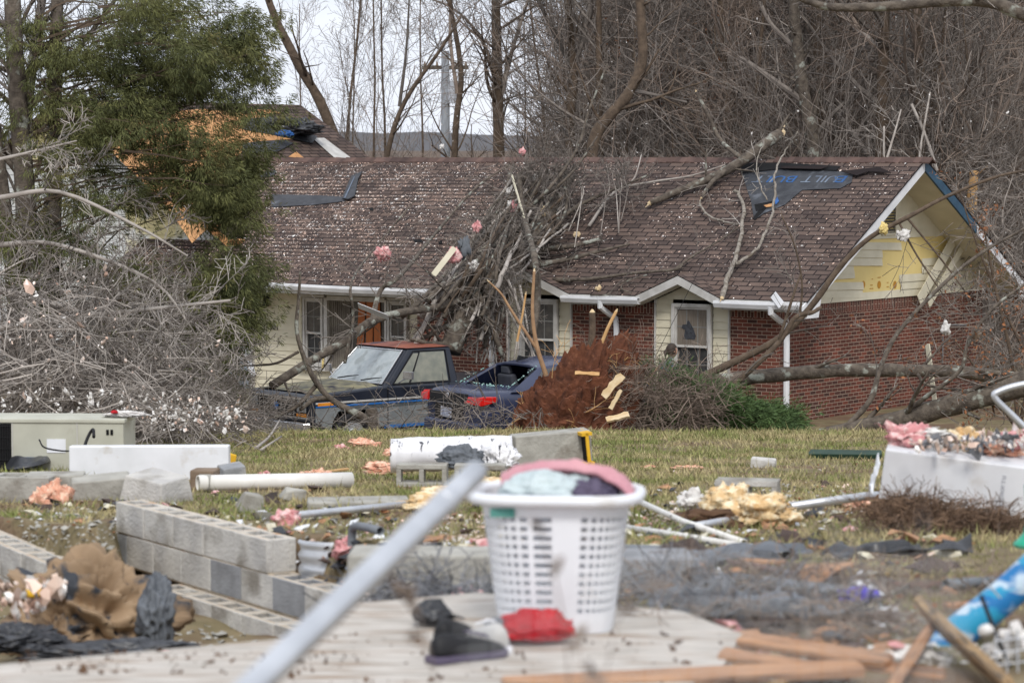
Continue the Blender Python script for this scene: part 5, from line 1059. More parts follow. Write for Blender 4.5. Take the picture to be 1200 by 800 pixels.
# ================================================================ person half hidden behind the boughs
def person():
    gx = W(780, 418, 46.2); z0 = gz(gx.x, 46.2); t = empty('person', (gx.x, 46.2, z0), R(-60), 'dark-haired person in a grey-blue top, only the head showing behind the green boughs', 'person')
    J = [(0, 0, .86), (0, .01, 1.06), (0, .03, 1.22), (0, .07, 1.33), (0, .1, 1.42),  # pelvis, waist, chest, neck, head base
         (.09, 0, .82), (.1, .02, .45), (.1, -.03, .08), (.1, .12, .03), (-.09, 0, .82), (-.1, .02, .45), (-.1, -.03, .08), (-.1, .12, .03),
         (.17, .04, 1.26), (.23, .08, 1.0), (.2, .26, .88), (-.17, .04, 1.26), (-.23, .08, 1.0), (-.2, .26, .88), (.19, .33, .86), (-.19, .33, .86)]
    E = [(0, 1), (1, 2), (2, 3), (3, 4), (0, 5), (5, 6), (6, 7), (7, 8), (0, 9), (9, 10), (10, 11), (11, 12), (2, 13), (13, 14), (14, 15), (2, 16), (16, 17), (17, 18), (15, 19), (18, 20)]
    rad = [.13, .12, .14, .055, .05, .085, .06, .045, .035, .085, .06, .045, .035, .06, .042, .03, .06, .042, .03, .03, .03]
    me = bpy.data.meshes.new('person'); me.from_pydata(J, E, []); o = bpy.data.objects.new('body', me); COL.objects.link(o); o.parent = t
    o.modifiers.new('k', 'SKIN'); me.skin_vertices[0].data[0].use_root = True
    for i, q in enumerate(rad): me.skin_vertices[0].data[i].radius = (q, q*.8)
    s_ = o.modifiers.new('s', 'SUBSURF'); s_.levels = 2; s_.render_levels = 2; me.materials.append(M('grey_blue_top', (.14, .17, .22), (.1, .12, .16), 6, rough=.9))
    sk = M('skin', (.5, .3, .22), (.42, .24, .17), 6, rough=.6)
    m = MB(); seg, rg = 24, 16; c = Vector((0, .13, 1.5))
    for j in range(rg+1):
        th = math.pi*j/rg
        for i in range(seg):
            ph = 2*math.pi*i/seg; v = Vector((math.sin(th)*math.cos(ph), math.sin(th)*math.sin(ph), math.cos(th)))
            q = Vector((v.x*.075, v.y*.095, v.z*.115))
            if v.y > .5 and abs(v.x) < .3 and -.35 < v.z < .1: q.y += .02*(1-abs(v.x)/.3)*(1-abs(v.z+.15)/.25)
            if v.z < -.4: q.x *= .85
            m.v.append(tuple(c+q))
    for j in range(rg):
        for i in range(seg): i2 = (i+1) % seg; m.face((j*seg+i, (j+1)*seg+i, (j+1)*seg+i2, j*seg+i2))
    for s in (1, -1):
        m.tube([c+Vector((s*.076, -.01, .0)), c+Vector((s*.085, -.015, .01))], [.024, .014], 8)
        for f in range(5): 
            b = Vector((s*.19+(f-2)*.016, .35, .86)); l_ = (.05, .07, .075, .07, .055)[f]; m.tube([b, b+Vector((0, l_*.6, -.005)), b+Vector((0, l_, -.025))], [.009, .008, .006], 6)
        m.tube([c+Vector((s*.03, .086, .012)), c+Vector((s*.03, .093, .012))], [.009, .004], 8)
    m.build('head', sk, t, smooth=True)
    m = MB(); rng = random.Random(2)
    for j in range(11):
        th = math.pi*.62*j/10
        for i in range(24):
            ph = 2*math.pi*i/24; v = Vector((math.sin(th)*math.cos(ph), math.sin(th)*math.sin(ph), math.cos(th))); k = 1.1 if v.y < .45 or v.z > .55 else .85
            m.v.append(tuple(c+Vector((v.x*.083*k, v.y*.1*k-.008, v.z*.122*k+.006))+rdir(rng)*.003))
    for j in range(10):
        for i in range(24): i2 = (i+1) % 24; m.face((j*24+i, (j+1)*24+i, (j+1)*24+i2, j*24+i2))
    m.tube([c+Vector((0, -.1, .03)), c+Vector((0, -.14, -.01)), c+Vector((0, -.13, -.1))], [.03, .035, .012], 8)
    m.build('hair', M('dark_hair', (.03, .02, .015), (.05, .035, .025), 20, rough=.6), t, smooth=True)
person()
# ================================================================ scraps on roof and in branches
def tuft(name, label, p, r, mt, seed, ax=(1, .8, .6), lobes=3, group=None, cat='insulation'):
    m = MB(); rng = random.Random(seed)
    for i in range(lobes): tufts(m, Vector((rng.gauss(0, .5), rng.gauss(0, .35), rng.gauss(0, .2)))*r*(0 if i == 0 else 1)*Vector(ax).x, r*(1 if i == 0 else rng.uniform(.4, .75)), rng, ax=ax)
    if cat == 'insulation':
        for i in range(int(160)):
            q = Vector(m.v[rng.randrange(len(m.v))]); d_ = (q.normalized()+rdir(rng)*.9).normalized()*r*rng.uniform(.15, .5); s_ = d_.cross(rdir(rng)).normalized()*r*.012; n0 = len(m.v)
            m.v += [tuple(q-s_), tuple(q+s_), tuple(q+d_*.6+Vector((0, 0, -.01))+s_*.7), tuple(q+d_+Vector((0, 0, -.03*rng.random())))]; m.face((n0, n0+1, n0+2, n0+3))
    o = m.build(name, mat[mt], None, smooth=True); o.location = p; tag(o, label, cat, group); return o
tuft('insulation_tuft', 'pink insulation caught in a limb over the middle of the left roof', W(448, 297, 47.2), .13, 'pink', 1, (.85, .7, .9), 4)
m = MB(); rng = random.Random(1)
for i in range(12): x = rng.uniform(-.1, .14); m.tube([(x, 0, -.05), (x+rng.uniform(-.03, .05), 0, -.15), (x+rng.uniform(-.03, .08), .02, -.2-rng.random()*.13)], [.018, .012, .004], 5)
for i, (px, py, s, mt, lab) in enumerate(((560, 265, .09, 'pink', 'pink shred on roof shingles beside the upper fallen twigs'), (598, 225, .1, 'whitefluff', 'white shred caught highest in the fallen tree near the ridge'), (628, 210, .12, 'whitefluff', 'white plastic rag at the top of the fallen tree'), (602, 243, .1, 'pink', 'pink rag in the upper part of the fallen tree'), (598, 240, .09, 'whitefluff', 'white rag next to the pink rag in the fallen tree'), (532, 300, .14, 'pink', 'pink rag low in the fallen tree beside the cream board'), (545, 290, .16, 'greytarp', 'grey plastic strip hanging in the lower left of the fallen tree'), (555, 312, .1, 'whitefluff', 'small white rag low in the fallen tree'), (636, 250, .09, 'palewood', 'cream scrap near the trunk of the fallen tree on the roof'), (676, 275, .07, 'palewood', 'cream scrap of board on the roof right of the fallen trunk'), (702, 338, .06, 'palewood', 'cream scrap on the roof above the middle gutter'), (612, 178, .07, 'pink', 'pink scrap on the ridge left of the fallen tree'), (660, 195, .06, 'pink', 'pink scrap just over the ridge inside the fallen tree top'), (268+250, 170, .05, 'whitefluff', 'white scrap near the utility pole foot on the ridge'), (1036, 268, .09, 'foam', 'yellow fluff stuck on the limb crossing the white rake board'), (1060, 275, .1, 'whitefluff', 'white rag stuck below the gable vent'), (1108, 385, .11, 'whitefluff', 'white rag dangling from a limb in front of the brick side wall'))):
    p = W(px, py, 44.9 if px > 1000 else 48.0) if not (560 < px < 720 and py < 345) else rw(px, py, .55)
    if px == 518: p = W(518, 172, 56)
    if px in (676, 702): p = rw(px, py, .05)
    tuft('caught_scrap', lab, p, s, mt, 20+i, (.8, .4, .9) if i % 2 else (.6, .4, 1), 3, cat='scrap')
def board(name, label, p0, p1, wd, th, mt, cat='board', roll=0, shape=None):
    A, B_ = Vector(p0), Vector(p1); d = B_-A; L_ = d.length; x = d.normalized(); y = Vector((0, 0, 1)).cross(x)
    if y.length < .05: y = Vector((1, 0, 0))
    y.normalize(); z = x.cross(y); Mx = Matrix((x, y, z)).transposed() @ Matrix.Rotation(roll, 3, 'X')
    mb = MB(); rg = random.Random(int(abs(A.x*100)+abs(A.z*37))); n = 8; pts = [(0, -wd/2)] + [(L_*i/n, -wd/2) for i in range(1, n)] + [(L_*(1-rg.uniform(0, .03)), -wd/2), (L_, rg.uniform(-.3, .3)*wd), (L_*(1-rg.uniform(0, .03)), wd/2)] + [(L_*i/n, wd/2) for i in range(n-1, 0, -1)] + [(0, wd/2), (-rg.uniform(0, .02)*L_, 0)]
    mb.prism([(a, b, -th/2) for a, b in pts], (0, 0, th)); o = mb.build(name, mat[mt]); b_ = o.modifiers.new('b', 'BEVEL'); b_.width = min(.006, th*.2); b_.segments = 1
    o.matrix_world = Matrix.Translation(A) @ Mx.to_4x4(); return tag(o, label, cat)
board('trim_board', 'cream board poking out of the lower left of the fallen tree', W(508, 322, 47.6), W(533, 290, 47.9), .1, .015, 'siding', roll=R(60))
board('trim_board', 'thin white stick upright in the upper fallen tree', rw(600, 206, 1.0), rw(616, 262, .9), .05, .02, 'siding', roll=R(70))
board('siding_scrap', 'torn white siding piece stuck on the limb above the truck hood', W(420, 358, 46.2), W(455, 372, 46.0), .16, .01, 'white', roll=R(-40))
board('siding_scrap', 'torn cream board in the middle of the fallen tree', rw(560, 296, .7), rw(580, 284, .7), .14, .015, 'siding', roll=R(20))
board('siding_scrap', 'white torn piece standing on the right gutter', rw(906, 345, .12), rw(916, 358, .06), .14, .01, 'white', roll=R(60))
board('trim_plank', 'pale plank leaning upright against the brick side wall behind the trunk', W(1087, 404, 46.6), W(1097, 482, 46.2), .13, .02, 'siding', roll=R(80))
board('downspout_piece', 'torn white downspout leaning diagonally in front of the grey door', W(272, 362, 50), W(297, 442, 49.4), .1, .07, 'white', 'downspout')
board('wire_cable', 'thin black cable hanging from roof to ground left of the right window', W(835, 285, 46), W(768, 418, 46), .008, .008, 'black', 'cable')
slab('red_can', 'dark red rounded object behind the mossy trunk at right', 1180, 468, 46, .3, .3, .2, (0, 0, 0), 'rust', 'can')
mat['tanglemat'] = M('grey_foil', (.25, .26, .28), (.12, .12, .13), 9, rough=.6, island=.6)
# ================================================================ foreground: concrete blocks
def cmu(name, c, rot, parent=None, mt='block', mtt='blocktop', size=(.39, .19, .19), label=None, cat='concrete block', holes=2, group=None):
    L_, D_, H_ = size; m = MB(); t = .04; lb = parent is None
    M3 = Matrix.Identity(3)
    def bx(x0, x1, y0, y1, top=True):
        n = len(m.v)
        for z in (-H_/2, H_/2):
            for x, y in ((x0, y0), (x1, y0), (x1, y1), (x0, y1)): m.v.append((x, y, z))
        m.m = 0
        for q in ((3, 2, 1, 0), (0, 1, 5, 4), (1, 2, 6, 5), (2, 3, 7, 6), (3, 0, 4, 7)): m.face([n+i for i in q])
        m.m = 1; m.face([n+i for i in (4, 5, 6, 7)]); m.m = 0
    bx(-L_/2, L_/2, -D_/2, -D_/2+t); bx(-L_/2, L_/2, D_/2-t, D_/2)
    for i in range(holes+1):
        x = lerp(-L_/2+t/2, L_/2-t/2, i/holes); bx(x-t/2, x+t/2, -D_/2+t, D_/2-t)
    o = m.build(name, [mat[mt], mat[mtt]], parent); o.location = c; o.rotation_euler = rot
    b = o.modifiers.new('b', 'BEVEL'); b.width = .004; b.segments = 1; b.limit_method = 'ANGLE'
    return tag(o, label, cat if lb else None, group)
def blockwall(label, A, B_, n, ztop, courses=1, extend=0, mt='block', group=None, jitter=.004, seed=1, skip=()):
    A, B_ = Vector(A), Vector(B_); d = (B_-A); d.z = 0; L_ = d.length; d.normalize(); rz = math.atan2(d.y, d.x); rng = random.Random(seed)
    t = empty('block_wall', (A.x, A.y, ztop), rz, label, 'block wall')
    for c in range(courses):
        off = -.2 if c % 2 else 0
        for i in range(n+(1 if off else 0)):
            if (c, i) in skip: continue
            x = (i+.5)*L_/n+off; s = L_/n-.008
            if off and i in (0, n): s = s/2; x += (.1 if i == 0 else -.1)
            mm = 'block' if (mt == 'block' and rng.random() < .85) else ('blockdk' if rng.random() < .6 else 'block')
            cmu('block', (x+rng.uniform(-1, 1)*jitter, rng.uniform(-1, 1)*jitter, -.1-.2*c), (0, 0, rng.uniform(-1, 1)*jitter), t, mm, 'blocktop', (s, .19, .19), holes=2 if s > .25 else 1)
            if c and True: pass
        m = MB(); m.box((L_/2, 0, -.2*(c+1)-.0), (L_-.012, .172, .0105)); m.build('mortar_bed', mat['blocktop'], t)
    return t
zt = 5-2.14
A0 = Vector((-2.47, 17.26, 0)); B0_ = Vector((-1.36, 15.5, 0)); dW = (B0_-A0).normalized(); nW = Vector((dW.y, -dW.x, 0))   # nW points towards the pit
blockwall('upper single course of five pale grey blocks capping the broken foundation', A0+dW*.1, B0_+dW*.1, 5, zt, 1, seed=2)
blockwall('long middle foundation course of darker blocks below the five-block cap', A0-dW*.95, B0_+dW*.95, 10, zt-.2, 1, mt='blockdk', seed=3)
blockwall('lowest foundation course of blocks jutting towards the pit by the tarp', A0+dW*1.0+nW*.17, B0_+dW*.9+nW*.17, 5, zt-.405, 2, seed=4)
P0 = W(-40, 600, 17.6); P1 = W(96, 680, 15.5)
blockwall('separate foundation wall of orange-stained blocks at the left edge', (P0.x-.5, 18.6, 0), (P1.x, P1.y, 0), 8, 5-2.34, 2, seed=5)
def solidblock(name, label, px, py, size, rot, mt, cat='concrete block', up=None, taper=1.0, Y=None, jit=.006):
    p = G(px, py) if Y is None else W(px, py, Y); h = size[2]/2 if up is None else up; m = MB(); m.box((0, 0, 0), size, None, taper, jit, random.Random(int(px)))
    o = m.build(name, mat[mt]); b = o.modifiers.new('b', 'BEVEL'); b.width = .012; b.segments = 2
    o.location = p+Vector((0, 0, h)); o.rotation_euler = [R(a) for a in rot]; return tag(o, label, cat)
# photographed position = bottom of each thing where it meets the ground
cmu('concrete_block', G(30, 588)+Vector((0, 0, .1)), (0, 0, R(-8)), None, 'conc', 'conc', (.45, .3, .2), 'dirty squat block furthest left in the row behind the broken foundation')
solidblock('concrete_block', 'stained block second from left in the row behind the foundation', 66, 586, (.42, .25, .2), (0, 0, 6), 'conc')
solidblock('concrete_block', 'tilted chipped block left of the big wedge-shaped block', 118, 585, (.42, .2, .17), (8, -5, 8), 'conc')
solidblock('concrete_block', 'big pale wedge-shaped concrete block lying tilted below the white panel', 184, 588, (.4, .36, .2), (6, 8, -32), 'block', taper=.85)
solidblock('stone_block', 'brown square block between the white panel and the white pipe end', 240, 573, (.2, .2, .16), (0, 0, -8), 'brownstone')
solidblock('concrete_block', 'small grey block right of the brown block', 272, 568, (.2, .22, .17), (4, -6, 20), 'blockdk')
solidblock('concrete_lump', 'rounded grey lump in front of the white pipe, left one', 294, 600, (.16, .14, .14), (10, 10, 20), 'conc', taper=.7, jit=.02)
solidblock('concrete_lump', 'rounded grey lump in front of the white pipe, right one', 346, 588, (.2, .12, .1), (10, 10, 20), 'conc', taper=.7, jit=.02)
cmu('concrete_block', G(495, 570)+Vector((0, 0, .1)), (R(90), R(0), R(-3)), None, 'conc', 'conc', (.42, .19, .19), 'hollow block lying on its side in the grass, left of a matching pair')
cmu('concrete_block', G(560, 571)+Vector((.02, 0, .1)), (R(90), R(0), R(-2)), None, 'conc', 'conc', (.42, .19, .19), 'hollow block lying on its side, right one of the pair under the white wrap')
cmu('concrete_block', G(876, 596)+Vector((0, 0, .1)), (R(90), 0, R(-12)), None, 'conc', 'block', (.42, .2, .19), 'hollow block on its side in the litter right of the laundry basket')
solidblock('stone_block', 'grey wedge of block alone on the grass right of centre', 895, 548, (.24, .16, .09), (0, 6, -14), 'block', jit=.015)
solidblock('concrete_beam', 'weathered grey concrete beam end with a yellow rim', 646, 553, (.72, .34, .38), (0, -4, 10), 'conc', 'beam')
m = MB(); p = W(684, 524, G(646, 553).y-.1)
for q in ((-.15, 0, .3), (.15, 0, .3)): m.box((0, q[0], 0), (.03, .03, .3))
m.box((0, 0, .14), (.1, .33, .03)); m.box((0, 0, -.14), (.1, .33, .03)); o = m.build('yellow_duct_end', mat['yellow']); o.location = p; o.rotation_euler = (0, R(-6), R(14)); tag(o, 'open yellow rectangular frame at the right end of the concrete beam', 'frame')
o = MB().box((0, 0, 0), (.04, .28, .24)).build('frame_opening', mat['dark'], o)
solidblock('concrete_footing', 'broad weathered footing slab between grey pole and laundry basket', 540, 698, (.95, .3, .2), (0, 0, -4), 'conc', 'slab', Y=None)
solidblock('concrete_footing', 'low grey footing slab behind the laundry basket at its right', 735, 690, (.55, .3, .16), (0, 0, 0), 'blockdk', 'slab')
solidblock('concrete_slab', 'flat grey paving slab in the grass left of the hollow blocks', 420, 592, (.7, .35, .05), (0, 0, 5), 'conc', 'slab')
# ---- foreground sheet of weathered plywood
def sheet(name, label, pts, z, th, mt, cat, extra=None):
    P = []
    for px, py in pts: d = ray(px, py); Y = (z-CZ)/d.z; P.append(Vector((0, 0, CZ))+d*Y)
    m = MB(); m.prism([(p.x, p.y, p.z) for p in P], (0, 0, -th)); o = m.build(name, mat[mt]); tag(o, label, cat); return o
sheet('plywood_sheet', 'large pale weathered sheet lying across the bottom foreground', [(-60, 783), (330, 748), (420, 706), (560, 694), (700, 706), (800, 716), (870, 742), (840, 790), (700, 830), (300, 880), (-60, 900)], 3.36, .05, 'ply', 'sheet')
def onsheet(px, py, z=3.362): d = ray(px, py); Y = (z-CZ)/d.z; return Vector((0, 0, CZ))+d*Y
# ---- laundry basket
def basket():
    c = onsheet(652, 733); z0 = c.z; t = empty('laundry_basket', c, R(-6), 'white plastic laundry basket heaped with clothes in the foreground', 'laundry basket')
    H = .475; n = 84; rows = 14
    def pt(u, v, off=0.0):      # superellipse, wider at the top
        a = 2*math.pi*u; rx = lerp(.2, .262, v)+off; ry = lerp(.15, .2, v)+off; cx, sy_ = math.cos(a), math.sin(a); e = .55
        return Vector((math.copysign(abs(cx)**e, cx)*rx, math.copysign(abs(sy_)**e, sy_)*ry, v*H))
    m = MB(); grid = {}
    cols = 44; R_ = 11; wv, wu = .30, .22
    vb, vt = .12, .86
    # wall as a lattice: solid bands top and bottom, windows between
    us = []; 
    for i in range(cols): us += [i/cols, (i+wu*1.7)/cols]
    vs = [0, .04, vb]
    for j in range(R_): v0 = lerp(vb, vt, j/R_); v1 = lerp(vb, vt, (j+1)/R_); vs += [lerp(v0, v1, wv*1.5), v1]
    vs += [.9, 1.0]
    vs = sorted(set(vs)); nu = len(us)
    for v in vs:
        for u in us: m.v.append(tuple(pt(u, v)))
    for j in range(len(vs)-1):
        hole_row = vb <= vs[j] < vt-.001 and ((vs[j+1]-vs[j]) > .03 and any(abs(vs[j]-(lerp(lerp(vb, vt, q/R_), lerp(vb, vt, (q+1)/R_), wv*1.5))) < 1e-4 for q in range(R_)))
        for i in range(nu):
            solid_col = i % 2 == 0 or (i//2) % 11 in (0,)
            if hole_row and not solid_col: continue
            i2 = (i+1) % nu; m.face((j*nu+i, j*nu+i2, (j+1)*nu+i2, (j+1)*nu+i))
    o = m.build('body', mat['plasticw'], t, smooth=False); s_ = o.modifiers.new('s', 'SOLIDIFY'); s_.thickness = .004
    m = MB(); m.v = [tuple(pt(i/40, 0)) for i in range(40)]; m.face(range(40)); m.build('base', mat['plasticw'], t)
    m = MB(); m.tube([pt(i/60, 1.0, .022)+Vector((0, 0, -.006)) for i in range(60)], .021, 8, closed=True); ri = m.build('rim', mat['plasticw'], t, smooth=True); ri.scale = (1.03, 1.03, 1)
    m = MB(); p = pt(.68, .93, .012); m.box((-.17, -.2, .425), (.085, .012, .03), rotm(0, 0, .1)); m.build('green_tape', M('green_tape', (.1, .32, .28)), t)
    return t, c, pt, H
bt, bc, bpt, bH = basket()
def cloth(name, label, c, size, mt, seed, rot=0, amp=.3, cat='clothes', flat=.5, parent=None, sub=1, freq=2.2, seg=72, rg=44):
    m = MB(); rng = random.Random(seed); s = rng.random()*90
    for j in range(rg+1):
        th = math.pi*j/rg
        for i in range(seg):
            ph = 2*math.pi*i/seg; v = Vector((math.sin(th)*math.cos(ph), math.sin(th)*math.sin(ph), math.cos(th))); w_ = v*freq+Vector((s, s, 0))
            f = noise.noise(w_); rdg = 1-2*abs(noise.noise(w_*1.9+Vector((f, f, 0)))); r3 = 1-2*abs(noise.noise(w_*4.2))
            q = 1+amp*(.45*f+.4*(rdg-.6)+.12*(r3-.5)); m.v.append((v.x*size[0]*q, v.y*size[1]*q, v.z*size[2]*q if v.z > 0 else v.z*size[2]*flat*q))
    for j in range(rg):
        for i in range(seg): i2 = (i+1) % seg; m.face((j*seg+i, (j+1)*seg+i, (j+1)*seg+i2, j*seg+i2))
    o = m.build(name, mat[mt], parent, smooth=True); o.location = c; o.rotation_euler = (0, 0, rot); return tag(o, label, cat)
mat['mint'] = M('pale_mint_cloth', (.55, .63, .64), (.45, .53, .55), 8, rough=1, bump=.4, bscale=60)
mat['rose'] = M('rose_cloth', (.6, .32, .35), (.5, .24, .28), 6, rough=1, bump=.4, bscale=50)
mat['plum'] = M('dark_plum_cloth', (.07, .06, .1), (.12, .1, .15), 6, rough=1)
mat['redcloth'] = M('red_cloth', (.5, .012, .02), (.36, .01, .02), 6, rough=.8)
cloth('towel', 'pale mint towel bunched in the top of the laundry basket', bc+Vector((-.055, -.07, bH+.0)), (.14, .1, .08), 'mint', 3, amp=.35)
cloth('shirt', 'dark plum garment stuffed at the right side of the laundry basket', bc+Vector((.12, -.05, bH-.01)), (.1, .1, .06), 'plum', 4, .4, amp=.4)
cloth('blue_garment', 'small pale blue cloth between towel and dark garment in the basket', bc+Vector((.075, .0, bH+.015)), (.07, .07, .05), 'mint', 14, .4, amp=.4)
m = MB()             # rose blanket draped over the back half of the heap
n, k = 34, 16
for i in range(n+1):
    t_ = i/n; x = lerp(-.2, .275, t_); e_ = max(0, 1-((x-.02)/.245)**2)**.5
    for j in range(k):
        v = j/(k-1); y = lerp(-.035-.05*(t_ > .55)*(t_-.55)*4, .2, v); z = bH+.012+.1*e_*max(.0, 1-(v*.97)**2)**.5
        z += .016*noise.noise(Vector((t_*8, v*5, 2)))+.008*noise.noise(Vector((t_*22, v*12, 2))); m.v.append((x, y+.014*noise.noise(Vector((t_*9, v*3, 8))), z-(.02*(1-v) if j < 2 else 0)))
for i in range(n):
    for j in range(k-1): a = i*k+j; m.face((a, a+k, a+k+1, a+1))
o = m.build('blanket', mat['rose'], None, smooth=True); s_ = o.modifiers.new('s', 'SOLIDIFY'); s_.thickness = .022; s_ = o.modifiers.new('u', 'SUBSURF'); s_.levels = 1; s_.render_levels = 1
o.location = bc; tag(o, 'rose pink blanket draped over the back of the laundry basket', 'blanket')
# ---- shoes left of the basket
def shoe(name, label, loc, rz, c1, c2, tip=0):
    t = empty(name, loc, rz, label, 'shoe'); t.rotation_euler = (R(tip), 0, rz)
    m = MB(); sts = []
    for x, w_, z in ((-.14, .026, .075), (-.125, .036, .095), (-.08, .04, .1), (-.03, .038, .085), (.02, .042, .075), (.07, .048, .06), (.11, .044, .05), (.135, .03, .04), (.145, .012, .03)):
        sts.append([(x, -w_*.9, .02), (x, -w_, .035), (x, -w_*.75, z*.8), (x, -w_*.25, z), (x, w_*.25, z), (x, w_*.75, z*.8), (x, w_, .035), (x, w_*.9, .02)])
    loft(m, sts); m.build('upper', mat[c1], t, smooth=True, sub=1)
    m = MB(); sts = [[(x, -w_*1.06, 0), (x, -w_*1.1, .024), (x, w_*1.1, .024), (x, w_*1.06, 0)] for x, w_ in ((-.15, .03), (-.12, .039), (-.03, .037), (.03, .044), (.08, .05), (.12, .045), (.15, .02))]
    loft(m, sts); m.build('sole', mat[c2], t, bevel=.004)
    m = MB()
    for i in range(4): m.tube([(.0+.022*i, -.024, .088-.006*i), (.0+.022*i, 0, .095-.006*i), (.0+.022*i, .024, .088-.006*i)], .004, 5)
    m.build('laces', mat[c2], t)
shoe('sneaker', 'black sneaker lying furthest left of the shoes by the basket', onsheet(530, 752), R(75), 'black', 'black')
shoe('sneaker', 'black sneaker with white markings between the dark shoe and grey shoe', onsheet(548, 772), R(35), 'black', 'plum')
shoe('sneaker', 'grey and white sneaker right of the two black ones', onsheet(572, 758), R(110), 'trim', 'plasticw')
shoe('sneaker', 'second grey sneaker tipped on its side just left of the red shoe', onsheet(590, 748), R(60), 'pvcgrey', 'plasticw', 20)
cloth('red_cloth', 'crumpled bright red cloth at the foot of the laundry basket', onsheet(626, 752)+Vector((0, .0, .035)), (.14, .08, .075), 'redcloth', 8, .1, amp=.5, cat='cloth', flat=.4)
cloth('dark_cloth', 'dark bundle of cloth behind the black sneakers', onsheet(506, 735)+Vector((0, .05, .03)), (.07, .06, .06), 'blacktarp', 9, .1, amp=.4, cat='cloth', flat=.4)
# ---- poles and pipes
def pipe(name, label, pts, r, mt, cat='pipe', k=16, hollow=True, smooth=1):
    P = [Vector(p) for p in pts]; base = P[0].copy(); m = MB(); Q = catmull(P, smooth) if smooth > 1 else P; m.tube([p-base for p in Q], r, k, cap=False)
    o = m.build(name, mat[mt], None, smooth=True); s_ = o.modifiers.new('s', 'SOLIDIFY'); s_.thickness = r*.16; o.location = base; return tag(o, label, cat)
A_, B_ = W(558, 553, 6.0), W(288, 812, 4.6); pipe('metal_pole', 'thick blurred galvanised fence pole slanting across the foreground', [A_, A_.lerp(B_, .12), A_.lerp(B_, .5), B_, B_.lerp(A_, -.4)], .0265, 'galv', 'pole', 20)
pp = A_.lerp(B_, .16); m = MB(); m.tube([pp, pp.lerp(B_, .03)], .0285, 20); o = m.build('pole_collar', mat['galv'], None, smooth=True); o.parent = bpy.data.objects['metal_pole']; o.matrix_parent_inverse = Matrix.Translation(A_).inverted()
def gp(px, py, up=.03): return G(px, py)+Vector((0, 0, up))
def lay(a, b, up): A, B_ = gp(*a, up), gp(*b, up); return [A, A.lerp(B_, .5), B_]
pipe('white_pipe', 'fat white drain pipe lying in the grass behind the block wall', lay((232, 577), (412, 573), .075), .062, 'pvc')
p = gp(234, 577, .075); m = MB(); m.tube([p, p+Vector((.09, 0, 0))], .069, 20, cap=False); o = m.build('pipe_socket', mat['conc'], bpy.data.objects['white_pipe'], smooth=True); s_ = o.modifiers.new('s', 'SOLIDIFY'); s_.thickness = .012; o.location = -bpy.data.objects['white_pipe'].location
pipe('metal_pole', 'thin galvanised pole on the ground right of the block wall', lay((337, 612), (492, 596), .04), .024, 'galv', 'pole')
pipe('metal_pole', 'galvanised pole running right from the cream insulation bundle', [gp(925, 612, .1), gp(1010, 605, .13), gp(1098, 602, .15)], .028, 'galv', 'pole')
pipe('metal_pole', 'short galvanised pole hidden mostly behind the cream insulation', [gp(815, 622, .03), gp(870, 616, .05)], .024, 'galv', 'pole')
pipe('pvc_pipe', 'upper of two thin white plastic pipes beside the laundry basket', [gp(722, 592, .1), gp(800, 620, .05), gp(872, 642, .03)], .019, 'pvc')
pipe('pvc_pipe', 'lower of two thin white plastic pipes beside the laundry basket', [gp(722, 622, .03), gp(790, 632, .03), gp(866, 646, .03)], .019, 'pvc')
pipe('pvc_pipe', 'short white plastic pipe with black bands right of the two long ones', [gp(834, 628, .03), gp(866, 640, .03)], .018, 'pvc')
pipe('grey_pipe', 'dark grey pipe behind the basket pointing right', [gp(718, 650, .03), gp(790, 652, .03)], .026, 'pvcgrey')
pipe('grey_pipe', 'grey plastic pipe ending at the purple cloth', [gp(860, 690, .05), gp(930, 697, .04), gp(1002, 702, .03)], .024, 'pvcgrey')
pipe('brown_pipe', 'long rusty brown pipe crossing the grass at right', [gp(845, 664, .03), gp(940, 680, .025), gp(1060, 692, .02), gp(1112, 692, .03)], .017, 'redpipe')
pipe('grey_pipe', 'grey pipe end joined to the long rusty brown pipe', [gp(1108, 694, .035), gp(1165, 692, .04)], .024, 'pvcgrey')
pipe('pipe_elbow', 'grey elbow pipe with pink insulation right of the corrugated metal', [gp(412, 655, .02), gp(413, 650, .13), gp(420, 650, .16), gp(446, 652, .14)], .024, 'pvcgrey', smooth=3)
pipe('conduit_loop', 'bent grey conduit loop at the right edge above the white slab', [W(1240, 540, 19), W(1190, 490, 19), W(1166, 466, 19), W(1172, 458, 19), W(1200, 450, 19), W(1240, 447, 19)], .023, 'galv', 'conduit', smooth=5)
# corrugated half culvert
m = MB(); 
for i in range(25):
    a = math.pi*i/24
    for j in range(15): z = .34*j/14; rr = .27+.012*math.sin(j*1.9); m.v.append((math.cos(a)*rr, math.sin(a)*rr*-.6, z))
for i in range(24):
    for j in range(14): a = i*15+j; m.face((a, a+15, a+16, a+1))
o = m.build('window_well', mat['galv'], None, smooth=True); s_ = o.modifiers.new('s', 'SOLIDIFY'); s_.thickness = .006; p = W(408, 690, 15.4); o.location = (p.x, p.y, gz(p.x, p.y)-.36); o.rotation_euler = (0, 0, R(8)); tag(o, 'corrugated metal window well behind the end of the block wall', 'window well')
m = MB(); m.tube([Vector((math.cos(math.pi*i/24)*.275, -math.sin(math.pi*i/24)*.165, .34)) for i in range(25)], .011, 6); m.build('rim', mat['galv'], o)
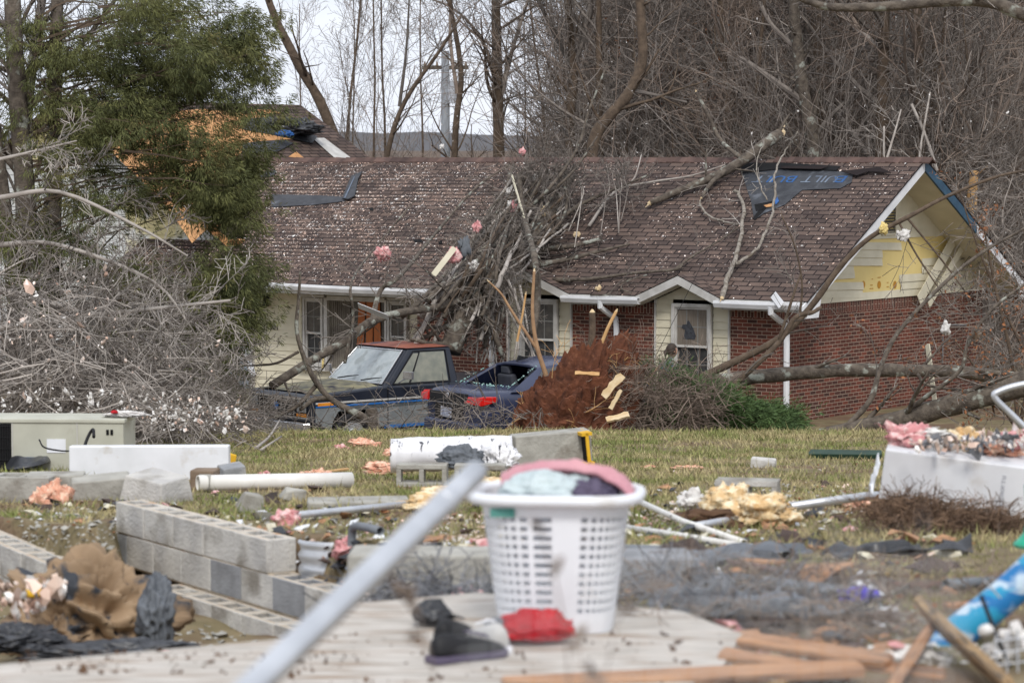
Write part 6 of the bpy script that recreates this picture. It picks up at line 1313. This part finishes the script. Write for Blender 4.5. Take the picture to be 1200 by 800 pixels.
# ---- package unit on the left
def unit():
    Y = 26.0; c = W(60, 548, Y); c.z = gz(c.x, Y)-.05; L_, D_, H_ = 1.72, .6, W(0, 487, Y).z-c.z
    t = empty('air_conditioner', c+Vector((-.1, 0, 0)), R(-3), 'long beige metal air-conditioning cabinet lying at the left edge', 'air conditioner')
    m = MB(); m.box((0, 0, H_/2), (L_, D_, H_-.05)); m.build('cabinet', mat['beige'], t, bevel=.006)
    m = MB(); m.box((0, 0, H_-.02), (L_+.03, D_+.03, .035)); m.build('lid', mat['beige'], t, bevel=.006)
    m = MB(); m.box((-.46, -D_/2-.002, H_/2), (.5, .012, H_-.09)); g = m.build('coil_grille', mat['dark'], t)
    m = MB()
    for i in range(22): m.box((-.7+i*.0228, -D_/2-.012, H_/2), (.003, .006, H_-.1))
    for i in range(5): m.box((-.46, -D_/2-.016, .07+i*(H_-.14)/4), (.5, .006, .006))
    m.build('grille_wires', mat['black'], g)
    for x in (-.2, .42): m = MB(); m.box((x, -D_/2-.004, H_/2), (.008, .006, H_-.06)); m.build('seam', mat['trim'], t)
    m = MB(); m.box((.22, -D_/2-.004, H_*.55), (.18, .004, .13)); m.build('label', mat['plasticw'], t)
    m = MB(); m.box((0.0, -D_/2-.004, H_*.3), (.2, .004, .07)); m.build('label', mat['print'], t)
    for x in (.71, .75): m = MB(); m.box((x, -D_/2-.004, H_*.78), (.025, .006, .05)); m.build('vent_slot', mat['dark'], t)
unit()
pipe('black_hose', 'black hose drooping over the beige cabinet', [W(96, 532, 25.3), W(103, 512, 25.4), W(109, 503, 25.4), W(110, 512, 25.3)], .015, 'black', 'hose', 8, smooth=4)
pipe('black_cable', 'black cable sagging from the cabinet over the rubble at left', [W(46, 515, 25.4), W(52, 524, 25.3), W(72, 528, 25.2), W(85, 528, 25.1)], .008, 'black', 'cable', 6, smooth=4)
def strip(name, label, pts, wd, mt, cat, seed=1, amp=.03, up=.03, Y=None):    # crumpled strip of sheeting lying along points
    P = catmull([gp(px, py, up) for px, py in pts] if Y is None else [W(px, py, Y) for px, py in pts], 6); m = MB(); k = 9
    for i, p in enumerate(P):
        d = (P[min(i+1, len(P)-1)]-P[max(i-1, 0)]); d.z = 0; d.normalize(); s_ = Vector((-d.y, d.x, 0)); ww = wd*(.75+.5*noise.noise(Vector((i*.25, seed, 0))))*(.55+.45*math.sin(math.pi*(i+1)/(len(P)+1))**.4)
        for j in range(k):
            v = j/(k-1)-.5; h = amp*(noise.noise(Vector((i*.3, j*.55, seed*3)))*1.6+.8*abs(noise.noise(Vector((i*.12, j*.9, seed)))))*(1-abs(v)) + amp*.9*(.5-abs(v)); m.v.append(tuple(p+s_*v*ww+Vector((0, 0, h))))
    for i in range(len(P)-1):
        for j in range(k-1): a = i*k+j; m.face((a, a+k, a+k+1, a+1))
    o = m.build(name, mat[mt], None, smooth=True); s_ = o.modifiers.new('s', 'SOLIDIFY'); s_.thickness = .004; u = o.modifiers.new('u', 'SUBSURF'); u.levels = 1; u.render_levels = 1; return tag(o, label, cat)
strip('plastic_sheeting', 'black plastic sheeting crumpled in front of the beige cabinet', [(-10, 546), (30, 552), (70, 545), (85, 535)], .3, 'blacktarp', 'sheeting', 2, .09, .05)
strip('roofing_felt', 'large grey-black felt sheet draped towards the cream insulation', [(690, 680), (760, 672), (830, 662), (890, 652), (942, 655)], .42, 'greytarp', 'felt', 3, .045, .04)
strip('roofing_felt', 'black rolled felt strip lying on the grass at right', [(968, 658), (1020, 654), (1080, 654), (1138, 652)], .12, 'blacktarp', 'felt', 4, .07, .03)
strip('roofing_felt', 'torn grey felt crumpled at the back edge of the plywood sheet', [(770, 712), (830, 712), (900, 722), (962, 738)], .5, 'greytarp', 'felt', 5, .05, .04)
strip('roofing_felt', 'dark torn sheeting behind the shoes and pole', [(420, 672), (470, 690), (520, 700), (585, 700)], .3, 'greytarp', 'felt', 6, .05, .03)
strip('black_plastic', 'black plastic bar lying beneath the footing slab behind the basket', [(535, 702), (560, 706), (585, 706)], .09, 'black', 'plastic', 7, .05, .03)
# white panel, yellow end, rubbish on unit
solidblock('foam_panel', 'long bright white panel lying below the beige cabinet', 176, 562, (1.38, .12, .3), (0, -.5, -2), 'plasticw', 'panel', jit=.003)
solidblock('yellow_channel', 'bent yellow channel at the right end of the long white panel', 268, 545, (.1, .24, .12), (0, 10, 20), 'yellow', 'channel')
solidblock('yellow_tab', 'small yellow tab on top of the long white panel', 174, 529, (.05, .02, .06), (0, 10, 20), 'yellow', 'tab', up=.02, Y=24)
cloth('plastic_bag', 'crumpled plastic wrap with a pink bit on top of the cabinet', W(148, 486, 25.9), (.2, .12, .035), 'whitefluff', 21, amp=.7, cat='bag')
cloth('pink_scrap', 'bright pink scrap on top of the cabinet', W(134, 483, 25.8), (.035, .04, .02), 'redcloth', 22, cat='scrap')
# wrapped duct and plastic
def duct():
    A, B_ = gp(462, 558, .13), gp(590, 552, .14); A.y = B_.y = 23.4; A = W(458, 532, 23.4); B_ = W(600, 528, 23.6); m = MB(); n, k = 26, 28
    for i in range(n+1):
        t = i/n; p = A.lerp(B_, t)
        for j in range(k):
            a = j/k*6.283; r = .165*(1+.1*noise.noise(Vector((t*7, math.cos(a)*2, math.sin(a)*2)))+.05*noise.noise(Vector((t*25, math.cos(a)*5, math.sin(a)*5)))); m.v.append((p.x, p.y+math.cos(a)*r, p.z+math.sin(a)*r*.8-.01))
    for i in range(n):
        for j in range(k): j2 = (j+1) % k; m.face((i*k+j, (i+1)*k+j, (i+1)*k+j2, i*k+j2))
    o = m.build('wrapped_duct', mat['ductwrap'], None, smooth=True); s_ = o.modifiers.new('s', 'SOLIDIFY'); s_.thickness = .012; tag(o, 'fat duct in torn white wrap lying behind the hollow blocks', 'duct')
mat['ductwrap'] = M('white_wrap', (.82, .82, .84), (.7, .7, .72), 5, rough=.4, c3=(.06, .06, .07), s3=6, l3=.62, h3=.66, stretch=(2.5, 1, 1))
duct()
cloth('plastic_bag', 'dark grey plastic bundle against the torn white duct', W(540, 540, 23.0), (.19, .13, .13), 'greytarp', 31, amp=.6, cat='bag')
cloth('torn_wrap', 'white and silver torn wrap between the duct and the concrete beam', W(585, 540, 23.3), (.16, .13, .16), 'ductwrap', 32, amp=.7, cat='wrap')
# insulation tufts on the ground
for i, (px, py, r, mt, ax, lab) in enumerate(((428, 524, .13, 'peach', (1.5, .8, .45), 'peach insulation heap on the grass left of the white duct'), (400, 526, .06, 'pink', (1, 1, .6), 'small pink lump left of the peach insulation heap'), (456, 528+8, .08, 'peach', (1, 1, .7), 'peach lump stuck at the open end of the white duct'), (455, 556, .11, 'peach', (1.6, .8, .35), 'flat peach tuft on the grass just left of the hollow blocks'), (375, 558, .08, 'peach', (1.2, .8, .5), 'peach tuft on the grass above the fat white pipe'), (310, 568, .05, 'whitefluff', (1, .8, .6), 'white fluff beside the grey block above the pipe end'), (66, 590, .09, 'peach', (1.1, .8, 1.1), 'shaggy peach tuft standing between the block rows at left'), (335, 615, .07, 'pink', (1, .9, .9), 'pink rag on the left end of the thin galvanised pole'), (404, 648, .06, 'pink', (.9, .8, .8), 'pink wad on the grey elbow pipe'), (804, 550, .09, 'peach', (1.4, .7, .3), 'thin peach tuft on the open grass right of the basket'), (762, 548, .05, 'peach', (1, .7, .3), 'tiny peach tuft on the open grass right of the basket'), (500, 692, .06, 'pink', (.8, .7, 1.2), 'pink shred behind the shoes near the slanted pole'), (545, 708, .07, 'pink', (1.4, .7, .5), 'second pink shred just left behind the shoes'), (310, 558, .05, 'pink', (1.2, .8, .5), 'small pink lump above the white panel end'), (1010, 596, .09, 'peach', (1.5, .8, .4), 'peach tuft in the litter left of the white slab'), (1165, 525, .12, 'peach', (1.4, .9, .5), 'peach insulation on top of the white slab at the right edge'), (1062, 510, .13, 'pink', (1.2, .9, .7), 'rounded pink tuft on the left corner of the white slab'), (1090, 520, .12, 'whitefluff', (1.5, .9, .45), 'white wadding on the white slab right of the pink tuft'), (1130, 512, .1, 'cream', (1, .8, .9), 'cream tuft standing on the white slab'), (1148, 522, .09, 'greytarp', (1.3, .8, .6), 'grey crumpled foil in the middle of the white slab top'), (1190, 516, .11, 'pink', (1.3, .9, .5), 'pinkish fluff at the right end of the white slab top'))):
    top = px > 1050 and py < 530; p = W(px, py, 16.6) if top else (G(px, py)+Vector((0, 0, r*ax[2]*.5))); tuft('insulation_tuft', lab, p, r*(.75 if top else 1), mt, 40+i, ax, 4)
tuft('insulation_bundle', 'big curled cream insulation bundle on the grass, left mound', gp(853, 604, .1), .13, 'cream', 71, (1.2, .9, .85), 4)
tuft('insulation_bundle', 'big cream insulation bundle, right part at the pole end', gp(888, 616, .08), .14, 'cream', 72, (1.35, .8, .6), 4)
tuft('insulation_bundle', 'white-cream lump left of the big curled insulation bundle', gp(812, 598, .06), .09, 'whitefluff', 73, (1.2, .8, .7), 3)
tuft('insulation_bundle', 'cream shredded heap between the hollow blocks and the basket', gp(565, 585, .08), .15, 'cream', 74, (1.6, .8, .55), 5)
tuft('insulation_bundle', 'cream shreds under the tip of the slanted pole', gp(500, 600, .05), .11, 'cream', 75, (1.6, .8, .5), 5)
tuft('insulation_bundle', 'brown matted heap of leaves left of the cream bundle', gp(822, 618, .05), .1, 'dirt', 76, (1.6, .8, .5), 4, cat='debris')
# the white slab at right with fluff on it
sl = W(1120, 560, 16.2); m = MB(); m.box((0, 0, 0), (1.35, .65, .31), None, 1, .006, random.Random(3)); so_ = m.build('insulated_slab', M('slab_white', (.72, .73, .75), (.6, .6, .62), 3, rough=.6, c3=(.45, .4, .34), s3=2.4, l3=.6, h3=.75), None, bevel=.01)
so_.location = W(1168, 562, 16.6); so_.rotation_euler = (R(4), R(6.5), R(-12)); tag(so_, 'big dirty white insulated slab tilted on a root tangle at right', 'slab')
for i, s in enumerate('NUZHOTTU'):
    o = textobj('faded_lettering', s, .034, M('faded_ink', (.45, .46, .5)), (.06+.0*i, -.329, -.11+.026*i), (R(90), R(-90), 0), so_, .0008)
strip('torn_skin', 'torn white skin peeling off the left end of the white slab', [(1030, 540), (1024, 560), (1018, 582)], .2, 'plasticw', 'panel', 9, .06, .05, Y=16.5)
mat['rootmat'] = M('root_mat', (.2, .13, .085), (.1, .065, .045), 9, rough=1, island=.5)
def mattuft(label, N, regs, L_, seed, mt, name='root_tangle', cat='roots', r=.0035):
    rng = random.Random(seed); mb = MB()
    for i in range(N):
        px, py, rx, ry, Y = regs[rng.randrange(len(regs))]; p = W(px+rng.gauss(0, rx), py+rng.gauss(0, ry), Y+rng.uniform(-.25, .25)); g_ = gz(p.x, p.y); p.z = max(p.z, g_+.01)
        grow(mb, p, Vector((rng.gauss(0, 1), rng.gauss(0, .5), rng.gauss(-.1, .5))), L_*rng.uniform(.3, 1.3), r*rng.uniform(.6, 1.6), 1, rng, 3, .35, -.03, rmin=r*.5, zmin=g_+.004)
    o = mb.build(name, mat[mt]); return tag(o, label, cat, kind='stuff')
mattuft('brown matted root tangle beneath the white slab', 1500, [(1090, 606, 34, 8, 16), (1150, 614, 30, 8, 15.8), (1060, 598, 18, 7, 16.2)], .15, 81, 'rootmat')
m = MB(); 
for px, py, q in ((1090, 612, .26), (1140, 615, .3), (1055, 605, .18), (1190, 618, .3)): tufts(m, gp(px, py, .03)+Vector((0, .1, .03)), q, random.Random(int(px)), ax=(1, .6, .45))
o = m.build('earth_clods', mat['dirt'], None, smooth=False); tag(o, 'dark earth under the root tangle at right', 'earth', kind='stuff')
litter('slab_litter', 'shreds of white, grey and peach fluff heaped along the top of the white slab', 420, [(1125, 520, 62, 7, 16.75), (1165, 516, 40, 8, 16.9)], .022, 'bits', 111)
litter('slab_litter', 'grey foil and dark scraps heaped along the top of the white slab', 160, [(1130, 518, 60, 8, 16.8)], .024, 'tanglemat', 112)
# brown tarp heap in the pit
cloth('tarp', 'crumpled brown tarp heaped against the foundation blocks', W(105, 735, 14.2), (.4, .34, .33), 'browntarp', 190, .3, amp=.95, cat='tarp', freq=1.7, seg=120, rg=80)
cloth('tarp_fold', 'lower brown fold of tarp spilling left of the main tarp heap', W(60, 752, 14.0), (.24, .25, .16), 'browntarp', 191, .3, amp=.95, cat='tarp', freq=1.7, seg=90, rg=60)
cloth('black_tarp', 'black edge of tarp standing up right of the brown tarp heap', W(182, 722, 13.9), (.09, .12, .2), 'greytarp', 91, .3, amp=.8, cat='tarp', flat=1, freq=1.6)
cloth('black_tarp', 'dark grey tarp tail in front of the brown tarp heap', W(135, 768, 13.3), (.4, .16, .07), 'blacktarp', 92, .15, amp=.8, cat='tarp')
cloth('black_tarp', 'dark sheeting at the far left beside the brown tarp heap', W(14, 752, 13.4), (.25, .2, .08), 'blacktarp', 93, .1, amp=.8, cat='tarp')
cloth('red_scrap', 'small bright red scrap peeking over the sheet edge below the tarp', W(196, 765, 12.6), (.05, .05, .018), 'redcloth', 94, cat='scrap', amp=.1)  # a red lid, shaped as a flattened blob
litter('pit_rubble', 'white and brown rubble at the left edge of the pit', 130, [(25, 700, 30, 18, 13.6), (60, 690, 20, 10, 14)], .03, 'bits', 95)
cloth('yellow_bag', 'yellow scrap among the rubble at the left edge of the pit', W(40, 695, 13.5), (.04, .04, .05), 'yellow', 96, cat='bag')
# lumber
def plank3(name, label, a, b, wd, th, mt, roll=0, z=None, up=.03, cat='board', Ya=None, Yb=None):
    A = W(*a, Ya) if Ya else gp(*a, up); B2 = W(*b, Yb) if Yb else gp(*b, up); return board(name, label, A, B2, wd, th, mt, cat, roll)
plank3('lumber_board', 'long orange board along the bottom edge, nearest the viewer', (590, 803), (1010, 782), .085, .035, 'lumber', Ya=8.45, Yb=8.7, roll=R(12))
plank3('lumber_board', 'broken orange board above the nearest long board', (868, 748), (1045, 775), .075, .03, 'lumber', Ya=9.2, Yb=8.9, roll=R(15))
plank3('lumber_board', 'short splintered orange board in the middle of the lumber heap', (845, 765), (1000, 790), .06, .025, 'lumber', Ya=8.95, Yb=8.7, roll=R(20))
plank3('lumber_board', 'pale orange board running right behind the lumber heap', (905, 748), (1080, 735), .08, .04, 'lumber', Ya=10.0, Yb=10.2, roll=R(20))
plank3('lumber_board', 'weathered streaked board leaning up from the bottom right corner', (1082, 712), (1190, 812), .1, .035, 'oldlumber', Ya=9.5, Yb=8.3, roll=R(-58))
plank3('lumber_board', 'pinkish board crossing under the weathered streaked board', (1088, 738), (1038, 815), .09, .035, 'lumber', Ya=9.4, Yb=8.4, roll=R(52))
plank3('lumber_board', 'low board under the blue tube at the bottom right', (1080, 780), (1215, 800), .07, .04, 'lumber', Ya=9.2, Yb=9.0)
plank3('lumber_board', 'orange board leaning on the footing slab right of the basket', (752, 652), (786, 690), .1, .02, 'lumber', Ya=12.8, Yb=11.8, roll=R(-30))
plank3('lumber_board', 'thin orange lath under the rusty brown pipe', (866, 664), (922, 666), .06, .02, 'lumber')
plank3('lumber_board', 'thin lath lying under the grey pipe end at right', (1110, 718), (1165, 714), .06, .02, 'lumber')
plank3('lumber_stick', 'thin orange stick in the grass above the fat white pipe', (352, 560), (408, 553), .05, .02, 'rawwood')
plank3('wood_stick', 'thin pale stick leaning behind the blue tube at the right edge', (1150, 716), (1204, 652), .03, .03, 'siding', Ya=11, Yb=10.6)
board('green_board', 'dark green board with orange top lying in the grass at right', gp(949, 537, .05), gp(1034, 538, .05), .14, .055, 'greenboard', roll=R(15))
for i, (a, b, w_, Ya, Yb, mt, lab) in enumerate((((905, 800), (1080, 752), .07, 8.6, 9.6, 'oldlumber', 'dark weathered board crossing the orange boards at lower right'), ((700, 742), (812, 768), .05, 9.6, 9.2, 'lumber', 'broken lath lying on the sheet right of the basket'), ((930, 770), (1110, 792), .06, 9.1, 8.8, 'lumber', 'orange board running under the crossed boards'), ((1010, 742), (1100, 748), .06, 9.9, 9.8, 'oldlumber', 'short grey-brown board end behind the crossed boards'), ((820, 730), (960, 744), .05, 10.1, 9.9, 'oldlumber', 'dark lath half buried in the torn felt'))):
    plank3('lumber_board', lab, a, b, w_, .03, mt, Ya=Ya, Yb=Yb, roll=R(10+9*i))
litter('wood_splinters', 'splintered wood chips round the lumber heap', 420, [(930, 765, 110, 20, None), (880, 700, 120, 16, None), (760, 690, 60, 10, None), (450, 690, 50, 12, None)], .022, 'lumber', 301)
litter('white_rubble', 'white chips and crumbled plaster behind the shoes', 420, [(450, 690, 50, 16, None), (480, 665, 60, 12, None), (1100, 770, 80, 18, None)], .02, 'whitefluff', 302)
strip('roofing_felt', 'black torn felt strip between the plywood sheet and the orange boards', [(800, 722), (850, 728), (900, 740), (950, 745)], .16, 'blacktarp', 'felt', 17, .06, .07)
strip('roofing_felt', 'dark torn felt strip just right behind the laundry basket', [(735, 668), (780, 676), (820, 690), (850, 700)], .2, 'blacktarp', 'felt', 18, .05, .06)
strip('roofing_felt', 'dark torn felt strip under the slanted pole left of the shoes', [(410, 690), (450, 694), (500, 700)], .14, 'blacktarp', 'felt', 19, .05, .06)
# blue rolled tube, wire rack, pebbles, green plastic
mat['bluewrap'] = M('blue_wrap', (.02, .17, .42), (.5, .62, .72), 5, rough=.35, lo=.47, hi=.53, stretch=(1, 1, 2.5), c3=(.03, .3, .5), s3=7, l3=.52, h3=.58)
pipe('blue_roll', 'blue and white rolled plastic tube rising to the right edge', [W(1086, 772, 9.6), W(1130, 735, 9.6), W(1175, 700, 9.6), W(1240, 640, 9.6)], .062, 'bluewrap', 'roll', 20, smooth=3)
p = W(1222, 640, 12); p.z = max(p.z, gz(p.x, p.y)+.01); m = MB(); m.tube([(0, 0, z) for z in (0, .012, .03, .06, .12, .2, .27, .3, .31)], [.13, .13, .11, .085, .075, .08, .085, .06, .03], 28); o = m.build('green_bottle', mat['greenplastic'], None, smooth=True); o.location = p; tag(o, 'bright green plastic bottle with a flared foot, cut off by the right edge', 'bottle')
cloth('purple_cloth', 'small purple-blue cloth on the grass at the end of the grey pipe', gp(1006, 708, .03), (.08, .06, .04), 'purple', 98, amp=.7, cat='cloth')
rng = random.Random(12); peb = None
for i in range(16):
    m = MB(); m.box((0, 0, 0), (.05*rng.uniform(.8, 1.4), .045, .035), None, .8, .004, rng); o = m.build('pebble', mat['whitefluff'], None, bevel=.012, smooth=True)
    o.location = W(1150+rng.uniform(0, 60), 735+rng.uniform(0, 45), 9.0+rng.uniform(0, .5)); o.rotation_euler = (rng.random(), rng.random(), rng.random()*6); tag(o, 'smooth white landscaping pebble beneath the blue tube', 'pebble', 'white pebbles at the bottom right')
m = MB(); p0 = W(1168, 790, 8.9)
for i in range(5): m.tube([p0+Vector((.035*i, 0, 0)), p0+Vector((.035*i, .02, .13+.01*i))], .0035, 6)
for j in range(3): m.tube([p0+Vector((-.01, .005, .03+.04*j)), p0+Vector((.19, .02, .05+.04*j))], .0035, 6)
o = m.build('wire_rack', mat['galv']); tag(o, 'small silver wire rack among the white pebbles', 'wire rack')
pipe('black_rod', 'thin black rod leaning over the white pebbles', [W(1150, 698, 9.2), W(1166, 740, 9.1), W(1184, 782, 9.0)], .008, 'black', 'rod', 8)
plank3('metal_bracket', 'small grey metal bracket in front of the blue tube', (1154, 680), (1172, 700), .025, .006, 'galv', Ya=9.3, Yb=9.3)
log('dead_branch', 'thin dead branch on the grass below the purple cloth', [([gp(860, 700, .05), gp(930, 706, .05), gp(1000, 722, .04), (gp(1065, 700, .05))], .014, .008)], 'bark', seed=51, n=5, L=.35, tm='twig')
log('dead_branch', 'pale forked twig on the grass left of the truck stump', [([gp(300, 528, .03), gp(316, 518, .08), gp(328, 508, .2)], .02, .01), ([gp(306, 530, .03), gp(330, 520, .1)], .015, .01)], 'twigpale', seed=52, n=3, L=.3)
mat['shingle2'] = M('shingle_scrap', (.09, .06, .05), (.05, .04, .037), 6, rough=.95)
# ---- litter and grass
litter('ground_litter', 'pale shreds and chips strewn over the lawn', 900, [(600, 600, 560, 55, None), (500, 650, 380, 40, None), (960, 590, 120, 22, None), (950, 740, 140, 30, None)], .013, 'bits', 101)
litter('ground_litter', 'dense whitish rubble between the hollow block and the white slab', 1900, [(960, 590, 90, 11, None), (1020, 585, 50, 14, None), (780, 600, 60, 12, None), (560, 620, 60, 16, None), (470, 700, 50, 14, None), (460, 655, 50, 12, None)], .015, 'bits', 102)
litter('ground_litter', 'grey crumbs of mortar and foil among the lawn rubble', 1700, [(960, 580, 90, 14, None), (740, 610, 60, 16, None), (600, 640, 60, 16, None), (350, 610, 100, 22, None), (470, 640, 60, 30, None), (860, 705, 80, 30, None), (80, 620, 60, 25, None), (950, 745, 140, 35, None)], .014, 'conc', 103)
litter('ground_litter', 'brown dead leaves scattered over the lawn', 1700, [(600, 580, 600, 60, None), (800, 690, 300, 40, None), (960, 740, 150, 30, None), (1000, 590, 80, 14, None)], .013, 'deadleaf', 104)
mat['tangle'] = M('grey_tangle', (.2, .21, .23), (.1, .1, .11), 9, rough=.8, island=.6)
mattuft('grey tangle of wire, felt strips and twigs behind the shoes', 200, [(480, 694, 40, 8, 11.2), (545, 705, 30, 6, 10.7)], .22, 201, 'tangle', 'wire_tangle', 'debris', .0045)
mattuft('grey tangle of wire and torn felt at the right edge of the sheet', 170, [(850, 725, 60, 12, 10.2), (930, 735, 40, 12, 10.2), (800, 700, 40, 10, 11)], .24, 202, 'tangle', 'wire_tangle', 'debris', .0045)
mattuft('dry straw and twigs trodden into the ground at lower right', 700, [(950, 740, 130, 22, 9.8), (1000, 700, 120, 14, 11.5), (850, 690, 120, 14, 11.5)], .22, 203, 'twigbrown', 'straw', 'straw', .003)
for k_, (mt, n_, sz, sd, lab) in enumerate((('shingle2', 190, .045, 401, 'brown-black scraps of shingle strewn over the rubble'), ('siding', 120, .04, 402, 'cream scraps of broken siding strewn over the rubble'), ('lumber', 150, .045, 403, 'orange scraps of splintered board strewn over the rubble'), ('felt', 190, .05, 404, 'grey-black scraps of torn felt strewn over the rubble'), ('plasticw', 150, .03, 405, 'white scraps of plastic strewn over the rubble'), ('pink', 80, .028, 406, 'pink shreds of insulation strewn over the rubble'))):
    litter('scattered_debris', lab, n_, [(430, 640, 130, 45, None), (860, 600, 140, 35, None), (960, 670, 160, 40, None), (330, 600, 90, 25, None), (640, 640, 200, 40, None), (940, 740, 110, 28, None), (120, 600, 90, 14, None), (820, 650, 120, 30, None), (480, 660, 90, 30, None), (1000, 620, 130, 25, None)], sz, mt, sd, cat='debris')
litter('pit_rubble', 'crumbled mortar and stones on the floor of the pit', 260, [(240, 755, 60, 22, None), (60, 740, 60, 25, None)], .022, 'conc', 97)
litter('sheet_litter', 'small brown crumbs and flecks lying on the pale sheet', 260, [(600, 770, 260, 30, 8.9), (200, 775, 180, 14, 8.9)], .009, 'dirt', 105)
def grass():
    r = np.random.RandomState(9); N = 390000; Y = 9.0+33.0*r.rand(N)**.8; X = (r.uniform(-90, 1400, N)-600)/3200*Y*1.02
    cl_ = np.array([noise.noise(Vector((x*.9, y*.5, 1))) for x, y in zip(X[::40], Y[::40])]); cl_ = np.repeat(cl_, 40)[:N]
    k = r.rand(N) < .62+.6*np.array([noise.noise(Vector((float(x)*.55, float(y)*.35, 7))) for x, y in zip(X, Y)]); X, Y = X[k], Y[k]
    bad = (X < -.35) & (Y < 19) & (Y > 9); 
    keep = np.ones(len(X), bool); idx = np.where(bad)[0]
    for i in idx:
        if inside(X[i], Y[i], PIT) or pdist(X[i], Y[i], PIT) < .12: keep[i] = False
        elif Y[i] < 17.5 and X[i] > -3 and r.rand() < .35: keep[i] = False
    X, Y = X[keep], Y[keep]; n = len(X); Z = np.array([gz(float(a), float(b)) for a, b in zip(X, Y)])
    H = r.lognormal(-3.2, .4, n)*np.where(Y > 36, 1.25, 1)*np.where(Y < 14, .6, 1); an = r.uniform(0, 6.28, n); w_ = r.uniform(.003, .007, n)*(1+.03*(Y-12)); L_ = r.normal(0, .55, (n, 2))*H[:, None]
    b = np.stack([X, Y, Z-.01], 1); s_ = np.stack([np.cos(an)*w_, np.sin(an)*w_, 0*w_], 1); tip = b+np.stack([L_[:, 0], L_[:, 1], H], 1)
    V = np.stack([b-s_, b+s_, tip], 1).reshape(-1, 3); o = npmesh('grass', V, np.arange(n*3).reshape(-1, 3), mat['grass']); tag(o, 'patchy tan and green winter lawn grass', 'grass', kind='stuff')
grass()
# ---- thin wire mesh and dry weeds close to the lens, far out of focus
def wiremesh():
    m = MB(); Y = 2.6; rng = random.Random(6)
    for i in range(22):
        px = 560+i*26; m.tube(catmull([W(px+rng.uniform(-5, 5), 640+rng.uniform(-40, 40), Y), W(px+rng.uniform(-4, 4), 720, Y), W(px, 830, Y)], 3), .0006, 5)
    for i in range(7):
        py = 660+i*26; m.tube(catmull([W(540, py+30+rng.uniform(-5, 5), Y), W(800, py+rng.uniform(-5, 5), Y), W(980, py, Y), W(1130, py+rng.uniform(-6, 6), Y)], 3), .0004, 5)
    o = m.build('wire_fence', mat['galv']); tag(o, 'blurred scrap of wire mesh fence very near the viewer at lower right', 'wire fence')
wiremesh()
log('dry_weed', 'blurred dry weed stalk in front of the laundry basket', [([W(670, 830, 4.2), W(662, 740, 4.2), W(640, 640, 4.2), W(628, 610, 4.2)], .0016, .001), ([W(700, 830, 4.2), W(735, 700, 4.2), W(790, 690, 4.2)], .0014, .001), ([W(520, 830, 4.2), W(490, 720, 4.2), W(486, 690, 4.2)], .0014, .001)], 'twigbrown', seed=61, n=3, L=.06, cat='weed', tm='twigbrown')

o = cloth('tarp_heap', 'crumpled black felt heap on the torn roof of the left wing', HM @ wp(346, 152, .12), (.62, .5, .26), 'blacktarp', 120, R(-36), amp=.9, cat='tarp', freq=1.8)
cloth('tarp_heap', 'lower crumpled black felt fold on the torn roof of the left wing', HM @ wp(330, 146, .1), (.5, .4, .16), 'blacktarp', 121, R(-36), amp=.9, cat='tarp', freq=1.8)
cloth('blue_scrap', 'blue patch showing in the black felt heap on the left roof', HM @ wp(334, 158, .3), (.2, .12, .1), 'feltblue', 122, 0, amp=.6, cat='scrap')
